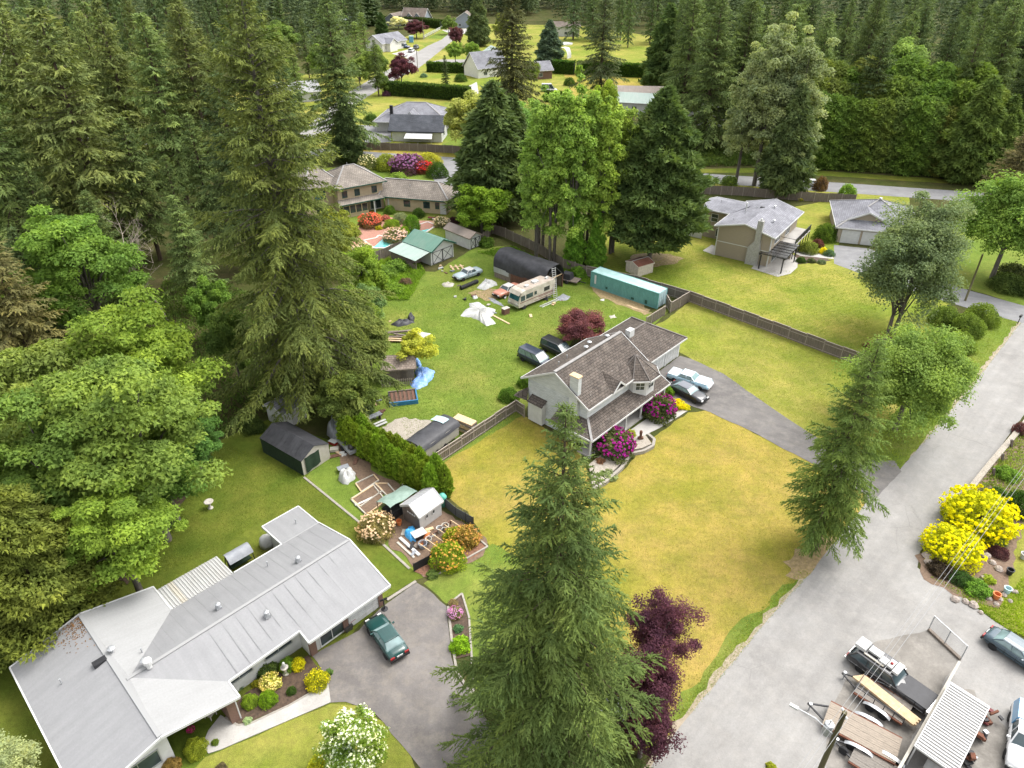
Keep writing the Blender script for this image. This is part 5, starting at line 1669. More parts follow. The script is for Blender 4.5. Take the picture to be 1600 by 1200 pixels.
fence([(916, 432), (990, 447), (1076, 472), (1205, 520), (1342, 572)], 1.8, 'long weathered board fence between container and beige house lawn')
fence([(1076, 472), (1047, 489)], 1.7, 'short board fence with rails joining the long fence at right angles')
fence([(1040, 478), (1047, 489)], 1.75, 'single return panel of board fence beside the container door', panel=1.2, boards=8)
fence([(1038, 493), (1017, 506), (1009, 511)], 1.5, 'board gate section between the container and the garage roof')
fence([(682, 727), (740, 688), (806, 643)], 1.6, 'weathered board fence with pale rails at the front of the yard', panel=2.0, boards=12)
fence([(806, 643), (819, 652)], 1.6, 'last fence panel tight against the white house corner', panel=1.4, boards=8)
fence([(566, 234), (640, 236), (735, 241)], 1.9, 'brown board fence in front of the far white house', toprail=False)
fence([(1092, 303), (1160, 306), (1250, 314), (1335, 318)], 1.9, 'pale board fence along the back street behind the beige house', toprail=False)
fence([(578, 412), (612, 398), (640, 386)], 1.7, 'grey fence between the pool garden and the weeds', toprail=False)
fence([(790, 372), (840, 395), (880, 420), (916, 432)], 1.8, 'shaded fence running behind the poplar trunks', toprail=False)
fence([(748, 385), (770, 365), (790, 372)], 1.8, 'shaded fence corner behind the small white shed', toprail=False)

# ================================================================ vehicles
mat('tyre', (.03, .03, .032), (.02, .02, .02), s=5, rough=.9)
mat('hubcap', (.5, .5, .5), (.36, .36, .36), s=5, rough=.4, metal=.6)
mat('chrome', (.66, .66, .66), (.5, .5, .5), s=3, rough=.25, metal=.8)
mat('black_trim', (.025, .025, .027), (.015, .015, .015), s=3, rough=.6)
mat('red_lens', (.35, .02, .02), (.22, .015, .015), s=3, rough=.3)
mat('lamp_lens', (.72, .72, .70), (.6, .6, .58), s=3, rough=.2)
glass('car_glass', (.03, .045, .05))
glass('car_glass_light', (.12, .17, .17))
WHEEL = {}


def wheel_parts(r, w):
    k = (round(r, 2), round(w, 2))
    if k not in WHEEL:
        t = MB().lathe([(r * .62, -w / 2), (r * .93, -w / 2), (r, -w * .3), (r, w * .3), (r * .93, w / 2), (r * .62, w / 2)], 20, axis='y')
        c = MB().lathe([(r * .2, -w * .42), (r * .63, -w * .46), (r * .63, w * .46), (r * .2, w * .42)], 14, axis='y')
        out = []
        for b, n_, m_ in ((t, 'tyre', 'tyre'), (c, 'rim', 'hubcap')):
            o = b.build(n_, m_, None, smooth=False)
            out.append(o.data)
            bpy.data.objects.remove(o)
        WHEEL[k] = out
    return WHEEL[k]


def wheel(par, x, y, r=.33, w=.22):
    tm, cmz = wheel_parts(r, w)
    o = inst('wheel', tm, par)
    o.location = (x, y, r)
    inst('rim', cmz, o)


STY = {  # x fraction from rear, half width factor, top height  (fractions of L, W/2, metres)
    'sedan': dict(st=[(0, .80, .72), (.02, .90, .86), (.08, .97, .95), (.22, 1, .99), (.5, 1, .95), (.68, 1, .95), (.80, .99, .90), (.93, .95, .80), (.985, .86, .68), (1, .78, .55)], cab=(.13, .70, .27, .55), H=1.42),
    'classic': dict(st=[(0, .93, .80), (.01, .97, .95), (.1, 1, .99), (.3, 1, .98), (.5, 1, .96), (.66, 1, .96), (.8, 1, .95), (.95, .98, .90), (.99, .95, .80), (1, .93, .6)], cab=(.24, .66, .32, .56), H=1.42),
    'wagon': dict(st=[(0, .92, .75), (.01, .96, .98), (.1, .99, 1.02), (.3, 1, 1.0), (.5, 1, .98), (.62, 1, .98), (.8, 1, .96), (.95, .97, .90), (.99, .94, .80), (1, .92, .6)], cab=(.02, .62, .10, .52), H=1.62),
    'van': dict(st=[(0, .88, .8), (.01, .95, 1.02), (.1, .99, 1.06), (.3, 1, 1.06), (.5, 1, 1.04), (.72, 1, 1.02), (.82, .99, .96), (.93, .95, .85), (.985, .86, .70), (1, .78, .55)], cab=(.005, .83, .04, .62), H=1.78),
    'pickup': dict(st=[(0, .94, .8), (.01, .97, 1.0), (.1, 1, 1.02), (.3, 1, 1.02), (.5, 1, 1.02), (.66, 1, 1.02), (.8, 1, 1.0), (.95, .97, .94), (.99, .94, .84), (1, .92, .6)], cab=(.34, .70, .40, .60), H=1.8),
}


def car(rear, front, style, L, W, body, label, roof=None, cat='car', gls='car_glass', name='car', z=0., H=None, hood=None, chrome=False, group=None):
    a, c = G(*rear), G(*front)
    mid = (a + c) / 2
    t = thing(name, label, cat, (mid.x, mid.y, z), yaw2(a, c), group)
    S = STY[style]
    H = H or S['H']
    hw = W / 2
    rings = []
    for f, wf, zt in S['st']:
        x, w = L * (f - .5), hw * wf
        zb = .26 if .05 < f < .95 else .36
        ring = [(x, -.86 * w, zb), (x, -.97 * w, zb + .08), (x, -w, zb + .26), (x, -.985 * w, zt - .16), (x, -.9 * w, zt - .02), (x, -.5 * w, zt + .015), (x, 0, zt + .025)]
        ring += [(p[0], -p[1], p[2]) for p in reversed(ring[:-1])]
        rings.append(ring[::-1])
    b = MB().loft(rings[::-1])
    b.build('body', body, t, smooth=True)
    xb0, xb1, xr0, xr1 = (L * (k - .5) for k in (S['cab'][0], S['cab'][1], S['cab'][2], S['cab'][3]))
    zb, wb, wr = .93 if style not in ('van', 'pickup') else 1.0, hw * .90, hw * .70
    if style in ('van', 'wagon'):
        wr = hw * .78
    xb1 += .0
    base = [(xb0, -wb, zb), (xb1, -wb, zb), (xb1, wb, zb), (xb0, wb, zb)]
    mid_ = [(xb0 + .1, -wb * .99, zb + .12), (xb1 - .15, -wb * .99, zb + .12), (xb1 - .15, wb * .99, zb + .12), (xb0 + .1, wb * .99, zb + .12)]
    top = [(xr0, -wr, H - .05), (xr1, -wr, H - .05), (xr1, wr, H - .05), (xr0, wr, H - .05)]
    MB().loft([base, mid_, top]).build('windows', gls, t)
    rf = roof or body
    ring2 = lambda k, z_: [(xr0 - .06 * k, -(wr + .03) * k, z_), (xr1 + .06 * k, -(wr + .03) * k, z_), (xr1 + .06 * k, (wr + .03) * k, z_), (xr0 - .06 * k, (wr + .03) * k, z_)]
    o = MB().loft([ring2(1, H - .07), ring2(1, H - .03), ring2(.85, H), ring2(.4, H + .012)]).build('roof', rf, t, smooth=False)
    for s in (-1, 1):
        for p in (0, 1):
            bb, tt = (base[0], top[0]) if p == 0 else (base[1], top[1])
            MB().beam((bb[0], s * wb * 1.0, zb), (tt[0], s * (wr + .01), H - .05), .09, .07).build('pillar', rf, t)
        nb = 2 if style in ('van', 'wagon') else 1
        for k in range(nb):
            f_ = (k + 1) / (nb + 1)
            MB().beam((xb0 + (xb1 - xb0) * (f_ + .04), s * wb * 1.005, zb), (xr0 + (xr1 - xr0) * f_, s * (wr + .012), H - .05), .07, .05).build('pillar', rf, t)
    r = .33 if style != 'pickup' else .39
    for fx in (.19, .81):
        for s in (-1, 1):
            wheel(t, L * (fx - .5), s * (hw - .09), r)
    bm = 'chrome' if chrome else 'black_trim'
    MB().obox((-L / 2 - .03, 0, .48), (.14, W * .94, .2)).build('bumper', bm, t)
    MB().obox((L / 2 + .03, 0, .46), (.14, W * .9, .2)).build('bumper', bm, t)
    for s in (-1, 1):
        MB().obox((L / 2 - .02, s * hw * .62, .64), (.12, .34, .14)).build('headlight', 'lamp_lens', t)
        MB().obox((-L / 2 + .0, s * hw * .7, .72), (.1, .36, .16)).build('tail_light', 'red_lens', t)
        MB().obox((xb1 - .35, s * (hw + .08), zb + .08), (.12, .18, .12)).build('mirror', body if not chrome else 'chrome', t)
    for s in (-1, 1):
        for f_ in ((.36, .54, .69) if style in ('sedan', 'van', 'wagon') else (.44, .66)):
            MB().box(L * (f_ - .5) - .01, s * hw - .02, .34, L * (f_ - .5) + .01, s * hw + .004, .86).build('door_seam', 'black_trim', t)
        MB().box(-L * .46, s * hw - .02, .56, L * .46, s * hw + .008, .60).build('side_trim', 'chrome' if chrome else 'black_trim', t)
        MB().box(L * .08, s * hw * .98, .78, L * .08 + .16, s * hw + .02, .82).build('door_handle', bm, t)
    MB().obox((L / 2 + .005, 0, .62), (.08, hw * .7, .16)).build('grille', bm, t)
    MB().obox((-L / 2 - .01, 0, .68), (.06, .5, .14)).build('number_plate', 'white_trim', t)
    return t, (xb0, xb1, xr0, xr1, zb, wb, wr, H)


paint('green_paint', (.010, .055, .050))
paint('blue_black', (.018, .026, .05))
paint('black_paint', (.018, .018, .021))
paint('powder_blue', (.42, .62, .72))
paint('powder_white', (.66, .76, .80))
paint('pale_blue_old', (.36, .44, .47), .5)
paint('faded_orange', (.52, .21, .14), .6)
paint('white_car', (.76, .76, .76))
paint('slate_blue', (.05, .085, .11))
paint('truck_blue', (.10, .30, .52))
paint('deep_blue', (.05, .09, .2))
paint('grey_car', (.12, .13, .15))

car((622, 1027), (588, 978), 'sedan', 4.45, 1.74, 'green_paint', 'dark green sedan parked on the near driveway', gls='car_glass_light')
car((1048, 606), (1100, 631), 'sedan', 4.9, 1.82, 'black_paint', 'black sedan on the driveway nearest the purple rhododendron', roof='grey_car', gls='car_glass_light')
tc_, cc = car((1045, 588), (1110, 609), 'classic', 5.4, 1.95, 'powder_blue', 'light blue classic car with white roof on the driveway', roof='powder_white', gls='car_glass_light', chrome=True)
MB().box(-2.6, -.9, .99, -1.45, .9, 1.0 + .015).build('boot_lid', 'powder_white', tc_)
MB().box(.95, -.88, .995, 2.5, .88, 1.012).build('bonnet', 'powder_white', tc_)
car((814, 556), (860, 578), 'van', 4.8, 1.88, 'blue_black', 'dark blue minivan parked on grass behind the white house', cat='van', gls='car_glass_light', name='minivan')
car((850, 542), (893, 562), 'van', 4.8, 1.88, 'black_paint', 'black minivan beside the purple maple, partly behind the roof', cat='van', name='minivan')
car((751, 426), (710, 440), 'classic', 4.9, 1.8, 'pale_blue_old', 'faded pale blue old car with white roof on the back lawn', roof='white_sheet')
car((812, 450), (772, 468), 'classic', 4.9, 1.8, 'faded_orange', 'faded orange old car with white roof beside the motorhome', roof='white_sheet')
car((1278, 291), (1250, 289), 'sedan', 4.4, 1.75, 'white_car', 'small white car parked on the back street')
car((1550, 1002), (1625, 1052), 'sedan', 4.6, 1.8, 'slate_blue', 'slate blue car at the right edge of the road', gls='car_glass_light')
tk, _ = car((1600, 1118), (1590, 1215), 'pickup', 5.3, 1.95, 'white_car', 'white and blue pickup truck with canopy at the lower right edge', roof='white_car', cat='truck', name='pickup_truck')
MB().loft([[(-2.6, -.95, 1.0), (-.6, -.95, 1.0), (-.6, .95, 1.0), (-2.6, .95, 1.0)], [(-2.5, -.8, 1.75), (-.7, -.8, 1.75), (-.7, .8, 1.75), (-2.5, .8, 1.75)]]).build('canopy', 'truck_blue', tk)
MB().box(-2.4, -.3, 1.75, -.8, .3, 1.77).build('canopy_stripe', 'powder_white', tk)
car((985, 1140), (945, 1108), 'sedan', 4.6, 1.8, 'white_car', 'white car glimpsed through the lowest branches of the front fir')
car((641, 76), (625, 74), 'pickup', 5.3, 1.95, 'deep_blue', 'dark blue pickup outside the cream house on the far street', cat='truck', name='pickup_truck')
car((646, 79), (655, 74), 'van', 4.6, 1.85, 'grey_car', 'dark grey van furthest up the far street', cat='van', name='van')
car((638, 84), (648, 79), 'van', 4.8, 1.9, 'white_car', 'white van second in the row on the far street', cat='van', name='van')
car((626, 91), (637, 86), 'sedan', 4.6, 1.8, 'white_car', 'white car nearest in the row on the far street')
car((705, 52), (708, 48), 'sedan', 4.6, 1.8, 'black_paint', 'dark car at the end of the far street')
car((712, 152), (730, 144), 'van', 4.6, 1.8, 'white_car', 'white vehicle parked beyond the clipped dark hedge', cat='van', name='van')
car((846, 143), (870, 143), 'van', 5.5, 2.0, 'white_car', 'white camper parked behind the tall dark fir', cat='van', name='van', H=2.6)

# black station wagon loaded with gear
wg, k_ = car((1334, 1027), (1447, 1108), 'wagon', 6.1, 2.0, 'black_paint', 'long black station wagon carrying boxes on its roof', roof='black_paint', chrome=True, cat='car', name='station_wagon', gls='car_glass')
MB().box(.75, -.9, .985, 2.95, .9, 1.0).build('bonnet', mat('black_sheen', (.045, .045, .05), (.03, .03, .033), s=2, rough=.5), wg)  # bonnet paler than the body: sky reflection painted in
MB().box(2.95, -.95, .55, 3.12, .95, .86).build('front_trim', 'chrome', wg)
rack = thing('roof_rack_load', 'white boxes and boards stacked on the black station wagon', 'luggage', (wg.location.x, wg.location.y, 1.66), wg.rotation_euler.z)
for x0, y0, x1, y1, z0, z1, mm in ((-2.9, -.5, -2.1, .5, .02, .34, 'white_paint'), (-2.0, -.15, -1.1, .5, .02, .2, 'white_sheet'), (-1.05, -.45, -.55, .15, .02, .25, 'white_paint'), (-.5, -.4, -.1, .45, .02, .22, 'white_sheet'), (-.02, -.55, .42, .55, .02, .24, 'white_paint'), (-2.1, -.62, -.6, -.5, .02, .1, 'cream_cloth')):
    MB().box(x0, y0, z0, x1, y1, z1).build('box', mm, rack)
MB().box(-1.9, .52, .02, -1.2, .6, .12).build('box', 'rust_board', rack)
MB().lathe([(.1, .22), (.1, .3), (.04, .34)], 8, (-.3, 0, 0)).build('lamp', 'red_lens', rack)

# motorhome
_a, _b = G(800, 492), G(866, 464)
rv = thing('motorhome', 'old cream motorhome with brown stripes on the back lawn', 'motorhome', ((_a.x + _b.x) / 2, (_a.y + _b.y) / 2, 0), yaw2(_b, _a))
_u = Vector((math.cos(rv.rotation_euler.z), math.sin(rv.rotation_euler.z), 0))
_nv = Vector((-_u.y, _u.x, 0)) * -1.2
rv.location += _nv - _u * .75
mat('rv_cream', (.56, .52, .45), (.37, .32, .26), s=1.4, rough=.6)
mat('rv_roof', (.42, .36, .30), (.30, .25, .21), s=1.5, rough=.8)
mat('maroon', (.16, .03, .03), (.11, .02, .02), s=3, rough=.5)
RL, RW, RH = 7.6, 2.35, 3.0
prof = [(-RL / 2, .55), (RL / 2 - .1, .55), (RL / 2 + .05, 1.0), (RL / 2 - .1, 1.55), (RL / 2 - .5, 2.45), (RL / 2 - .55, 2.75), (RL / 2 - .95, RH - .05), (RL / 2 - 1.4, RH), (-RL / 2 + .15, RH), (-RL / 2, RH - .15)]
n_ = len(prof)
MB().add([(x, -RW / 2, z) for x, z in prof] + [(x, RW / 2, z) for x, z in prof], [tuple(range(n_)), tuple(reversed(range(n_, 2 * n_)))] + [((i + 1) % n_, i, n_ + i, n_ + (i + 1) % n_) for i in range(n_)]).build('body', 'rv_cream', rv)
MB().box(-RL / 2 + .15, -RW / 2 + .08, RH, RL / 2 - 1.5, RW / 2 - .08, RH + .03).build('roof_skin', 'rv_roof', rv)
MB().add([(RL / 2 - .08, -1.0, 1.58), (RL / 2 - .08, 1.0, 1.58), (RL / 2 - .47, 1.0, 2.4), (RL / 2 - .47, -1.0, 2.4)], [(0, 1, 2, 3)]).build('windscreen', 'teal_glass', rv)
for s in (-1, 1):
    for x0, x1, z0, z1, nm, mm in ((RL / 2 - 1.3, RL / 2 - .45, 1.5, 2.3, 'side_window', 'car_glass'), (.9, 2.3, 1.6, 2.3, 'side_window', 'car_glass'), (.1, .6, 1.7, 2.25, 'side_window', 'car_glass'), (-2.6, -1.4, 1.65, 2.3, 'side_window', 'smoked_panel'), (-RL / 2 + .1, RL / 2 - .3, 1.22, 1.32, 'stripe', 'maroon'), (-RL / 2 + .1, -.2, 1.05, 1.12, 'stripe', 'maroon'), (-RL / 2 + .1, .6, .72, .8, 'stripe', 'maroon')):
        MB().box(x0, s * RW / 2 - .01, z0, x1, s * RW / 2 + .012, z1).build(nm, mm, rv)
    for x in (2.6, -1.9):
        wheel(rv, x, s * (RW / 2 - .12), .38, .24)
for x, y, s in ((1.4, .3, .3), (-.6, 0, .5), (-2.8, .3, .25)):
    MB().box(x - s, y - s * .7, RH + .03, x + s, y + s * .7, RH + .28).build('roof_unit', 'white_paint', rv)
MB().box(RL / 2 - .05, -1.1, .6, RL / 2 + .14, 1.1, .85).build('bumper', 'chrome', rv)
for s in (-1, 1):
    MB().box(RL / 2, s * .8 - .2, .95, RL / 2 + .06, s * .8 + .2, 1.2).build('headlight', 'lamp_lens', rv)
MB().add([(RL / 2 - .1, -1.12, 2.45), (RL / 2 - .1, 1.12, 2.45), (RL / 2 - .5, 1.12, 2.95), (RL / 2 - .5, -1.12, 2.95)], [(0, 1, 2, 3)]).build('visor', 'rv_cream', rv)
# ================================================================ things lying about
def cloth(name, label, px, h, m, cat='tarp', seed=1, n=16, z=.02, crumple=1.):
    """crumpled sheet spread on the ground inside a surveyed outline"""
    rr = np.random.default_rng(seed)
    P = [(G(*p).x, G(*p).y) for p in px]
    cx, cy = sum(p[0] for p in P) / len(P), sum(p[1] for p in P) / len(P)
    t = [(x - cx, y - cy) for x, y in wavy(P, .35, .1, seed=seed)]
    k = len(t)
    b = MB()
    rings = 6
    ph = rr.random(8) * 6.28
    vs, fs = [(0, 0, z + h * .6)], []
    for r in range(1, rings + 1):
        f = r / rings
        for i, (x, y) in enumerate(t):
            zz = z + h * (.35 + .65 * abs(math.sin(x * 2.3 * crumple + ph[0]) * math.cos(y * 2.1 * crumple + ph[1]) + .35 * math.sin(x * 5 + y * 4 + ph[2]))) * (1 - f ** 4)
            vs.append((x * f, y * f, zz))
    for i in range(k):
        fs.append((0, 1 + i, 1 + (i + 1) % k))
        for r in range(rings - 1):
            a, c = 1 + r * k + i, 1 + r * k + (i + 1) % k
            fs.append((a, a + k, c + k, c))
    area = sum(t[i][0] * t[(i + 1) % k][1] - t[(i + 1) % k][0] * t[i][1] for i in range(k))
    if area < 0:
        fs = [f[::-1] for f in fs]
    b.add(vs, fs)
    o = b.build(name, m, None, smooth=True, label=label, cat=cat)
    o.location = (cx, cy, 0)
    return o


cloth('white_tarp', 'large white tarp spread on the grass in front of the motorhome', [(719, 494), (727, 484), (735, 484), (733, 474), (748, 472), (763, 483), (774, 484), (770, 494), (762, 496), (775, 506), (760, 510), (748, 500), (735, 496)], .75, 'white_sheet', seed=3, crumple=1.5)
cloth('white_tarp', 'white tarp heap beside the orange old car', [(744, 450), (752, 443), (762, 436), (774, 440), (777, 446), (765, 450), (757, 454)], .7, 'white_sheet', seed=4)
cloth('blue_tarp', 'crumpled light blue tarp on the grass by the weathered shed', [(640, 601), (652, 595), (648, 583), (654, 573), (668, 575), (679, 579), (677, 591), (665, 604), (650, 609)], .8, 'blue_tarp', seed=5, crumple=1.6)
cloth('blue_tarp', 'piece of blue tarp below the yellow tree canopy', [(643, 562), (650, 556), (656, 565), (660, 575), (650, 572)], .5, 'blue_tarp', seed=6)
cloth('blue_tarp', 'bright blue tarp heaped beside the grey plastic shed', [(631, 834), (638, 824), (648, 822), (652, 838), (650, 848), (642, 848), (634, 842)], .7, 'bright_blue_tarp', seed=7, crumple=1.8)
cloth('black_tarp', 'dark plastic sheeting on the grass near the lumber pile', [(610, 508), (622, 500), (638, 499), (648, 504), (636, 509), (620, 511)], .5, 'black_tarp', seed=8, crumple=2)
cloth('blue_scrap', 'small blue scrap among the weeds near the pool fence', [(597, 430), (606, 425), (609, 430), (601, 433)], .2, 'blue_tarp', seed=9)
cloth('white_tarp', 'pale sheet on the grass at the foot of the ladder', [(868, 466), (880, 459), (892, 464), (884, 470), (874, 470)], .12, 'grey_tarp', seed=10)
cloth('grey_tarp', 'grey sheeting on the ground in front of the orange car', [(761, 465), (772, 474), (788, 480), (783, 474), (770, 466)], .15, 'grey_tarp', seed=12)
cloth('scrap_heap', 'small heap of pale scrap left of the pale blue car', [(690, 444), (700, 441), (711, 444), (706, 449), (694, 449)], .4, 'cream_cloth', cat='scrap', seed=13, crumple=2)
cloth('white_scrap', 'small white scrap on the grass left of the container', [(937, 468), (944, 467), (944, 470), (938, 470)], .1, 'white_sheet', cat='scrap', seed=14)
cloth('white_scrap', 'pale scrap on the grass right of the purple maple', [(952, 494), (960, 492), (963, 496), (955, 498)], .15, 'cream_cloth', cat='scrap', seed=15)
cloth('white_scrap', 'white box scrap on grass below the white tarp heap', [(738, 464), (745, 462), (747, 466), (740, 468)], .35, 'white_sheet', cat='scrap', seed=16)
cloth('black_bag', 'black rubbish bag at the end of the dark sheeting', [(636, 500), (640, 494), (648, 496), (647, 503), (640, 504)], 1.0, 'black_tarp', cat='bag', seed=17)


def plank_pile(name, label, px, planks, m='weathered_wood', cat='lumber', z=0.):
    o = G(*px)
    t = thing(name, label, cat, (o.x, o.y, z))
    for (x, y, zz, L, w, h, a, *mm) in planks:
        MB().obox((x, y, zz + h / 2), (L, w, h), R(a)).build('plank', mm[0] if mm else m, t)
    return t


rr_ = random.Random(3)
plank_pile('lumber_pile', 'scattered old planks on the back lawn edge', (622, 528), [(rr_.uniform(-1.6, 1.6), rr_.uniform(-1.3, 1.3), .02 + .12 * k % .5, rr_.uniform(2.4, 4.2), .26, .09, rr_.uniform(-22, 14), ('weathered_wood', 'rust_board', 'raw_timber', 'weathered_wood')[k % 4]) for k in range(13)])
pb = G(657, 526)
MB().obox((0, 0, .25), (2.4, 1.7, .06), R(-30), R(6)).build('white_board', 'white_sheet', None, label='flat white board resting on the end of the lumber pile', cat='board').location = (pb.x, pb.y, 0)
plank_pile('plank_pair', 'two long pale planks on the grass below the container', (1000, 484), [(0, 0, 0, 4.6, .25, .06, -41, 'raw_timber'), (.4, -.5, 0, 3.8, .22, .06, -38, 'raw_timber')])
plank_pile('long_plank', 'pale plank lying beside the large white tarp', (783, 500), [(0, 0, .03, 3.6, .25, .08, -48, 'raw_timber')])
plank_pile('pallet', 'pale wooden pallet pieces in front of the green roofed shed', (712, 419), [(-.6, 0, .02, .3, 2.0, .1, 20, 'raw_timber'), (.2, .2, .02, .3, 2.0, .1, 20, 'raw_timber'), (1.0, .4, .02, .3, 2.0, .1, 20, 'raw_timber'), (.2, .3, .12, 2.4, .2, .05, 20, 'raw_timber')], cat='pallet')
plank_pile('lumber_stack', 'stack of pale boards beside the tarp covered trailer', (727, 672), [(0, 0, k * .19, 2.6, 1.1 - .06 * (k % 3), .15, -38 + (k % 2) * 4, ('raw_timber', 'cream_cloth', 'weathered_wood', 'raw_timber')[k % 4]) for k in range(8)])
plank_pile('picnic_table', 'broken grey and white table on the lawn above the hedge', (586, 657), [(0, 0, .7, 1.7, .7, .05, 40, 'grey_tarp'), (.7, -.7, .3, 1.5, .3, .05, 40, 'white_sheet'), (.9, -1.1, .25, 1.5, .3, .05, 40, 'white_sheet'), (-.5, -.4, 0, .1, .5, .7, 40), (.5, .4, 0, .1, .5, .7, 40)], cat='table')
plank_pile('crate', 'brown box in front of the motorhome', (790, 490), [(0, 0, 0, 1.0, .7, .9, 40, 'rust_board'), (0, 0, .9, 1.06, .76, .05, 40, 'cream_cloth')], cat='crate')
# small scrap scattered over the trampled yard
for k in range(46):
    cx_, cy_, sx_, sy_ = ((800, 478, 40, 16), (735, 452, 40, 18), (625, 520, 26, 22), (690, 425, 22, 10), (655, 845, 24, 20), (550, 710, 24, 14), (870, 470, 25, 10), (600, 640, 20, 20))[k % 8]
    p = G(cx_ + rr_.uniform(-sx_, sx_), cy_ + rr_.uniform(-sy_, sy_))
    b = MB()
    for q in range(1 + k % 3):
        b.obox((rr_.uniform(-.2, .2), rr_.uniform(-.2, .2), .05 + .06 * q), (rr_.uniform(.2, .9), rr_.uniform(.12, .4), rr_.uniform(.05, .25)), rr_.random() * 3, rr_.uniform(-.25, .25))
    b.build('scrap', ('raw_timber', 'white_sheet', 'weathered_wood', 'rust_board', 'grey_tarp', 'cream_cloth', 'dark_metal')[k % 7], None, label='small piece of scrap scattered about the cluttered yard', cat='scrap', group='scrap scattered about the yard').location = (p.x, p.y, 0)
# dark pipe roll
a, c = G(720, 453), G(746, 442)
b = MB().tube([(a.x, a.y, .3), (c.x, c.y, .3)], .3, 12)
for k in range(12):
    p = a.lerp(c, (k + .5) / 12)
    d = (c - a).normalized()
    b.tube([(p.x - d.x * .06, p.y - d.y * .06, .3), (p.x + d.x * .06, p.y + d.y * .06, .3)], .33, 12)
b.build('drain_pipe', 'black_trim', None, label='ribbed black drain pipe on the grass by the pale blue car', cat='pipe')


def ladder(label, p, q, w, n):
    t = thing('ladder', label, 'ladder', (p[0], p[1], p[2]))
    p, q = Vector(p), Vector(q)
    d = (q - p)
    s = d.cross(Vector((0, 0, 1)))
    s = (s.normalized() if s.length > .01 else Vector((1, 0, 0))) * w / 2
    for sg in (-1, 1):
        MB().beam(s * sg, d + s * sg, .07, .07).build('rail', 'white_trim', t)
    for k in range(n):
        c_ = d * ((k + .5) / n)
        MB().beam(c_ - s, c_ + s, .05, .05).build('rung', 'white_trim', t)


a, c = G(868, 466), G(865, 418, 4.6)
ladder('white ladder leaning on the end of the arched shelter', (a.x, a.y, 0), (c.x, c.y, 4.6), .55, 16)
a, c = G(845, 480), G(872, 468)
ladder('white ladder lying on the grass beside the motorhome', (a.x, a.y, .06), (c.x, c.y, .06), .5, 14)

# small flatbed trailer with covered engine behind the shelter
_o = G(892, 441)
tr = thing('utility_trailer', 'small trailer with a black covered load behind the arched shelter', 'trailer', (_o.x, _o.y, 0), R(-30))
MB().box(-1.6, -.9, .45, 1.4, .9, .6).build('bed', 'weathered_wood', tr)
MB().loft([[(-1.5, -.75, .6), (.2, -.75, .6), (.2, .75, .6), (-1.5, .75, .6)], [(-1.3, -.6, 1.5), (0, -.6, 1.5), (0, .6, 1.5), (-1.3, .6, 1.5)]]).build('cover', 'black_tarp', tr)
MB().beam((1.4, 0, .5), (2.6, 0, .45), .1).build('drawbar', 'dark_metal', tr)
for s in (-1, 1):
    wheel(tr, -.3, s * .98, .3, .18)

# blue sandbox-like planter
_o = G(630, 624)
pl = thing('raised_planter', 'blue edged wooden planter box with dark soil on the lawn', 'planter', (_o.x, _o.y, 0), R(12))
mat('planter_blue', (.04, .20, .36), (.03, .13, .26), s=3, rough=.6)
for x0, y0, x1, y1, mm in ((-1.7, -1.3, 1.7, -1.15, 'planter_blue'), (-1.7, 1.15, 1.7, 1.3, 'weathered_wood'), (-1.7, -1.148, -1.55, 1.148, 'dark_metal'), (1.55, -1.148, 1.7, 1.148, 'planter_blue')):
    MB().box(x0, y0, 0, x1, y1, .55).build('side', mm, pl)
MB().box(-1.549, -1.149, 0, 1.549, 1.149, .38).build('soil', 'soil', pl)
for k in range(6):
    MB().box(-1.4 + k * .5, -1.1, .38, -1.15 + k * .5, 1.1, .43).build('slat', 'rust_board', pl)

# tarp covered trailer by the front fence
_o = G(680, 716)
tt = thing('covered_trailer', 'box trailer under black tarp beside the front fence', 'trailer', (_o.x, _o.y, 0), R(53))
MB().box(-1.5, .25, .5, 4.2, 2.75, 1.95).build('body', 'cream_cloth', tt)
MB().grid(lambda u, v: (-1.65 + 6.0 * u + .03 * math.sin(9 * v), .1 + 2.8 * v, 2.0 + .42 * (1 - (2 * v - 1) ** 2) + .04 * math.sin(16 * u + 3 * v) - (.35 if v in (0, 1) else 0)), 26, 12).build('tarp', 'black_tarp', tt, smooth=True)
MB().grid(lambda u, v: (2.7 + 1.0 * u, 1.1 + 1.9 * v, 2.52 - .4 * (v - .1) ** 2 + .02 * math.sin(8 * u)), 6, 6).build('blue_patch', 'pale_teal', tt, smooth=True)
for x in (.6, 1.9):
    for y in (.3, 2.7):
        wheel(tt, x, y, .33, .2)

# garden beds with timber frames
def frame_bed(px, label):
    P = [G(*p) for p in px]
    o = P[0]
    t = thing('garden_bed', label, 'garden bed', (o.x, o.y, 0))
    L = [p - o for p in P]
    zt = .09 + .007 * (len(label) % 5)
    MB().prism([(p.x, p.y) for p in L], .0, zt).build('soil', 'bed_soil', t)
    for i in range(len(L)):
        a, c = L[i], L[(i + 1) % len(L)]
        MB().beam((a.x, a.y, .09 + .002 * i), (c.x, c.y, .09 + .002 * i), .12, .2).build('plank', 'raw_timber' if i % 2 else 'cream_cloth', t)


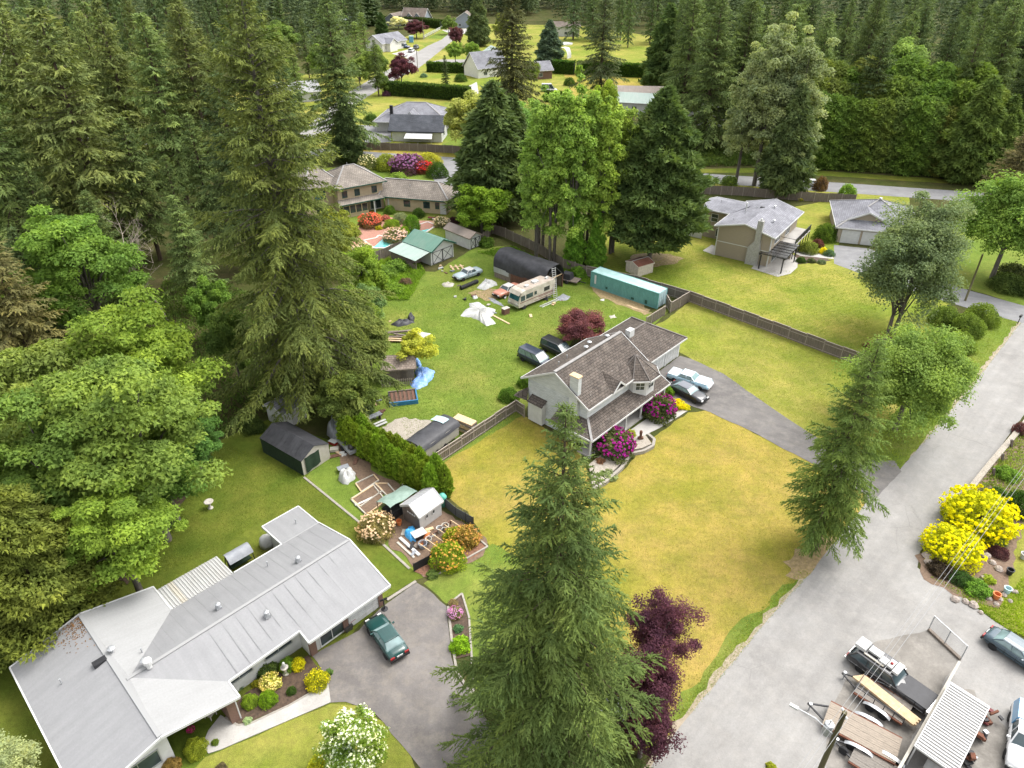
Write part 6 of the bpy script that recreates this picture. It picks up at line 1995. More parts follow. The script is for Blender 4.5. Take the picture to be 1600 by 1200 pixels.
frame_bed([(549, 781), (587, 757), (598, 768), (563, 793)], 'upper brown vegetable bed framed with boards')
frame_bed([(549, 782), (573, 806), (603, 784), (584, 760)], 'middle brown vegetable bed with a white board on it')
frame_bed([(556, 757), (584, 743), (592, 752), (565, 770)], 'small square vegetable bed nearest the covered quad')
frame_bed([(586, 757), (604, 775), (624, 778), (606, 757)], 'narrow vegetable bed closest to the cedar hedge')
plank_pile('white_board', 'narrow white board lying across the middle vegetable bed', (569, 785), [(0, 0, .14, 1.9, .2, .04, 38, 'white_trim')], cat='board')
cloth('quad_cover', 'small vehicle under a crumpled white cover on the near lawn', [(528, 751), (534, 736), (548, 732), (557, 740), (556, 748), (544, 757), (535, 757)], 1.2, 'white_sheet', cat='cover', seed=21, crumple=1.3)
plank_pile('grey_board', 'grey board leaning behind the white covered vehicle', (537, 735), [(0, 0, .4, 1.2, .7, .06, 30, 'grey_tarp')], cat='board')

# clutter beside the hedge
cloth('tarp_bundle', 'grey tarp bundle at the top end of the cedar hedge', [(512, 680), (516, 664), (526, 660), (532, 668), (528, 682), (522, 690)], 1.6, 'grey_tarp', cat='tarp', seed=22, crumple=.7)
plank_pile('red_bin', 'red crate on the ground between tent and hedge', (521, 694), [(0, 0, 0, .9, .5, .4, -30, 'red_lens'), (0, 0, .4, .96, .56, .05, -30, 'white_trim')], cat='crate')
_o = G(545, 700)
st = thing('scrap_trailer', 'low grey trailer heaped with bags beside the cedar hedge', 'trailer', (_o.x, _o.y, 0), R(-52))
MB().box(-1.7, -.7, .4, 1.7, .7, .75).build('body', 'galvanised', st)
for k in range(6):
    MB().lathe([(.28, 0), (.42, .2), (.3, .45), (.08, .55)], 8, (-1.4 + k * .52, rr_.uniform(-.3, .3), .75)).build('bag', ('dark_metal', 'grey_tarp', 'smoked_panel')[k % 3], st, smooth=True)
for s in (-1, 1):
    wheel(st, 0, s * .78, .28, .16)
for k, (x, y, l) in enumerate(((572, 712, 'upper'), (579, 717, 'lower'))):
    p = G(x, y)
    MB().lathe([(.36, 0), (.42, .1), (.42, .26), (.36, .34), (.2, .34), (.2, .1)], 14).build('old_tyre', 'tyre', None, label=l + ' of two old tyres at the foot of the cedar hedge', cat='tyre').location = (p.x, p.y, 0)
plank_pile('timber_scraps', 'brown boards and scraps beside the tent corner', (523, 713), [(0, 0, .02, 1.4, .5, .1, 20, 'rust_board'), (.3, .5, .05, 1.2, .3, .1, -40, 'raw_timber'), (-.2, .9, .1, .9, .6, .3, 10, 'cream_cloth')], cat='scrap')

# clutter beside the plastic shed
_o = G(690, 845)
fr = thing('timber_ladder_bed', 'reddish timber frame lying on the ground beside the plastic shed', 'frame', (_o.x, _o.y, 0), R(49))
for y in (-.6, .9):
    MB().beam((-2.0, y, .45), (2.2, y, .45), .1).build('rail', 'rust_board', fr)
for k in range(6):
    MB().beam((-1.9 + k * .8, -.6, .5), (-1.9 + k * .8, .9, .5), .07).build('rung', 'raw_timber', fr)
for x in (-1.9, 2.1):
    for y in (-.6, .9):
        MB().beam((x, y, 0), (x, y, .45), .1).build('leg', 'rust_board', fr)
plank_pile('display_board', 'white panel lying between blue tarp and plastic shed', (655, 840), [(0, 0, .6, 1.3, .95, .05, 35, 'white_sheet'), (0, 0, 0, .9, .6, .58, 35, 'dark_metal')], cat='board')
cloth('orange_tarp', 'orange sheeting beside the plastic shed wall', [(660, 836), (664, 830), (671, 833), (668, 841), (662, 842)], .5, mat('orange_sheet', (.62, .20, .06), (.5, .15, .05), s=3, rough=.6), seed=23)
cloth('orange_tarp', 'orange sheeting below the white panel', [(651, 854), (660, 845), (667, 848), (658, 857)], .4, MATS['orange_sheet'], seed=24)
plank_pile('white_plank', 'two white planks edging the cluttered corner', (640, 855), [(0, 0, .05, 3.0, .3, .12, -47, 'white_sheet'), (-.3, -.4, .02, 2.6, .2, .1, -47, 'cream_cloth')], cat='board')
for k, (x, y, mm, l, r_) in enumerate(((687, 831, 'white_sheet', 'pale round tub inside the timber frame', .3), (696, 827, 'cream_cloth', 'cream round tub at the right of the timber frame', .35), (624, 820, 'orange_sheet', 'small orange tub left of the blue tarp', .25), (661, 855, 'grey_tarp', 'grey round tub above the black screen', .4), (670, 848, 'pale_stone', 'pale bucket beside the grey round tub', .3))):
    p = G(x, y)
    MB().lathe([(r_ * .8, 0), (r_, .5), (r_ * 1.06, .55), (r_ * .9, .55), (r_ * .7, .12)], 12).build('tub', mm, None, label=l, cat='tub').location = (p.x, p.y, 0)
p = G(692, 790, 0)
MB().lathe([(.3, 0), (.32, .9), (.45, 1.1), (.3, 1.4), (.05, 1.5)], 12).build('green_barrel', mat('aqua_plastic', (.12, .42, .33), (.09, .33, .26), s=2, rough=.5), None, smooth=True, label='green plastic barrel behind the plastic shed', cat='barrel').location = (p.x, p.y, 0)


def screen(label, px, h, m='black_trim'):
    P = [G(*q) for q in px]
    t = thing('screen_fence', label, 'fence', P[0])
    for i in range(len(P) - 1):
        a, c = P[i] - P[0], P[i + 1] - P[0]
        MB().beam((a.x, a.y, h / 2), (c.x, c.y, h / 2), .03, h).build('netting', m, t)
    for q in P:
        MB().beam((q.x - P[0].x, q.y - P[0].y, 0), (q.x - P[0].x, q.y - P[0].y, h + .1), .07).build('post', 'dark_metal', t)


screen('low black screen at the driveway end of the mulch bed', [(647, 893), (673, 879)], .95)
mat('mesh_netting', (.10, .11, .11), (.06, .065, .065), s=6, rough=.8)
screen('dark netting fence curving behind the plastic shed', [(694, 790), (712, 806), (728, 815), (740, 822)], 1.1, 'mesh_netting')

# toys and bins by the bungalow entrance
for k, (x, y, mm, l, sx, sz) in enumerate(((533, 985, 'red_lens', 'pink red bin by the bungalow entrance', .5, .7), (549, 975, 'red_lens', 'red crate beside the green car bonnet', .6, .5), (539, 978, 'truck_blue', 'small blue tub between the red bins', .35, .5), (531, 979, 'raw_timber', 'yellow tub by the glazed entrance', .35, .55), (544, 984, 'smoked_panel', 'dark cart between the red bins', .7, .45))):
    p = G(x, y)
    t = thing('bin', l, 'bin', (p.x, p.y, 0), R(46))
    MB().loft([[(-sx * .42, -sx * .3, 0), (sx * .42, -sx * .3, 0), (sx * .42, sx * .3, 0), (-sx * .42, sx * .3, 0)], [(-sx * .5, -sx * .38, sz), (sx * .5, -sx * .38, sz), (sx * .5, sx * .38, sz), (-sx * .5, sx * .38, sz)]]).build('tub', mm, t)
    MB().box(-sx * .54, -sx * .42, sz, sx * .54, sx * .42, sz + .05).build('lid', mm, t)
p = G(601, 952)
t = thing('standing_ornament', 'black metal ornament at the garage corner', 'ornament', (p.x, p.y, 0))
MB().lathe([(.3, 0), (.3, .06), (.06, .1), (.05, 1.2)], 8).build('stand', 'dark_metal', t)
MB().beam((-.3, 0, 1.0), (.3, .1, 1.25), .1).build('arm', 'dark_metal', t)
p = G(447, 1053)
t = thing('garden_statue', 'white garden statue with planter in the flower bed', 'statue', (p.x, p.y, .03))
MB().lathe([(.25, 0), (.25, .1), (.1, .2), (.1, .5), (.2, .6), (.3, .75), (.28, .8)], 12).build('urn', 'pale_stone', t, smooth=True)
MB().lathe([(.08, .8), (.16, .95), (.1, 1.15), (.11, 1.25), (.04, 1.35)], 10).build('figure', 'white_sheet', t, smooth=True)
p = G(330, 1120)
t = thing('patio_chair', 'pale wicker chair on the bungalow porch', 'chair', (p.x, p.y, .06), R(70))
MB().box(-.3, -.3, .38, .3, .3, .46).build('seat', 'cream_cloth', t)
MB().box(-.3, .26, .46, .3, .34, .95).build('backrest', 'cream_cloth', t)
for x in (-.27, .27):
    for y in (-.27, .27):
        MB().beam((x, y, 0), (x, y, .38), .05).build('leg', 'cream_cloth', t)
p = G(1000, 690)
t = thing('wooden_post_ornament', 'rusty metal stump ornament in the porch bed', 'ornament', (p.x, p.y, .34))
MB().lathe([(.16, 0), (.14, .6), (.18, 1.0), (.12, 1.15)], 8).build('stump', 'rust_board', t)
MB().box(-.3, -.15, .1, .3, .15, .3).build('basin', 'rust_board', t)

# ================================================================ lower right yard
def flatbed(name, label, front, rear, W, zb, planks, m, rails=False):
    a, c = G(*rear), G(*front)
    L = (c - a).length
    mid = (a + c) / 2
    t = thing(name, label, 'trailer', (mid.x, mid.y, .024), yaw2(a, c))
    for k in range(planks):
        y = W * (k / planks - .5)
        MB().box(-L / 2, y + .006, zb, L / 2, y + W / planks - .006, zb + .05 + .006 * ((k * 7) % 3)).build('deck_plank', m, t)
    for s in (-1, 1):
        MB().box(-L / 2, s * W / 2 - .05 + s * .06, zb - .12, L / 2, s * W / 2 + .05 + s * .06, zb + .03).build('side_rail', 'rusty_steel', t)
        for x in (-.15, .75):
            wheel(t, -L * .1 + x, s * (W / 2 + .28), .33, .2)
        b = MB()
        b.grid(lambda u, v: (-L * .1 + .3 - .95 + 1.9 * u, s * (W / 2 + .15 + .28 * v), .72 - .25 * abs(2 * u - 1) ** 3), 10, 2)
        b.build('mudguard', 'galvanised', t, smooth=True)
    MB().beam((L / 2, -W * .3, zb - .05), (L / 2 + 1.3, 0, zb - .05), .1).build('drawbar', 'dark_metal', t)
    MB().beam((L / 2, W * .3, zb - .05), (L / 2 + 1.3, 0, zb - .05), .1).build('drawbar', 'dark_metal', t)
    MB().lathe([(.05, 0), (.05, .75), (.12, .76), (.12, .85)], 8, (L / 2 + 1.1, .1, 0)).build('jack', 'galvanised', t)
    if rails:
        for s in (-1, 1):
            for k in range(6):
                MB().beam((-L / 2 + L * k / 5, s * W / 2, zb + .06), (-L / 2 + L * k / 5, s * W / 2, zb + .6), .05).build('upright', 'dark_metal', t)
            MB().beam((-L / 2, s * W / 2, zb + .6), (L / 2, s * W / 2, zb + .6), .05).build('top_rail', 'dark_metal', t)
        MB().beam((L / 2, -W / 2, zb + .6), (L / 2, W / 2, zb + .6), .05).build('top_rail', 'dark_metal', t)
    return t, L


mat('grey_plank', (.24, .215, .185), (.15, .135, .12), s=3, st=(1, 6, 6), bmp=.2)
mat('tan_plank', (.34, .285, .225), (.22, .185, .15), s=3, st=(1, 6, 6), bmp=.2)
t1, L1 = flatbed('utility_trailer', 'grey plank trailer with low rails beside the black station wagon', (1340, 1075), (1415, 1124), 1.9, .5, 9, 'grey_plank', True)
t2_, L2_ = flatbed('flatbed_trailer', 'tan plank flatbed trailer nearest the utility pole', (1288, 1122), (1400, 1182), 2.1, .62, 12, 'tan_plank')
lp = thing('lumber_load', 'fresh yellow lumber tied across the grey trailer', 'lumber', (t1.location.x, t1.location.y, .66), t1.rotation_euler.z - R(9))
for k in range(6):
    for j in range(2):
        MB().box(-2.5 + .1 * (k % 2), -.42 + k * .14, .02 + j * .1, 1.9 + .07 * k, -.29 + k * .14, .11 + j * .1).build('board', 'raw_timber', lp)
MB().box(-1.2, -.44, .235, -1.14, .46, .25).build('strap', 'cream_cloth', lp)
t3, L3 = flatbed('utility_trailer', 'third trailer with a white spare wheel at the bottom edge', (1330, 1180), (1425, 1240), 1.7, .45, 8, 'grey_plank')
wheel(t3, L3 / 2 + .5, .3, .33, .2)

# carport
_o = G(1430, 1165, 2.25)
_yaw = yaw2(G(1430, 1165, 2.25), G(1485, 1067, 2.25))
cp_ = thing('carport', 'ribbed white metal carport roof on posts at lower right', 'carport', (_o.x, _o.y, 0), _yaw)
for k in range(26):
    x = k * .255
    b = MB()
    b.slab([(x, -.02, 2.25), (x + .25, -.02, 2.25), (x + .25, -2.5, 2.12), (x, -2.5, 2.12)], .03)
    b.beam((x + .06, -.02, 2.285), (x + .06, -2.5, 2.155), .07, .08)
    b.build('roof_sheet', 'white_metal', cp_)
edges(cp_, [((-.05, 0.02, 2.25), (6.65, .02, 2.25)), ((-.04, .02, 2.25), (-.04, -2.55, 2.12)), ((6.66, .02, 2.25), (6.66, -2.55, 2.12)), ((-.05, -2.55, 2.12), (6.65, -2.55, 2.12))], w=.07, h=.14)
for x in (.1, 3.3, 6.5):
    for y in (-.08, -2.4):
        MB().beam((x, y, .02), (x, y, 2.1), .1).build('post', 'white_trim', cp_)
MB().box(6.55, -2.4, .02, 6.6, -.1, 2.0).build('end_wall', 'weathered_wood', cp_)
bw = thing('board_wall', 'grey timber wall along the left side of the carport', 'wall', (_o.x, _o.y, 0), _yaw)
for k in range(11):
    MB().box(-3.6 + k * 1.2, .1, .02, -2.42 + k * 1.2, .18, 1.5 + .02 * (k % 3)).build('panel', 'weathered_wood', bw)
MB().box(-3.6, .06, 1.56, 9.6, .24, 1.64).build('cap_rail', 'cream_cloth', bw)
_o2 = G(1450, 1190, 0)
ob = thing('stored_boat', 'pale trailer frame stored under the carport end', 'trailer', (_o2.x, _o2.y, .03), _yaw)
MB().box(-1.4, -1.6, .5, .9, .1, .62).build('deck', 'white_sheet', ob)
for k in range(3):
    MB().box(-1.45 + k * 1.15, -1.65, .62, -1.38 + k * 1.15, .15, .9).build('bar', 'weathered_wood', ob)
for s in (-1.5, 0):
    wheel(ob, 0, s, .3, .18)
for k, (x, y, l) in enumerate(((1528, 1150, 'dark machine parts on the yard right of the carport'), (1512, 1190, 'second heap of dark machine parts near the bottom edge'), (1545, 1128, 'rusty tangle of parts beside the carport roof corner'))):
    p = G(x, y)
    t = thing('machine_parts', l, 'scrap', (p.x, p.y, .03), rr_.random() * 3)
    for q in range(7):
        MB().obox((rr_.uniform(-.5, .5), rr_.uniform(-.4, .4), .15 + .09 * q), (rr_.uniform(.2, .7), rr_.uniform(.15, .5), rr_.uniform(.1, .3)), rr_.random() * 3, rr_.uniform(-.4, .4)).build('piece', ('dark_metal', 'black_trim', 'rusty_steel', 'galvanised')[q % 4] if k < 2 else ('rusty_steel', 'maroon', 'dark_metal')[q % 3], t)

# chain link fence and low wall
mm_, nt_, p_ = newmat('chain_link')
v_ = coords(nt_, 'UV')
wv1 = _n(nt_, 'ShaderNodeTexWave', bands_direction='DIAGONAL')
wv1.inputs['Scale'].default_value = 3.2
nt_.links.new(v_, wv1.inputs['Vector'])
p_.inputs['Base Color'].default_value = (.42, .43, .44, 1)
p_.inputs['Roughness'].default_value = .5
_tr = _n(nt_, 'ShaderNodeBsdfTransparent')
_mx = _n(nt_, 'ShaderNodeMixShader')
_mr = ramp(nt_, wv1.outputs['Fac'], [(.0, (.75, .75, .75)), (.45, (.9, .9, .9))])
_mx.inputs[0].default_value = .78
nt_.links.new(p_.outputs[0], _mx.inputs[1])
nt_.links.new(_tr.outputs[0], _mx.inputs[2])
nt_.links.new(_mx.outputs[0], nt_.nodes['Material Output'].inputs['Surface'])
cl = thing('chain_link_fence', 'chain link fence on a low kerb at the parking pad corner', 'fence', G(1450, 985))
Pq = [G(1450, 985) - G(1450, 985), G(1500, 1032) - G(1450, 985)]
d_ = Pq[1]
MB().beam((0, 0, .12), (d_.x, d_.y, .12), .25, .24).build('kerb', 'weathered_wood', cl)
for k in range(3):
    q = d_ * (k / 2)
    MB().beam((q.x, q.y, .2), (q.x, q.y, 1.75), .06).build('post', 'galvanised', cl)
MB().beam((0, 0, 1.72), (d_.x, d_.y, 1.72), .05).build('top_rail', 'galvanised', cl)
MB().add([(0, 0, .25), (d_.x, d_.y, .25), (d_.x, d_.y, 1.7), (0, 0, 1.7)], [(0, 1, 2, 3)]).build('mesh', 'chain_link', cl)
# wooden rail with dark posts along the right verge
gr = thing('guard_rail', 'pale stone edge with dark leaning posts along the right of the road', 'rail', G(1470, 820))
o_ = G(1470, 820)
Pg = [G(1488, 800) - o_, G(1548, 725) - o_, G(1610, 652) - o_]
for i in range(2):
    MB().beam((Pg[i].x, Pg[i].y, .25), (Pg[i + 1].x, Pg[i + 1].y, .25), .55, .3).build('stone_edge', 'gravel', gr)
for k, (x, y) in enumerate(((1552, 745), (1566, 722), (1580, 700), (1594, 678))):
    q = G(x, y) - o_
    MB().beam((q.x, q.y, 0), (q.x - .2, q.y + .15, 1.0), .2).build('post', 'brown_plastic', gr)
p = G(1590, 506)
mb = thing('mailbox', 'black mailbox on a post where the lane meets the road', 'mailbox', (p.x, p.y, 0), R(40))
MB().beam((0, 0, 0), (0, 0, 1.1), .1).build('post', 'dark_metal', mb)
MB().box(-.3, -.12, 1.1, .3, .12, 1.4).build('box', 'black_trim', mb)

# rocks and pots in the right hand rockery
mat('rock', (.42, .36, .31), (.25, .21, .18), s=3, bmp=.6)
for k, (x, y, r_) in enumerate(((1492, 938, .35), (1508, 941, .3), (1520, 946, .38), (1545, 936, .25), (1556, 944, .22), (1562, 936, .22), (1568, 930, .24), (1532, 958, .22), (1550, 880, .3), (1540, 870, .4), (1528, 865, .35), (1560, 890, .35), (1536, 905, .3), (1448, 870, .45), (1452, 880, .4), (1585, 925, .25), (1578, 940, .22))):
    p = G(x, y)
    rg = random.Random(k)
    b = MB().lathe([(r_ * .8, 0), (r_ * 1.05, r_ * .35), (r_ * .7, r_ * .8), (r_ * .2, r_ * .95)], 7)
    b.v = [(vx * rg.uniform(.8, 1.25), vy * rg.uniform(.8, 1.25), vz * rg.uniform(.85, 1.15)) for vx, vy, vz in b.v]
    b.build('rock', 'rock', None, label='garden rock among the rockery stones beside the yellow shrubs', cat='rock', group='rockery stones').location = (p.x, p.y, 0)
for x, y, mm, l in ((1576, 897, 'black_trim', 'black plant pot on the rockery edge'), (1572, 926, 'pale_teal', 'pale blue pot lying by the rockery'), (1598, 872, 'white_sheet', 'white bucket on the grass right of the rockery'), (1555, 935, 'orange_sheet', 'small orange pot in the rockery')):
    p = G(x, y)
    MB().lathe([(.22, 0), (.3, .5), (.33, .52), (.33, .58), (.25, .58), (.18, .15)], 12).build('plant_pot', mm, None, label=l, cat='pot').location = (p.x, p.y, 0)

# ================================================================ utility poles and wires
mat('pole_wood', (.14, .125, .06), (.085, .075, .04), s=3, st=(3, 3, .3))
mat('pole_grey', (.26, .23, .2), (.17, .15, .13), s=3, st=(3, 3, .3))
mat('cable', (.30, .30, .30), (.24, .24, .24), s=2, rough=.5)
PT = G(1320, 1113, 10.5)
up = thing('utility_pole', 'mossy wooden utility pole with transformer and lamp arm at bottom right', 'pole', (PT.x, PT.y, 0))
MB().tube([(0, 0, 0), (0, 0, 10.5)], [.19, .13], 12).build('pole', 'pole_wood', up, smooth=True)
TP = G(1297, 1140, 8.2) - PT
TP.z = 8.2
off = Vector((TP.x, TP.y, 0))
off = off.normalized() * .55
MB().lathe([(.26, 0), (.28, .05), (.28, .85), (.3, .86), (.25, .95), (.08, 1.0)], 14, (off.x, off.y, 7.6)).build('transformer', 'galvanised', up, smooth=False)
MB().lathe([(.04, 0), (.04, .2), (.07, .22), (.05, .32)], 8, (off.x, off.y, 8.58)).build('bushing', 'white_trim', up)
LA = G(1240, 1106, 8.6) - PT
MB().tube([(0, 0, 8.2), (LA.x * .5, LA.y * .5, 8.75), (LA.x, LA.y, 8.75)], .035, 6).build('lamp_arm', 'galvanised', up)
MB().obox((LA.x, LA.y, 8.72), (.5, .2, .14), math.atan2(LA.y, LA.x)).build('lamp_head', 'white_trim', up)
for k, z_ in enumerate((10.55, 10.3, 10.05)):
    MB().lathe([(.05, 0), (.08, .06), (.05, .12), (.08, .16), (.03, .2)], 8, (.12 * (k - 1), -.1 * (k - 1), z_ - .02)).build('insulator', 'white_trim', up)
_far = G(1610, 722, 10.0)
_dir = (Vector((_far.x, _far.y, 0)) - Vector((PT.x, PT.y, 0)))
_side = Vector((-_dir.y, _dir.x, 0)).normalized()
for k in range(3):
    s = _side * (.28 * (k - 1))
    for far_, l in ((PT + _dir * 2.2, 'beyond the yellow shrubs'), (PT - _dir * .9, 'towards the bottom edge')):
        pts = []
        for q in range(13):
            f = q / 12
            pp_ = PT.lerp(Vector((far_.x, far_.y, 10.2)), f)
            pts.append((pp_.x + s.x, pp_.y + s.y, 10.5 - .2 * abs(k - 1) - .9 * 4 * f * (1 - f) * (_dir.length * 1.1 / 60)))
        MB().tube(pts, .011 if k else .014, 5).build('power_line', 'cable', None, label=('left', 'middle', 'right')[k] + ' overhead power line running from the near pole ' + l, cat='cable')
def pole(px, py, h, label, m='pole_grey', arm=False):
    p = G(px, py)
    t = thing('utility_pole', label, 'pole', (p.x, p.y, 0))
    MB().tube([(0, 0, 0), (0, 0, h)], [.17, .12], 10).build('pole', m, t, smooth=True)
    if arm:
        MB().obox((0, 0, h - .5), (2.2, .12, .12), .6).build('cross_arm', m, t)
    return t
pole(1498, 279, 11, 'grey utility pole in front of the tall cedar hedge')
pole(1508, 470, 7.5, 'dark utility pole beside the clipped hedge at right', 'pole_wood')
pole(653, 112, 10, 'tall utility pole on the lawn beside the far street')
pole(662, 62, 9.5, 'utility pole at the white fence up the far street')
wf = thing('white_fence', 'white post and rail fence along the far street', 'fence', G(663, 60))
_a, _b = G(663, 60), G(694, 44)
for k in range(10):
    q = (_b - _a) * (k / 9)
    MB().beam((q.x, q.y, 0), (q.x, q.y, 1.5), .3).build('post', 'white_trim', wf)
for z_ in (.5, 1.0, 1.45):
    q = _b - _a
    MB().beam((0, 0, z_), (q.x, q.y, z_), .1, .18).build('rail', 'white_trim', wf)
p = G(643, 66)
pt = thing('portable_toilet', 'small blue cabin beside the cream house on the far street', 'cabin', (p.x, p.y, 0))
MB().box(-1, -1, 0, 1, 1, 2.7).build('cabin', 'truck_blue', pt)
MB().box(-1.1, -1.1, 2.7, 1.1, 1.1, 2.85).build('roof', 'pale_teal', pt)
p = G(886, 92)
ar = hoop('arched_shelter', 'small white arched shelter on the lawn at top centre', (p.x, p.y, 0), R(60), 4, 5, 4.2, 'white_sheet', wob=.0)
p = G(880, 69)
MB().lathe([(4.6, 0), (4.6, .5), (4.3, .5), (4.2, .3)], 28).build('round_pool', 'white_trim', None, label='round white garden pool on the lawn at top centre', cat='pool').location = (p.x, p.y, 0)
p = G(722, 186)
gz = thing('garden_pavilion', 'small brown garden pavilion beside the round red shrub', 'pavilion', (p.x, p.y, 0))
for x in (-1, 1):
    for y in (-1, 1):
        MB().beam((x, y, 0), (x, y, 2.1), .16).build('post', 'weathered_wood', gz)
MB().add([(-1.5, -1.5, 2.1), (1.5, -1.5, 2.1), (1.5, 1.5, 2.1), (-1.5, 1.5, 2.1), (0, 0, 3.1)], [(0, 1, 4), (1, 2, 4), (2, 3, 4), (3, 0, 4), (3, 2, 1, 0)]).build('roof', 'rust_board', gz)
p = G(690, 347)
for k, (x, y, mm, l) in enumerate(((676, 343, 'maroon', 'dark red lounger by the far end of the pool'), (683, 345, 'white_sheet', 'white lounger by the far end of the pool'))):
    p = G(x, y)
    t = thing('sun_lounger', l, 'lounger', (p.x, p.y, .02), R(-20))
    MB().box(-.9, -.3, .3, .4, .3, .4).build('seat', mm, t)
    MB().add([(.4, -.3, .3), (.4, .3, .3), (1.0, .3, .8), (1.0, -.3, .8), (.4, -.3, .4), (.4, .3, .4), (.95, .3, .9), (.95, -.3, .9)], [(0, 1, 2, 3), (7, 6, 5, 4), (0, 3, 7, 4), (1, 5, 6, 2), (3, 2, 6, 7)]).build('backrest', mm, t)
    for xx in (-.8, .5):
        for yy in (-.25, .25):
            MB().beam((xx, yy, 0), (xx, yy, .3), .05).build('leg', 'white_trim', t)
ORD = ['first', 'second', 'third', 'fourth', 'fifth', 'sixth', 'seventh', 'eighth', 'ninth', 'tenth', 'eleventh', 'twelfth', 'thirteenth']
# ================================================================ trees
FIRG, FIRO, FIRD = (.090, .124, .046), (.108, .130, .047), (.070, .100, .043)
# ---- single large firs
t = conifer(3, 29.5, 9.2, .03, 290, .25, 10.5, -.22, .85, .48, .92, .42, .45, .32, .2)
p = G(885, 640, 29.5)
plant(t, 'big dark fir in the front centre reaching below the picture edge', 'fir tree', (p.x, p.y, 0), 1, (.084, .118, .038), 'fir_tree', rz=.4)
t = conifer(8, 21.5, 4.9, .12, 190, .24, 12, -.25, .8, .40, .66, .42, .42, .36, .2)
p = G(1272, 857)
plant(t, 'slender fir beside the road with brown litter at its foot', 'fir tree', (p.x, p.y, 0), 1, (.105, .152, .042), 'fir_tree', rz=1.2)
t = conifer(21, 44, 13.0, .03, 340, .40, 6.4, -.22, .6, .36, .72, .5, .42, .32, .21, bark='bark_grey')
p = G(490, 622)
plant(t, 'tallest broad fir at left centre towering over the black tent', 'fir tree', (p.x, p.y, 0), 1, (.105, .128, .040), 'fir_tree', rz=.9)

# ---- shared conifer shapes
CON = [conifer(31 + i, 32, (8.4, 7.4, 9.0, 7.6)[i], (.10, .16, .08, .2)[i], (210, 185, 220, 170)[i], .60, 3.9, -.2, .7, .3, (.7, .62, .75, .68)[i], .42, .4, .38, .21, bare=(0, .15, 0, .2)[i]) for i in range(4)]
FAR = [conifer(51 + i, 32, (7.2, 8.0, 6.4)[i], .12, 100, 1.15, 1.25, -.2, .7, .3, (.7, .78, .66)[i], .5, .4, .42, .28) for i in range(3)]


def fir(loc, h, label, col=FIRG, k=None, lib=CON, wide=1., group=None, name='conifer_tree'):
    k = rnd.randrange(len(lib)) if k is None else k
    s = h / 32
    j = rnd.uniform(.8, 1.4)
    return plant(lib[k], label, 'conifer', (loc[0], loc[1], 0), (s * wide, s * wide, s), tuple(c * j for c in col), name, group)


for px, py, h, k, w, col, l in ((185, 412, 38, 0, 1.25, FIRO, 'tall olive conifer rising behind the upper left maple'), (296, 330, 35, 1, 1.1, FIRG, 'conifer with bare lower trunk left of the tallest fir'),
                                (232, 300, 36, 2, 1.0, FIRO, 'full olive conifer between two bare trunks at upper left'), (345, 320, 36, 3, 1.1, FIRO, 'open conifer directly left of the tallest fir'),
                                (540, 243, 35, 2, 1.1, (.095, .13, .05), 'broad conifer standing behind the tan house roof'), (75, 615, 21, 0, 1.3, (.155, .145, .065), 'brownish conifer at the left edge between two maples'),
                                (400, 420, 30, 1, 1.2, FIRD, 'dark conifer under the left side of the tallest fir'), (60, 430, 34, 1, 1.2, FIRG, 'conifer at the left edge above the brownish conifer'),
                                (110, 340, 36, 2, 1.1, FIRO, 'conifer left of the bare trunk at upper left'), (30, 300, 36, 0, 1.2, FIRG, 'conifer at the upper left edge'),
                                (800, 176, 36, 2, 1.05, (.088, .094, .045), 'very tall dark fir in front of the grey roofed house'), (936, 172, 34, 3, 1.15, (.088, .108, .055), 'tall thin fir rising above the bright poplars'),
                                (592, 150, 17, 3, 1.0, FIRG, 'small ragged conifer above the white house'), (697, 140, 11, 1, .9, FIRD, 'small dark conifer on the far lawn'),
                                (420, 250, 32, 0, 1.1, FIRO, 'conifer behind the upper part of the tallest fir'), (470, 300, 26, 1, 1.1, FIRD, 'dark conifer at the corner of the tan house')):
    p = G(px, py)
    fir(p, h, l, col, k, wide=w)


def fill(poly, n, sp, hr, lib, cols, label, group, wide=(.65, 1.25), seed=1, z0=0):
    """trees of a wood, one by one, inside a surveyed outline"""
    rg = random.Random(seed)
    P = [(G(*q).x, G(*q).y) for q in poly]
    x0, x1 = min(q[0] for q in P), max(q[0] for q in P)
    y0, y1 = min(q[1] for q in P), max(q[1] for q in P)
    done = []
    for _ in range(n * 40):
        if len(done) >= n:
            break
        x, y = rg.uniform(x0, x1), rg.uniform(y0, y1)
        ins, j = False, len(P) - 1
        for i in range(len(P)):
            if (P[i][1] > y) != (P[j][1] > y) and x < (P[j][0] - P[i][0]) * (y - P[i][1]) / (P[j][1] - P[i][1]) + P[i][0]:
                ins = not ins
            j = i
        if not ins or any((x - a) ** 2 + (y - b) ** 2 < sp * sp for a, b in done):
            continue
        done.append((x, y))
        h = rg.uniform(*hr)
        fir((x, y), h, label, cols[rg.randrange(len(cols))], rg.randrange(len(lib)), lib, rg.uniform(*wide), group)
    return done


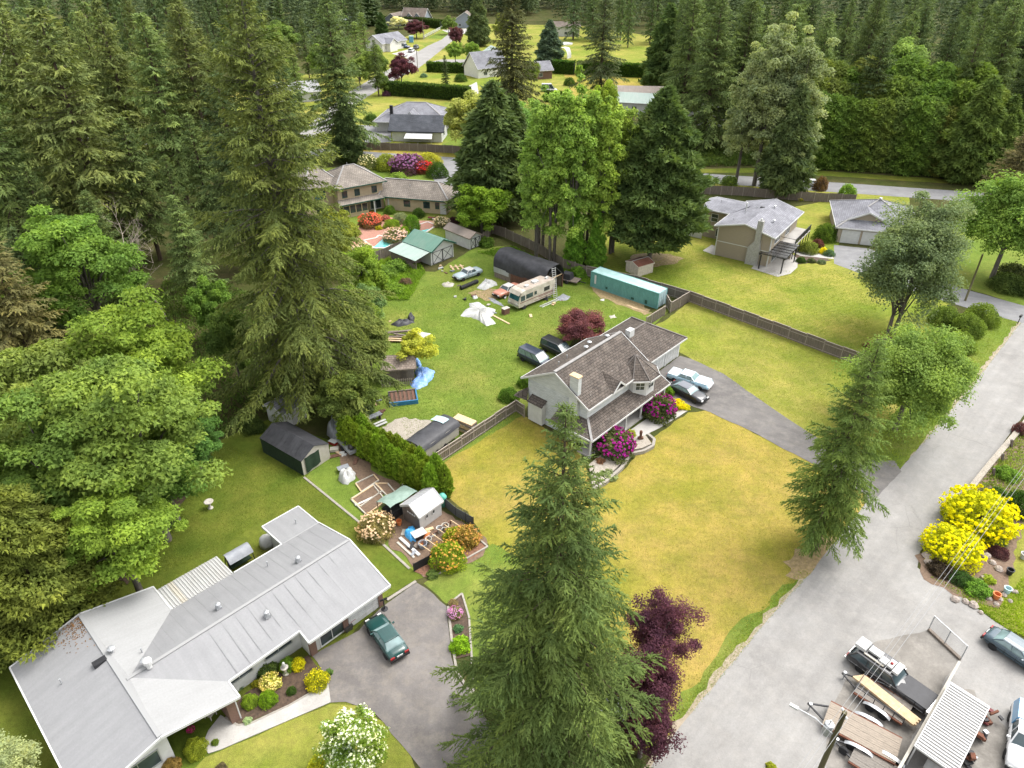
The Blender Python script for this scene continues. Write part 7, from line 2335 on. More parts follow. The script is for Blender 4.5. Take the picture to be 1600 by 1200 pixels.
fill([(-40, 420), (150, 330), (330, 270), (420, 225), (330, 195), (-40, 215)], 20, 11, (28, 38), CON, [FIRG, FIRO, FIRO], 'tall conifer in the dense upper left wood', 'conifers of the upper left wood', seed=2)
fill([(40, 470), (200, 400), (400, 350), (450, 420), (330, 500), (250, 450), (120, 560), (-40, 640), (-40, 480)], 12, 8, (16, 24), CON, [FIRD, FIRG], 'shorter conifer in the shaded left wood', 'shorter conifers of the left wood', seed=3)
fill([(-60, 190), (60, 165), (250, 175), (400, 130), (430, 95), (250, 85), (-60, 90)], 34, 14, (24, 34), FAR, [FIRG, FIRD, (.085, .12, .058)], 'conifer behind the upper left wood', 'conifers far behind the left wood', seed=4)
fill([(890, 62), (960, 56), (1030, 66), (1010, 76), (920, 74)], 9, 9, (24, 30), FAR, [FIRD, (.07, .10, .052)], 'dark conifer at the edge of the far lawn', 'conifers edging the far lawn', seed=7)
fill([(1060, 235), (1100, 245), (1170, 250), (1200, 258), (1210, 215), (1170, 150), (1060, 120), (1040, 160)], 20, 10, (27, 36), CON, [FIRG, (.095, .13, .05), FIRD], 'conifer of the belt behind the grey green cottonwood', 'conifers behind the cottonwood', seed=8)
fill([(1200, 248), (1440, 258), (1640, 262), (1640, 150), (1420, 140), (1200, 150)], 46, 11, (27, 36), CON, [FIRG, (.092, .125, .05), FIRD], 'tall conifer behind the cedar hedge', 'conifers behind the cedar hedge', seed=9)


def far_wood(polys, label, seed):
    """woods too far off to tell the trees apart: one mass of conifer crowns"""
    rng = np.random.default_rng(seed)
    Ps, Ds, Ws, Vs = [], [], [], []
    for poly, n in polys:
        Q = [(G(*q).x, G(*q).y) for q in poly]
        x0, x1 = min(q[0] for q in Q), max(q[0] for q in Q)
        y0, y1 = min(q[1] for q in Q), max(q[1] for q in Q)
        got = 0
        while got < n:
            x, y = rng.uniform(x0, x1), rng.uniform(y0, y1)
            ins, j = False, len(Q) - 1
            for i in range(len(Q)):
                if (Q[i][1] > y) != (Q[j][1] > y) and x < (Q[j][0] - Q[i][0]) * (y - Q[i][1]) / (Q[j][1] - Q[i][1]) + Q[i][0]:
                    ins = not ins
                j = i
            if not ins:
                continue
            got += 1
            h, m_ = rng.uniform(24, 38), 700
            r_ = h * rng.uniform(.15, .22)
            t_ = rng.random(m_) ** .8
            a = rng.random(m_) * 6.283
            lv = np.floor(t_ * 17) / 17
            L = r_ * (1 - lv) ** .8 * (.55 + .45 * np.sin(a * 5 + lv * 40) ** 2) * np.sqrt(rng.random(m_) * .75 + .25)
            Ps.append(np.stack([x + np.cos(a) * L, y + np.sin(a) * L, h * (.1 + .9 * lv) - L * .25], 1))
            D = unit(np.stack([np.cos(a), np.sin(a), -.25 + 0 * a], 1) + rng.normal(0, .35, (m_, 3))) * rng.uniform(1.0, 2.0, m_)[:, None]
            Ds.append(D)
            Ws.append(perp(D, rng, tilt=.5) * .42)
            Vs.append(.4 * rng.random() + .1 + .4 * rng.random(m_))
    P, D, W, V = map(np.concatenate, (Ps, Ds, Ws, Vs))
    inst('far_wood', quad_mesh('far_wood', P, D, W, V, 'needle'), None, (.078, .106, .058), kind='stuff', label=label, cat='forest')


fill([(385, 75), (600, 52), (596, 18), (400, 30)], 16, 9, (18, 28), FAR, [FIRG, (.095, .14, .05)], 'conifer left of the far cream house', 'conifers left of the far street', seed=12)
fill([(430, 135), (560, 100), (585, 118), (520, 150), (440, 190)], 6, 9, (14, 22), FAR, [FIRG, (.11, .15, .05)], 'conifer between the broad conifer and the far street', 'conifers along the left of the far street', seed=13)
p = G(1560, 335)
fir(p, 16, 'brownish conifer at the right edge behind the fresh maple', (.16, .14, .075), 2, wide=1.5)
far_wood([([(-100, 85), (420, 88), (510, 62), (590, 22), (560, 4), (-100, 4)], 130), ([(440, 100), (590, 60), (600, 20), (480, 60)], 26)], 'distant dark conifer wood along the top left edge', 5)
far_wood([([(590, 10), (700, 24), (760, 24), (850, 22), (900, 48), (1000, 48), (1090, 56), (1090, 3), (590, 3)], 130), ([(590, 14), (700, 26), (850, 24), (850, 12), (590, 6)], 70)], 'distant dark conifer wood along the top middle edge', 6)
far_wood([([(1080, 140), (1640, 140), (1700, 40), (1600, 4), (1080, 10)], 150)], 'distant dark conifer wood along the top right edge', 7)

# ---- dense evergreens
pyr = [(0, .55), (.08, .95), (.25, 1), (.5, .78), (.75, .48), (.92, .18), (1, .02)]
t = dense(5, 27.5, 7.4, [(0, .35), (.06, .75), (.2, 1), (.42, .93), (.62, .72), (.8, .45), (.93, .2), (1, .03)], 34000, .75, .3, .25, .8, .26, .3, .09, rough=.5, ring=46, bark='bark_grey')
p = G(1014, 405)
plant(t, 'large dark cypress between the bright poplars and the beige house', 'cypress', (p.x, p.y, 0), 1, (.072, .108, .038), 'cypress_tree')
CED = [dense(61 + i, 20, 4.4, pyr, 13000, .8, .3, -.25, .8, .22, .3, .03, rough=.5, ring=30) for i in range(2)]
for px, py, h, w, col, l in ((772, 342, 25, 1.25, (.075, .108, .042), 'broad dark evergreen left of the bright poplars'), (800, 330, 22, 1.0, (.062, .090, .036), 'dark evergreen tucked behind the poplar trunks'),
                             (1035, 142, 27, 1.1, (.078, .12, .042), 'dense pointed cedar on the far lawn edge'), (748, 72, 22, 1.0, (.095, .125, .058), 'dense upright cedar beside the far street end'),
                             (858, 103, 17, 1.3, (.075, .11, .078), 'blue green conifer by the far arched shelter'), (548, 254, 15, .9, (.055, .08, .035), 'dark drooping cedar against the tan house roof'),
                             (580, 40, 20, 1.0, (.05, .09, .03), 'green cedar left of the cream far house'), (598, 60, 12, 1.1, (.05, .085, .028), 'rounded cedar beside the cream far house'), (1220, 305, 22, .95, (.085, .115, .05), 'ivy clad trunk of the grey green cottonwood')):
    p = G(px, py)
    s = h / 20
    plant(CED[rnd.randrange(2)], l, 'evergreen', (p.x, p.y, 0), (s * w, s * w, s), col, 'cedar_tree')
HED = [dense(81 + i, 20, 4.6, [(0, .85), (.2, 1), (.6, .95), (.85, .72), (.95, .45), (1, .1)], 13000, .8, .3, .1, .75, .2, .25, .01, rough=.5) for i in range(2)]
a, c = G(1238, 255), G(1505, 275)
for row, (n_, dy, hh) in enumerate(((12, 0, (14, 16.5)), (12, 5, (17, 20)), (11, 11, (20, 23)))):
    for k in range(n_):
        q = a.lerp(c, (k + .5 * (row % 2)) / (n_ - 1))
        h = rnd.uniform(*hh)
        s = h / 20
        plant(HED[k % 2], ORD[k] + ' cedar from the left in the ' + ('front', 'middle', 'rear')[row] + ' row of the tall back street hedge', 'cedar', (q.x + rnd.uniform(-.8, .8) + dy * .25, q.y + dy + rnd.uniform(-.8, .8), 0), (s * 1.05, s * 1.05, s), tuple(v * rnd.uniform(.9, 1.15) for v in (.115, .162, .040)), 'cedar_tree', 'tall cedar hedge on the back street')
a, c = G(1500, 283), G(1660, 292)
for k in range(8):
    q = a.lerp(c, k / 7)
    h = rnd.uniform(14, 22)
    s = h / 20
    plant(CED[k % 2], ORD[k] + ' cedar continuing the tall hedge towards the right edge', 'cedar', (q.x, q.y + 6 * (k % 2), 0), (s * 1.1, s * 1.1, s), (.09, .13, .036), 'cedar_tree', 'cedars at the right end of the tall hedge')
# near thuja hedge
TH = [dense(71 + i, 3.6, .82, [(0, .7), (.1, .95), (.35, 1), (.65, .8), (.88, .42), (1, .05)], 2600, .26, .3, .9, .45, .2, .3, .0, rough=.4) for i in range(3)]
a, c = G(540, 692), G(682, 782)
for row in range(2):
    for k in range(13):
        f = (k + .45 * row) / 12.6
        q = a.lerp(c, f)
        q.x += row * .95
        q.y += row * .75
        s = rnd.uniform(.85, 1.1) * (1.0 + .12 * f)
        plant(TH[rnd.randrange(3)], ORD[k] + ' bright columnar cedar from the tent end, ' + ('near', 'far')[row] + ' row', 'cedar', (q.x, q.y, 0), (s * .92, s * .92, s * 1.05), tuple(v * rnd.uniform(.9, 1.12) for v in (.165, .235, .026)), 'columnar_cedar', 'columnar cedar row beside the tarp trailer')

# ---- broadleaf trees
GEN = {'tree': [broad(201 + i, 10, 4.3, 4.3, 75, 1.15, 330, .36, lob=.28) for i in range(3)],
       'poplar': [broad(211 + i, 28, 3.0, 11.8, 150, .85, 150, .40, taper=.5, lob=.4, low=-.9, flat=.9, trunks=2, spread=.35, tr=.3) for i in range(2)],
       'cotton': [broad(221, 30, 5.0, 12.6, 170, 1.35, 190, .42, taper=.3, lob=.35, low=-.85, tr=.4)]}
GDIM = {'tree': (5., 10.), 'poplar': (3.5, 28.), 'cotton': (5.8, 30.)}


def crown(cx, cy, hw, h, label, col, seed, frac=.6, nc=110, per=200, leaf=.33, rzf=.42, name='broadleaf_tree', cat='tree', base=None, r=None, cr=None, lib=None, **k):
    """tree whose crown was surveyed at (cx, cy) and spans hw photo pixels either way"""
    p = G(cx, cy, frac * h) if base is None else G(*base)
    dep = depth((p.x, p.y, frac * h))
    r = r or hw / FPX * dep
    if lib:
        gr, gh_ = GDIM[lib]
        return plant(GEN[lib][seed % len(GEN[lib])], label, cat, (p.x, p.y, 0), (r / gr, r / gr, h / gh_), col, name, rz=seed * 1.7)
    me = broad(seed, h, r * .86, h * rzf, nc, cr or r * .24, per, leaf, **k)
    return plant(me, label, cat, (p.x, p.y, 0), 1, col, name, rz=0.)


crown(128, 425, 92, 19, 'rounded fresh green maple at left among dark conifers', (.118, .195, .042), 101, nc=100, per=460, leaf=.36, flat=.42, r=7.4, lob=.35)
crown(228, 590, 104, 18, 'yellow green maple at left below the rounded maple', (.155, .222, .040), 102, nc=95, per=460, leaf=.33, flat=.42, r=6.8, lob=.4)
crown(70, 645, 90, 18, 'olive maple with golden tips at the left edge', (.148, .190, .050), 103, nc=95, per=460, leaf=.32, flat=.42, r=6.2, lob=.4)
crown(205, 690, 95, 19, 'big olive maple with golden tips left of the curved lawn', (.142, .200, .048), 190, nc=105, per=460, leaf=.32, flat=.42, r=6.6, lob=.4)
crown(90, 730, 80, 17, 'olive green maple below the golden tipped maples', (.118, .182, .044), 191, nc=85, per=440, leaf=.31, flat=.42, r=5.2, lob=.4)
crown(182, 836, 92, 12, 'light green maple at the lawn edge lower left', (.158, .230, .040), 104, nc=85, per=460, leaf=.25, flat=.42, r=4.3, lob=.4)
crown(255, 745, 60, 9, 'bushy green tree on the lawn edge right of the huge maple', (.095, .165, .036), 105, nc=80, per=330, leaf=.22, flat=.5)
crown(300, 690, 48, 8, 'green tree overhanging the top of the curved lawn', (.085, .165, .045), 115, nc=75, per=330, leaf=.23, flat=.5)
t = dense(66, 15, 4.9, [(0, .6), (.15, 1), (.5, .9), (.8, .5), (1, .05)], 52000, .34, .3, .1, .8, .25, .3, .02, rough=.5, ring=24)
p = G(28, 868, 8)
plant(t, 'dense golden green cedar at the lower left edge', 'cedar', (p.x, p.y, 0), 1, (.118, .142, .032), 'cedar_tree')
p = G(-70, 930, 6)
plant(t, 'second golden green cedar cut by the left edge', 'cedar', (p.x, p.y, 0), .9, (.11, .138, .034), 'cedar_tree')
crown(10, 1195, 50, 4, 'pale leafed shrub in the lower left corner', (.27, .30, .16), 106, nc=60, per=160, leaf=.14, name='pale_shrub', cat='shrub')
crown(520, 372, 42, 9, 'olive garden tree in front of the tan house', (.165, .185, .035), 107, lib='tree')
crown(560, 425, 42, 9, 'bright green tree beside the pool fence', (.155, .225, .035), 108, lib='tree')
crown(548, 490, 46, 9, 'green tree on the right flank of the tallest fir', (.115, .165, .035), 116, lib='tree')
crown(577, 480, 28, 7, 'blue green bushy tree at the back lawn edge', (.135, .205, .085), 109, lib='tree')
crown(575, 535, 36, 7, 'grey green bush at the lower edge of the tallest fir', (.13, .16, .05), 117, lib='tree')
crown(540, 620, 45, 7, 'green bush in the shade above the cedar row', (.10, .13, .035), 118, lib='tree')
crown(647, 545, 30, 5, 'low spreading tree with yellow foliage over the weathered shed', (.36, .37, .06), 110, lib='tree')
for k, (bx, by, h, r_, col) in enumerate(((838, 406, 25, 3.3, (.19, .285, .07)), (862, 412, 28, 3.4, (.205, .30, .07)), (890, 417, 29, 3.5, (.20, .295, .068)), (912, 408, 28, 3.5, (.19, .28, .065)), (935, 412, 26, 3.3, (.205, .285, .06)), (955, 395, 25, 3.6, (.215, .285, .06)), (845, 385, 26, 3.6, (.175, .265, .065)))):
    crown(0, 0, 0, h, ('leftmost', 'second from left', 'tallest', 'central right', 'right', 'rightmost', 'rear left')[k] + ' of the bright green poplars standing in a clump', col, 130 + k, base=(bx, by), r=r_, lib='poplar', name='poplar_tree', cat='poplar')
for k, (bx, by, h) in enumerate(((897, 418, 11), (930, 420, 10))):
    p = G(bx, by)
    plant(CED[k], ('left', 'right')[k] + ' ivy covered trunk below the bright poplars', 'ivy', (p.x, p.y, 0), (.33, .33, h / 20), (.10, .20, .028), 'ivy_trunk')
crown(752, 322, 42, 9, 'green maple at the end of the tan garden wing', (.135, .215, .028), 111, lib='tree')
crown(735, 185, 42, 13, 'pale yellow green willow beside the white house', (.27, .29, .09), 112, lib='tree')
crown(820, 210, 40, 14, 'light green maple behind the poplars', (.14, .235, .07), 119, lib='tree')
p_ = G(1200, 294)
for k, (bx, by, h, r_) in enumerate(((1178, 290, 31, 6.0), (1222, 296, 29, 5.6), (1150, 284, 26, 4.6))):
    crown(0, 0, 0, h, ('tall grey green cottonwood in the middle of the belt', 'grey green cottonwood with ivy on its trunk', 'smaller grey green cottonwood left of the tall pair')[k], (.235, .27, .15), 140 + k, base=(bx, by), r=r_, lib='cotton', name='cottonwood_tree', cat='cottonwood')
crown(1412, 408, 82, 18.0, 'large grey green tree with several trunks beside the long fence', (.135, .175, .095), 113, base=(1392, 520), frac=.62, nc=180, per=350, leaf=.27, rzf=.42, cr=1.7, trunks=4, spread=.25, low=-.75, fork=.2)
crown(1440, 590, 92, 11.5, 'spreading light green tree overhanging the road', (.165, .235, .060), 114, base=(1398, 672), r=6.5, nc=170, per=400, leaf=.22, rzf=.42, cr=1.5, low=-.8, lob=.3)
crown(1585, 345, 75, 16, 'fresh green maple at the right edge above the clipped hedge', (.145, .225, .055), 120, nc=130, per=280, leaf=.34, cr=2.0)
crown(1408, 100, 36, 24, 'pale green deciduous tree rising out of the cedar hedge', (.19, .27, .09), 121, frac=.75, nc=80, per=160, leaf=.5, rzf=.35)
crown(908, 515, 40, 4.2, 'round purple leafed maple behind the white house', (.165, .062, .075), 122, nc=90, per=300, leaf=.17, rzf=.5, frac=.5, name='purple_maple')
crown(1026, 985, 42, 9, 'upper purple plum tree right of the front fir', (.09, .036, .06), 123, nc=70, per=300, leaf=.13, name='purple_plum', frac=.65, lob=.35, r=2.4, cr=.75)
crown(1012, 1062, 42, 8, 'lower purple plum tree right of the front fir', (.078, .03, .05), 124, nc=70, per=300, leaf=.13, name='purple_plum', frac=.65, lob=.35, r=2.3, cr=.75)
crown(1008, 1130, 34, 6, 'lowest purple plum tree beside the road edge', (.074, .029, .047), 128, nc=60, per=280, leaf=.13, name='purple_plum', frac=.65, lob=.35, r=1.9, cr=.7)
crown(626, 108, 21, 10, 'purple leafed tree on the far lawn', (.10, .036, .055), 125, lib='tree', name='purple_maple')
crown(712, 56, 12, 9, 'purple leafed tree at the end of the far street', (.11, .045, .062), 126, lib='tree', name='purple_maple')
crown(650, 44, 18, 8, 'dark purple tree in front of the far craftsman house', (.09, .035, .05), 127, lib='tree', name='purple_maple')
crown(622, 34, 14, 6, 'white flowering tree in front of the far craftsman house', (.60, .58, .42), 129, lib='tree', name='white_flowering_tree')
for k, (cx, l) in enumerate(((711, 'left of the two round green trees on the far lawn'), (737, 'right of the two round green trees on the far lawn'))):
    crown(cx, 80, 14, 8, l, (.17, .25, .055), 150 + k, lib='tree')
for k, (cx, cy, hw, h, col, l) in enumerate(((430, 60, 34, 14, (.14, .20, .06), 'light green tree behind the top of the tallest fir'), (585, 100, 22, 12, (.14, .19, .05), 'pale green tree left of the far street'), (785, 40, 14, 12, (.2, .23, .06), 'yellow green tree right of the far upright cedar'), (270, 85, 24, 12, (.13, .24, .04), 'bright green tree in a gap of the left wood'), (20, 190, 30, 12, (.17, .24, .05), 'light green tree at the left edge of the wood'), (330, 480, 34, 9, (.10, .17, .035), 'green understorey tree right of the bare dead tree'), (360, 530, 36, 10, (.085, .13, .035), 'darker understorey tree against the tallest fir'), (10, 520, 26, 12, (.15, .23, .04), 'bright green tree at the left edge'), (945, 170, 24, 15, (.2, .27, .045), 'yellow green tree behind the right poplars'), (445, 110, 20, 10, (.15, .2, .06), 'round light tree in front of the far left houses'), (500, 95, 20, 11, (.13, .19, .05), 'green tree left of the broad conifer top'), (560, 110, 18, 10, (.15, .2, .055), 'light green tree right of the broad conifer'), (596, 128, 12, 7, (.11, .16, .04), 'small green tree at the far street corner'), (700, 38, 12, 8, (.12, .17, .05), 'small green tree by the far end of the street'), (830, 112, 14, 8, (.16, .21, .05), 'small light tree beside the brown far house'), (905, 112, 7, 6, (.2, .3, .06), 'small bright tree between the two dark block hedges'), (1320, 225, 26, 9, (.06, .09, .03), 'dark bush under the hedge conifers'))):
    crown(cx, cy, hw, h, l, col, 160 + k, lib='tree')
# white blossom tree
bt_ = crown(548, 1165, 56, 5.2, 'white flowering tree on the front lawn of the bungalow', (.16, .235, .04), 170, nc=110, per=260, leaf=.12, name='flowering_tree', rzf=.5, frac=.55)
rg_ = np.random.default_rng(9)
_cm = [o for o in bt_.children if o.name.startswith('crown')][0].data
_co = np.empty(len(_cm.vertices) * 3, np.float32)
_cm.vertices.foreach_get('co', _co)
_co = _co.reshape(-1, 3)
_sel = _co[rg_.choice(len(_co), 2600, False)]
_sel = _sel[_sel[:, 2] > 2.0]
_N = unit(_sel - np.array([0, 0, 2.4]) + rg_.normal(0, .4, _sel.shape))
_C = np.repeat(_sel + _N * .08, 3, 0)
_Nn = unit(np.repeat(_N, 3, 0) + rg_.normal(0, .5, _C.shape))
_D = unit(np.cross(_Nn, rg_.normal(size=_C.shape))) * .16
_bl = quad_mesh('blossom', _C - _D * .5, _D, unit(np.cross(_D, _Nn)) * .07, .4 + .3 * rg_.random(len(_C)), 'petal')
inst('blossom', _bl, bt_, (.72, .72, .66))

# bare dead trees
def dead(px, py, h, label, seed, lean=0., col='dead_wood', lv=3):
    rg = random.Random(seed)
    p = G(px, py)
    t = thing('dead_tree', label, 'dead tree', (p.x, p.y, 0))
    paths = []

    def grow(a, d, L, r, lev):
        pts, rad = [a], [r]
        q = Vector(a)
        for i in range(4):
            d = (d + Vector((rg.uniform(-.25, .25), rg.uniform(-.25, .25), rg.uniform(-.08, .12)))).normalized()
            q = q + d * (L / 4)
            pts.append(tuple(q))
            rad.append(r * (1 - .2 * (i + 1)))
            if lev < lv and i > 0:
                for _ in range(2 if lev else 3):
                    e = Vector((rg.uniform(-1, 1), rg.uniform(-1, 1), rg.uniform(-.1, .7))).normalized()
                    grow(tuple(q), (d * .4 + e).normalized(), L * rg.uniform(.3, .55), r * .45, lev + 1)
        paths.append((pts, rad))
    grow((0, 0, 0), Vector((lean, 0, 1)).normalized(), h, h * .012, 0)
    inst('branches', trunk_mesh('branches', paths, col), t)


dead(262, 500, 12, 'bare grey dead tree standing between maple and tallest fir', 4)
dead(60, 300, 28, 'tall bare trunk at the upper left edge', 6, col='bark_grey', lv=1)
dead(150, 255, 30, 'thin bare trunk in the upper left wood', 7, col='bark_grey', lv=1)
dead(60, 770, 7, 'leaning bare branch under the huge maple', 9, .8)

# ---- hedges
def hedge(px, w, h, label, col, dens=55, leaf=.35):
    P = [G(*q) for q in px]
    o = P[0]
    rg = np.random.default_rng(len(label))
    t = thing('clipped_hedge', label, 'hedge', o)
    Ps = []
    for i in range(len(P) - 1):
        a, c = P[i] - o, P[i + 1] - o
        L = (c - a).length
        n = int(L * (w + 2 * h) * dens * .35 / max(leaf, .2))
        e = (c - a) / L
        nn = Vector((-e.y, e.x, 0))
        u, v = rg.random(n) * L, rg.random(n) * (w + 2 * h)
        off = np.where(v < h, -w / 2, np.where(v > h + w, w / 2, v - h - w / 2)) * (1 + .1 * rg.normal(size=n))
        zz = np.where(v < h, v, np.where(v > h + w, v - h - w, h)) * (1 + .03 * np.sin(u * 1.7)) - .1 * rg.random(n)
        Ps.append(np.stack([a.x + e.x * u + nn.x * off, a.y + e.y * u + nn.y * off, zz], 1))
    A = np.concatenate(Ps)
    n = len(A)
    D = unit(rg.normal(size=(n, 3)) + np.array([0, 0, .5])) * (leaf * (.6 + .7 * rg.random(n)))[:, None]
    W = perp(D, rg, tilt=1.) * (leaf * .32)
    inst('foliage', quad_mesh('foliage', A, D, W, .2 + .6 * rg.random(n), 'broad_leaf'), t, col)
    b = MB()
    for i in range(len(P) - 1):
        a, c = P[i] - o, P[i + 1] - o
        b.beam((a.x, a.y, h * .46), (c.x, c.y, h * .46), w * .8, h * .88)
    b.build('shade_core', 'hedge_core', t)


mat('hedge_core', (.02, .035, .012), (.012, .02, .008), s=3)  # solid filler block, near-black: the shade inside the hedge is painted
hedge([(602, 148), (660, 152), (735, 158)], 2.2, 4.2, 'dark clipped hedge above the white house roof', (.05, .085, .022), leaf=.6)
hedge([(668, 112), (745, 115)], 2.0, 3.4, 'long clipped hedge across the far lawn', (.055, .10, .02), leaf=.6)
hedge([(864, 114), (897, 116)], 2.5, 4.5, 'dark green block hedge by the stone patio', (.05, .10, .02), leaf=.6)
hedge([(901, 116), (1010, 121)], 2.5, 4.5, 'long dark block hedge behind the tall thin fir', (.05, .10, .02), leaf=.6)
hedge([(852, 158), (880, 160)], 2.0, 3.0, 'short dark hedge below the white camper', (.045, .075, .018), leaf=.6)
hedge([(690, 45), (655, 40), (600, 38)], 3, 4, 'dark hedge at the end of the far street', (.045, .07, .02), leaf=.8)

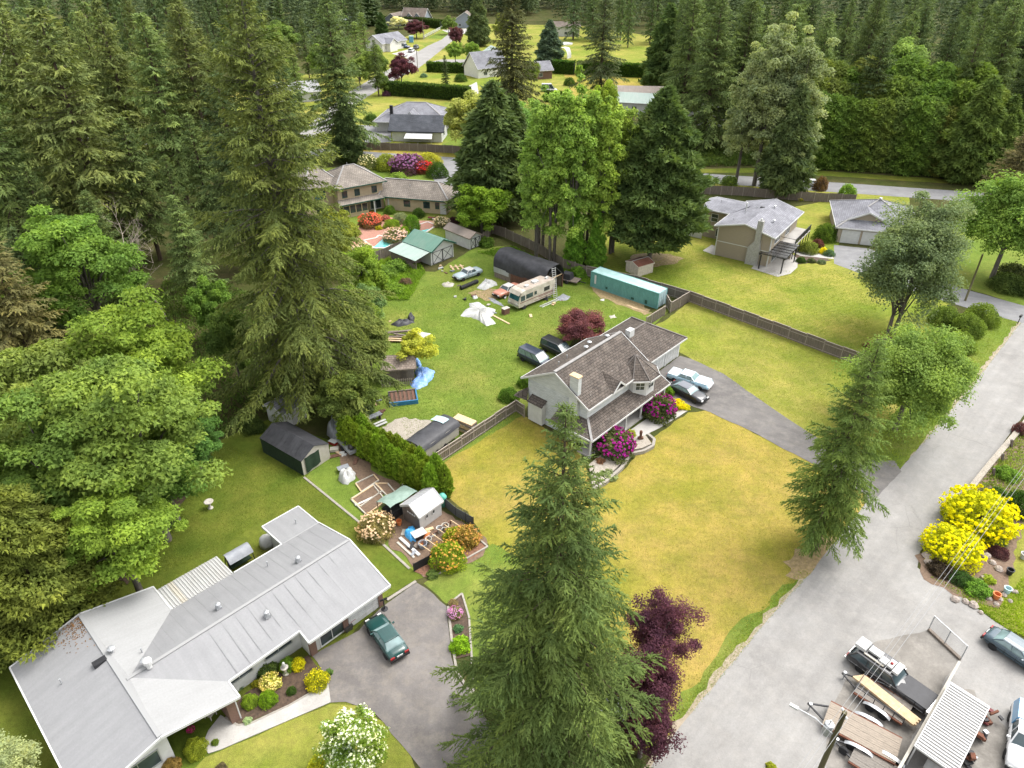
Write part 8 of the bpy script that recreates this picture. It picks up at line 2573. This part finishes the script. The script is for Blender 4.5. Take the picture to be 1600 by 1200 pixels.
# ---- shrubs
YG, DG, MG, OL = (.19, .27, .03), (.055, .10, .022), (.115, .195, .032), (.15, .17, .04)
SH = [
    # bungalow flower bed
    (390, 1095, 13, 'bright green round shrub nearest the brick pier', YG, 1., 'fine', None, 0), (418, 1091, 15, 'larger round green shrub in the bungalow flower bed', (.155, .255, .02), 1., 'fine', None, 0),
    (422, 1066, 16, 'cream and yellow shrub in the bungalow flower bed', (.42, .40, .10), .8, 'shrub', (.72, .62, .30), 1), (465, 1038, 11, 'bright yellow shrub below the bungalow windows', (.5, .44, .02), .9, 'shrub', (.60, .56, .02), 1),
    (449, 1038, 14, 'green shrub behind the white statue', (.13, .22, .03), .9, 'fine', None, 0), (416, 1047, 17, 'feathery dark green shrub against the bungalow wall', (.085, .125, .035), .8, 'shrub', None, 0),
    (495, 1062, 19, 'golden orange round shrub at the driveway corner', (.34, .33, .02), .85, 'fine', (.52, .46, .02), 0), (455, 1079, 8, 'small dark green shrub in the middle of the flower bed', DG, 1., 'fine', None, 0),
    (387, 1126, 7, 'pale striped plant at the foot of the brick pier', (.34, .42, .26), .7, 'shrub', None, 0), (514, 1050, 6, 'small variegated plant on the driveway edge', (.12, .2, .06), .9, 'shrub', None, 0), (375, 1073, 5, 'potted grey green plant by the bungalow wall', (.14, .2, .12), 1., 'shrub', None, 0),
    (400, 1068, 7, 'small yellow green plant by the left bungalow window', (.26, .25, .03), .8, 'shrub', None, 0),
    (305, 1168, 18, 'round golden green bush by the bungalow porch', (.22, .25, .03), 1., 'fine', None, 0), (336, 1160, 6, 'small potted bush on the garden path', (.13, .18, .03), 1., 'shrub', None, 0),
    (298, 1140, 6, 'magenta flowering pot plant in the porch shade', (.12, .12, .04), 1., 'shrub', (.65, .03, .30), 1), (500, 1200, 22, 'yellow shrub in front of the white flowering tree', (.36, .36, .03), .8, 'shrub', None, 0), (268, 1196, 14, 'reddish green shrub below the bungalow window', (.25, .17, .06), .8, 'shrub', None, 0), (345, 1200, 9, 'dark stump like plant on the front lawn', (.12, .10, .06), .6, 'shrub', None, 0),
    # planting strip
    (711, 958, 12, 'lilac flowering shrub in the narrow planting strip', (.2, .2, .1), .8, 'fine', (.58, .28, .62), 1), (719, 1007, 16, 'bright green shrub in the narrow planting strip', (.20, .33, .025), .7, 'shrub', None, 0), (716, 982, 8, 'blue green plant in the narrow planting strip', (.10, .19, .10), .7, 'shrub', None, 0), (708, 942, 8, 'brown tufted plant in the narrow planting strip', (.22, .17, .09), .5, 'shrub', None, 0),
    (587, 823, 28, 'round pale pink blossoming shrub beside the vegetable beds', (.24, .20, .09), .75, 'fine', (.62, .47, .38), 1), (606, 787, 9, 'small grey leafed shrub in the vegetable beds', (.22, .25, .15), 1., 'shrub', None, 0),
    (700, 868, 29, 'large orange tinted green shrub in the mulch bed', (.19, .25, .025), .8, 'fine', (.50, .30, .08), 0), (728, 838, 22, 'rust coloured shrub at the back of the mulch bed', (.27, .19, .05), .8, 'shrub', (.50, .26, .10), 0), (708, 838, 17, 'yellow green shrub between rust shrub and plastic shed', (.22, .25, .025), .9, 'shrub', (.5, .3, .1), 0), (676, 897, 10, 'low green plants at the end of the mulch bed', (.12, .17, .05), .5, 'shrub', None, 0),
    # main house
    (960, 694, 31, 'larger purple rhododendron at the left end of the porch', (.085, .10, .04), .85, 'shrub', (.32, .025, .26), 1), (1030, 637, 25, 'purple rhododendron beside the black sedan', (.085, .10, .04), .95, 'shrub', (.30, .02, .25), 1),
    (1058, 632, 12, 'bright yellow shrub beside the black sedan', (.6, .48, .02), .7, 'shrub', (.62, .56, .01), 1), (1071, 636, 7, 'small yellow shrub at the driveway edge', (.5, .46, .02), .6, 'shrub', (.62, .56, .01), 1), (1044, 612, 9, 'green leafy shrub at the porch end', (.14, .24, .03), 1.1, 'shrub', None, 0), (986, 677, 8, 'small yellow green shrub in the porch bed', (.32, .34, .06), .8, 'shrub', None, 0),
    (795, 616, 17, 'dark green bush behind the left corner of the white house', (.075, .14, .022), .7, 'fine', None, 0), (818, 596, 10, 'small green bush tight against the white house', (.10, .17, .03), 1.2, 'shrub', None, 0), (948, 742, 16, 'grey green ground plants in the porch bed', (.2, .24, .12), .35, 'shrub', None, 0), (938, 722, 9, 'red tinted plant under the porch corner', (.22, .12, .08), .8, 'shrub', None, 0),
    # pool garden
    (578, 345, 18, 'coral flowering azalea by the pool', (.2, .13, .06), .75, 'fine', (.62, .16, .12), 1), (612, 350, 13, 'yellow green shrub group by the pool', YG, .7, 'fine', None, 0), (626, 341, 13, 'grey leafed shrub below the tan wing', (.22, .25, .15), .8, 'fine', None, 0), (643, 349, 13, 'conical green shrub by the pool', (.12, .22, .03), 1.3, 'fine', None, 0), (617, 368, 18, 'white pink rhododendron between pool and shed', (.2, .2, .1), .75, 'fine', (.72, .55, .60), 1), (609, 328, 9, 'round green bush against the tan wing', (.10, .17, .03), 1., 'fine', None, 0), (654, 333, 10, 'dark round bush against the tan wing', DG, 1., 'fine', None, 0), (602, 341, 7, 'small pink shrub by the pool', (.3, .14, .1), .8, 'shrub', (.6, .2, .2), 1), (632, 360, 9, 'bright green shrub beside the conical shrub', (.2, .3, .03), .9, 'fine', None, 0),
    (690, 347, 13, 'white flowering shrub at the far end of the pool', (.2, .2, .1), .7, 'fine', (.70, .60, .55), 1), (708, 345, 10, 'dark purple shrub beside the small white shed', (.07, .03, .04), .7, 'fine', None, 0), (566, 388, 15, 'white flowering shrub at the near end of the pool', (.2, .2, .1), .6, 'fine', (.72, .60, .58), 1), (550, 362, 12, 'green shrub beside the brick patio', MG, .8, 'shrub', None, 0), (592, 356, 6, 'small yellow plant below the coral azalea', (.35, .33, .03), .6, 'shrub', None, 0),
    # behind tan house
    (636, 257, 26, 'large dark purple rhododendron behind the tan house', (.10, .05, .08), .7, 'fine', (.28, .12, .30), 1), (662, 262, 15, 'red flowering shrub behind the tan house', (.2, .06, .05), .8, 'fine', (.58, .05, .06), 1), (683, 266, 17, 'dark green bush at the tan house driveway', DG, .9, 'fine', None, 0), (604, 254, 20, 'yellow green bush behind the tan house', (.2, .23, .04), .8, 'fine', None, 0), (575, 254, 16, 'pale flowering bush behind the tan house roof', (.17, .19, .08), .9, 'fine', (.62, .56, .46), 0), (668, 250, 22, 'yellow tipped hedge bush along the street', (.32, .31, .04), .6, 'fine', None, 0), (622, 277, 14, 'light green fern like bush below the purple rhododendron', (.2, .28, .06), .6, 'shrub', None, 0),
    (721, 197, 9, 'round red shrub beside the white house', (.30, .03, .04), .9, 'fine', None, 0), (715, 208, 8, 'low green bush below the round red shrub', MG, .6, 'fine', None, 0), (703, 185, 9, 'green bush at the white house corner', (.08, .13, .03), .9, 'fine', None, 0), (567, 212, 6, 'dark upright bush left of the white house', DG, 1.6, 'fine', None, 0), (720, 122, 10, 'round dark green bush on the far lawn', DG, .8, 'fine', None, 0), (717, 138, 9, 'yellow green bush on the far lawn', YG, .8, 'fine', None, 0), (703, 141, 6, 'red brown bush on the far lawn', (.2, .08, .05), .8, 'fine', None, 0), (662, 118, 6, 'blue green bush in the far rock bed', (.13, .2, .14), .7, 'fine', None, 0), (604, 146, 7, 'purple bush at the left end of the dark hedge', (.14, .06, .12), .8, 'fine', None, 0), (580, 186, 12, 'dark green shrub left of the white house roof', DG, .8, 'fine', None, 0), (890, 128, 9, 'dark round bush by the stone patio', DG, .9, 'fine', None, 0),
    # beige house
    (1291, 364, 18, 'dark green bush left of the double garage', (.085, .135, .022), 1., 'fine', None, 0), (1264, 387, 15, 'green and yellow bush right of the pergola', (.15, .18, .04), .8, 'fine', None, 0), (1278, 380, 10, 'dark red low bush behind the yellow ball shrub', (.13, .05, .05), .8, 'fine', None, 0), (1287, 392, 7, 'yellow ball shrub in front of the double garage', (.62, .52, .02), 1., 'fine', None, 0), (1252, 406, 8, 'left low dark bush beside the patio', DG, .7, 'fine', None, 0), (1268, 407, 7, 'middle low dark bush beside the patio', (.08, .10, .04), .6, 'fine', None, 0), (1284, 409, 7, 'right low grey bush beside the garden path', (.13, .17, .10), .6, 'fine', None, 0), (1295, 395, 10, 'blue green ground bush by the garage drive', (.08, .14, .08), .6, 'fine', None, 0),
    (1243, 300, 14, 'green bush at the back fence', MG, .8, 'shrub', None, 0), (1262, 305, 7, 'purple flowering bush at the back fence', (.12, .12, .06), .8, 'shrub', (.42, .10, .45), 1), (1218, 298, 12, 'tall green bush beside the ivy trunk', (.10, .17, .04), .9, 'shrub', None, 0), (1325, 297, 12, 'light green bush at the fence end', (.17, .27, .05), .9, 'shrub', None, 0), (1283, 288, 10, 'reddish bush beside the small white car', (.14, .085, .05), 1.4, 'shrub', None, 0), (1250, 309, 8, 'low yellow flowering bush at the back fence', (.3, .3, .04), .6, 'shrub', (.7, .62, .1), 0), (1140, 283, 12, 'light green bush on the back street verge', (.14, .2, .05), .8, 'shrub', None, 0),
    # right side
    (1531, 803, 50, 'largest bright yellow shrub beside the road', (.42, .42, .015), .8, 'fine', (.62, .56, .008), 1), (1491, 852, 42, 'second bright yellow shrub nearest the road corner', (.42, .42, .015), .75, 'fine', (.62, .56, .008), 1), (1592, 787, 22, 'dark green conical shrub at the right edge', (.05, .10, .022), 1.4, 'fine', None, 0), (1562, 862, 15, 'low purple brown shrub in the rockery', (.085, .035, .045), .6, 'fine', None, 0), (1527, 918, 20, 'leafy green plants in the rockery', (.12, .22, .035), .5, 'shrub', None, 0), (1502, 903, 18, 'dark green shrub below the second yellow shrub', (.045, .09, .025), .6, 'fine', None, 0), (1470, 888, 18, 'dark brown shrub under the second yellow shrub', (.06, .045, .035), .6, 'shrub', None, 0), (1555, 840, 16, 'grey green shrub between the yellow shrubs', (.13, .19, .06), .7, 'shrub', None, 0), (1545, 905, 10, 'yellow green plant in the rockery', (.26, .32, .04), .6, 'shrub', None, 0), (1575, 740, 18, 'green bank plants beside the dark posts', (.14, .23, .04), .6, 'shrub', None, 0), (1597, 670, 13, 'purple leafed shrub at the right end of the stone edge', (.13, .05, .065), 1., 'fine', None, 0), (1560, 770, 12, 'dark green bank plant above the largest yellow shrub', (.09, .15, .035), .8, 'shrub', None, 0),
    (1365, 541, 13, 'low dark red shrub at the end of the long fence', (.15, .04, .05), .6, 'shrub', None, 0), (1383, 545, 12, 'grey brown twiggy shrub under the grey green tree', (.20, .15, .11), .7, 'shrub', None, 0), (1205, 1198, 8, 'yellow green plant at the bottom edge by the road', (.26, .28, .03), .8, 'shrub', None, 0),
    # clipped hedge by the lane
    (1535, 492, 26, 'rounded end of the clipped hedge by the mailbox', (.135, .185, .035), .85, 'fine', None, 0), (1512, 508, 26, 'middle mound of the clipped hedge by the mailbox', (.125, .175, .035), .85, 'fine', None, 0), (1500, 535, 24, 'lower mound of the clipped hedge by the road', (.125, .175, .035), .85, 'fine', None, 0), (1478, 495, 24, 'upper mound of the clipped hedge behind the dark pole', (.115, .165, .035), .85, 'fine', None, 0), (1575, 442, 26, 'dark clipped hedge beyond the lane', (.07, .10, .03), .7, 'fine', None, 0), (1610, 448, 26, 'dark clipped hedge cut by the right edge', (.07, .10, .03), .7, 'fine', None, 0), (1585, 425, 22, 'dark bushes under the right edge maple', (.07, .085, .035), .7, 'shrub', None, 0),
    # lawn edge by the wood
    (236, 852, 13, 'low dark shrub on the lower bend of the wood edge', (.09, .13, .035), .7, 'shrub', None, 0), (262, 812, 14, 'low grey green shrub on the middle bend of the wood edge', (.11, .15, .07), .7, 'shrub', None, 0), (290, 762, 14, 'low green shrub on the upper bend of the wood edge', (.09, .15, .04), .7, 'shrub', None, 0), (318, 715, 13, 'low green shrub at the top of the curved lawn', (.09, .15, .045), .7, 'shrub', None, 0), (395, 665, 18, 'dark green bush left of the black tent', (.07, .10, .03), .7, 'shrub', None, 0),
    # yard weeds
    (620, 415, 20, 'tall weeds beside the lean-to', (.13, .21, .04), .5, 'shrub', None, 0), (600, 425, 20, 'tall weeds by the pool fence', (.135, .21, .045), .6, 'shrub', None, 0), (585, 440, 22, 'green bush below the pool fence', (.13, .21, .035), .7, 'shrub', None, 0), (634, 440, 10, 'brown brush heap in the weeds', (.16, .11, .08), .6, 'shrub', None, 0), (612, 452, 22, 'weeds spreading onto the back lawn', (.135, .215, .03), .35, 'shrub', None, 0), (758, 378, 14, 'shaded weeds beside the small white shed', (.09, .15, .03), .6, 'shrub', None, 0), (905, 425, 14, 'green weeds at the foot of the poplars', (.11, .2, .03), .7, 'shrub', None, 0), (568, 640, 16, 'pale bushes at the top end of the cedar row', (.14, .18, .08), .7, 'shrub', None, 0), (735, 443, 5, 'pale green tuft beside the black drain pipe', (.3, .36, .12), .6, 'shrub', None, 0),
]
for (x, y, r_, l, col, hs, kd, bl, dn) in SH:
    shrub(x, y, r_, l, col, hs, kd, bl, bool(dn), name='flowering_shrub' if bl else 'shrub')

# ---- ground cover nobody could count
for k, (poly, n_, col, l) in enumerate((([(705, 780), (682, 732), (805, 645), (905, 706), (925, 768), (1010, 700), (1110, 642), (1345, 770), (1267, 895), (1090, 1105), (900, 1170), (790, 1000)], 45000, (.27, .25, .055), 'short dry grass of the front lawn'), ([(600, 470), (690, 440), (900, 450), (1000, 500), (900, 525), (812, 640), (690, 715), (640, 690), (600, 600)], 40000, (.145, .205, .042), 'short green grass of the back yard'), ([(1050, 500), (1078, 475), (1340, 575), (1395, 650), (1345, 714), (1200, 634), (1080, 558)], 18000, (.21, .235, .045), 'short grass of the lawn beside the driveway'), ([(240, 872), (310, 730), (345, 690), (480, 745), (620, 880), (560, 840), (470, 790), (400, 820), (340, 860), (180, 925)], 18000, (.115, .15, .026), 'short grass of the near back lawn'), ([(960, 425), (1080, 380), (1175, 425), (1300, 420), (1380, 450), (1345, 562), (1080, 465)], 22000, (.19, .225, .042), 'short grass of the beige house lawn'))):
    cover('grass', poly, n_, (.10, .14, .12, .09, .15)[k], .03, col, l, 'grass', seed=20 + k, wid=.22)
cover('undergrowth', [(-60, 1010), (100, 985), (185, 915), (235, 865), (270, 800), (305, 725), (345, 685), (420, 650), (480, 600), (430, 480), (300, 420), (-60, 640)], 26000, .42, 1.1, (.075, .115, .03), 'low green undergrowth covering the floor of the left wood', 'undergrowth', seed=5)
cover('undergrowth', [(1090, 262), (1230, 258), (1230, 235), (1090, 235)], 5000, .6, 1.6, (.07, .105, .03), 'dark undergrowth at the foot of the belt behind the cottonwoods', 'undergrowth', seed=6)
cover('grass', [(1345, 716), (1400, 640), (1440, 590), (1500, 520), (1545, 490), (1597, 505), (1522, 600), (1462, 675), (1405, 733)], 12000, .18, .04, (.17, .22, .03), 'longer grass on the road verge under the spreading tree', 'grass', seed=7, wid=.16)
cover('grass', [(1267, 897), (1202, 967), (1087, 1110), (1050, 1130), (1110, 1040), (1190, 950), (1250, 890)], 9000, .13, .02, (.16, .225, .035), 'tufted grass along the road edge of the dry lawn', 'grass', seed=8, wid=.16)
cover('grass', [(575, 415), (640, 400), (665, 425), (640, 470), (600, 470)], 7000, .4, .5, (.14, .225, .03), 'rough weeds by the pool fence', 'weeds', seed=9, wid=.18)
cover('grass', [(1450, 900), (1507, 937), (1570, 982), (1610, 1000), (1600, 900), (1560, 950), (1500, 920)], 4000, .18, .04, (.19, .27, .02), 'grass edge beside the road on the right', 'grass', seed=10, wid=.16)
cover('grass', [(1480, 815), (1540, 745), (1600, 665), (1600, 760), (1560, 830), (1510, 880)], 5000, .3, .35, (.18, .23, .05), 'rough bank plants below the stone edge', 'bank plants', seed=11, wid=.2)
cover('grass', [(745, 395), (800, 385), (905, 430), (940, 445), (900, 445), (790, 405)], 5000, .35, .25, (.11, .19, .025), 'shaded rough grass along the poplars', 'grass', seed=12, wid=.18)
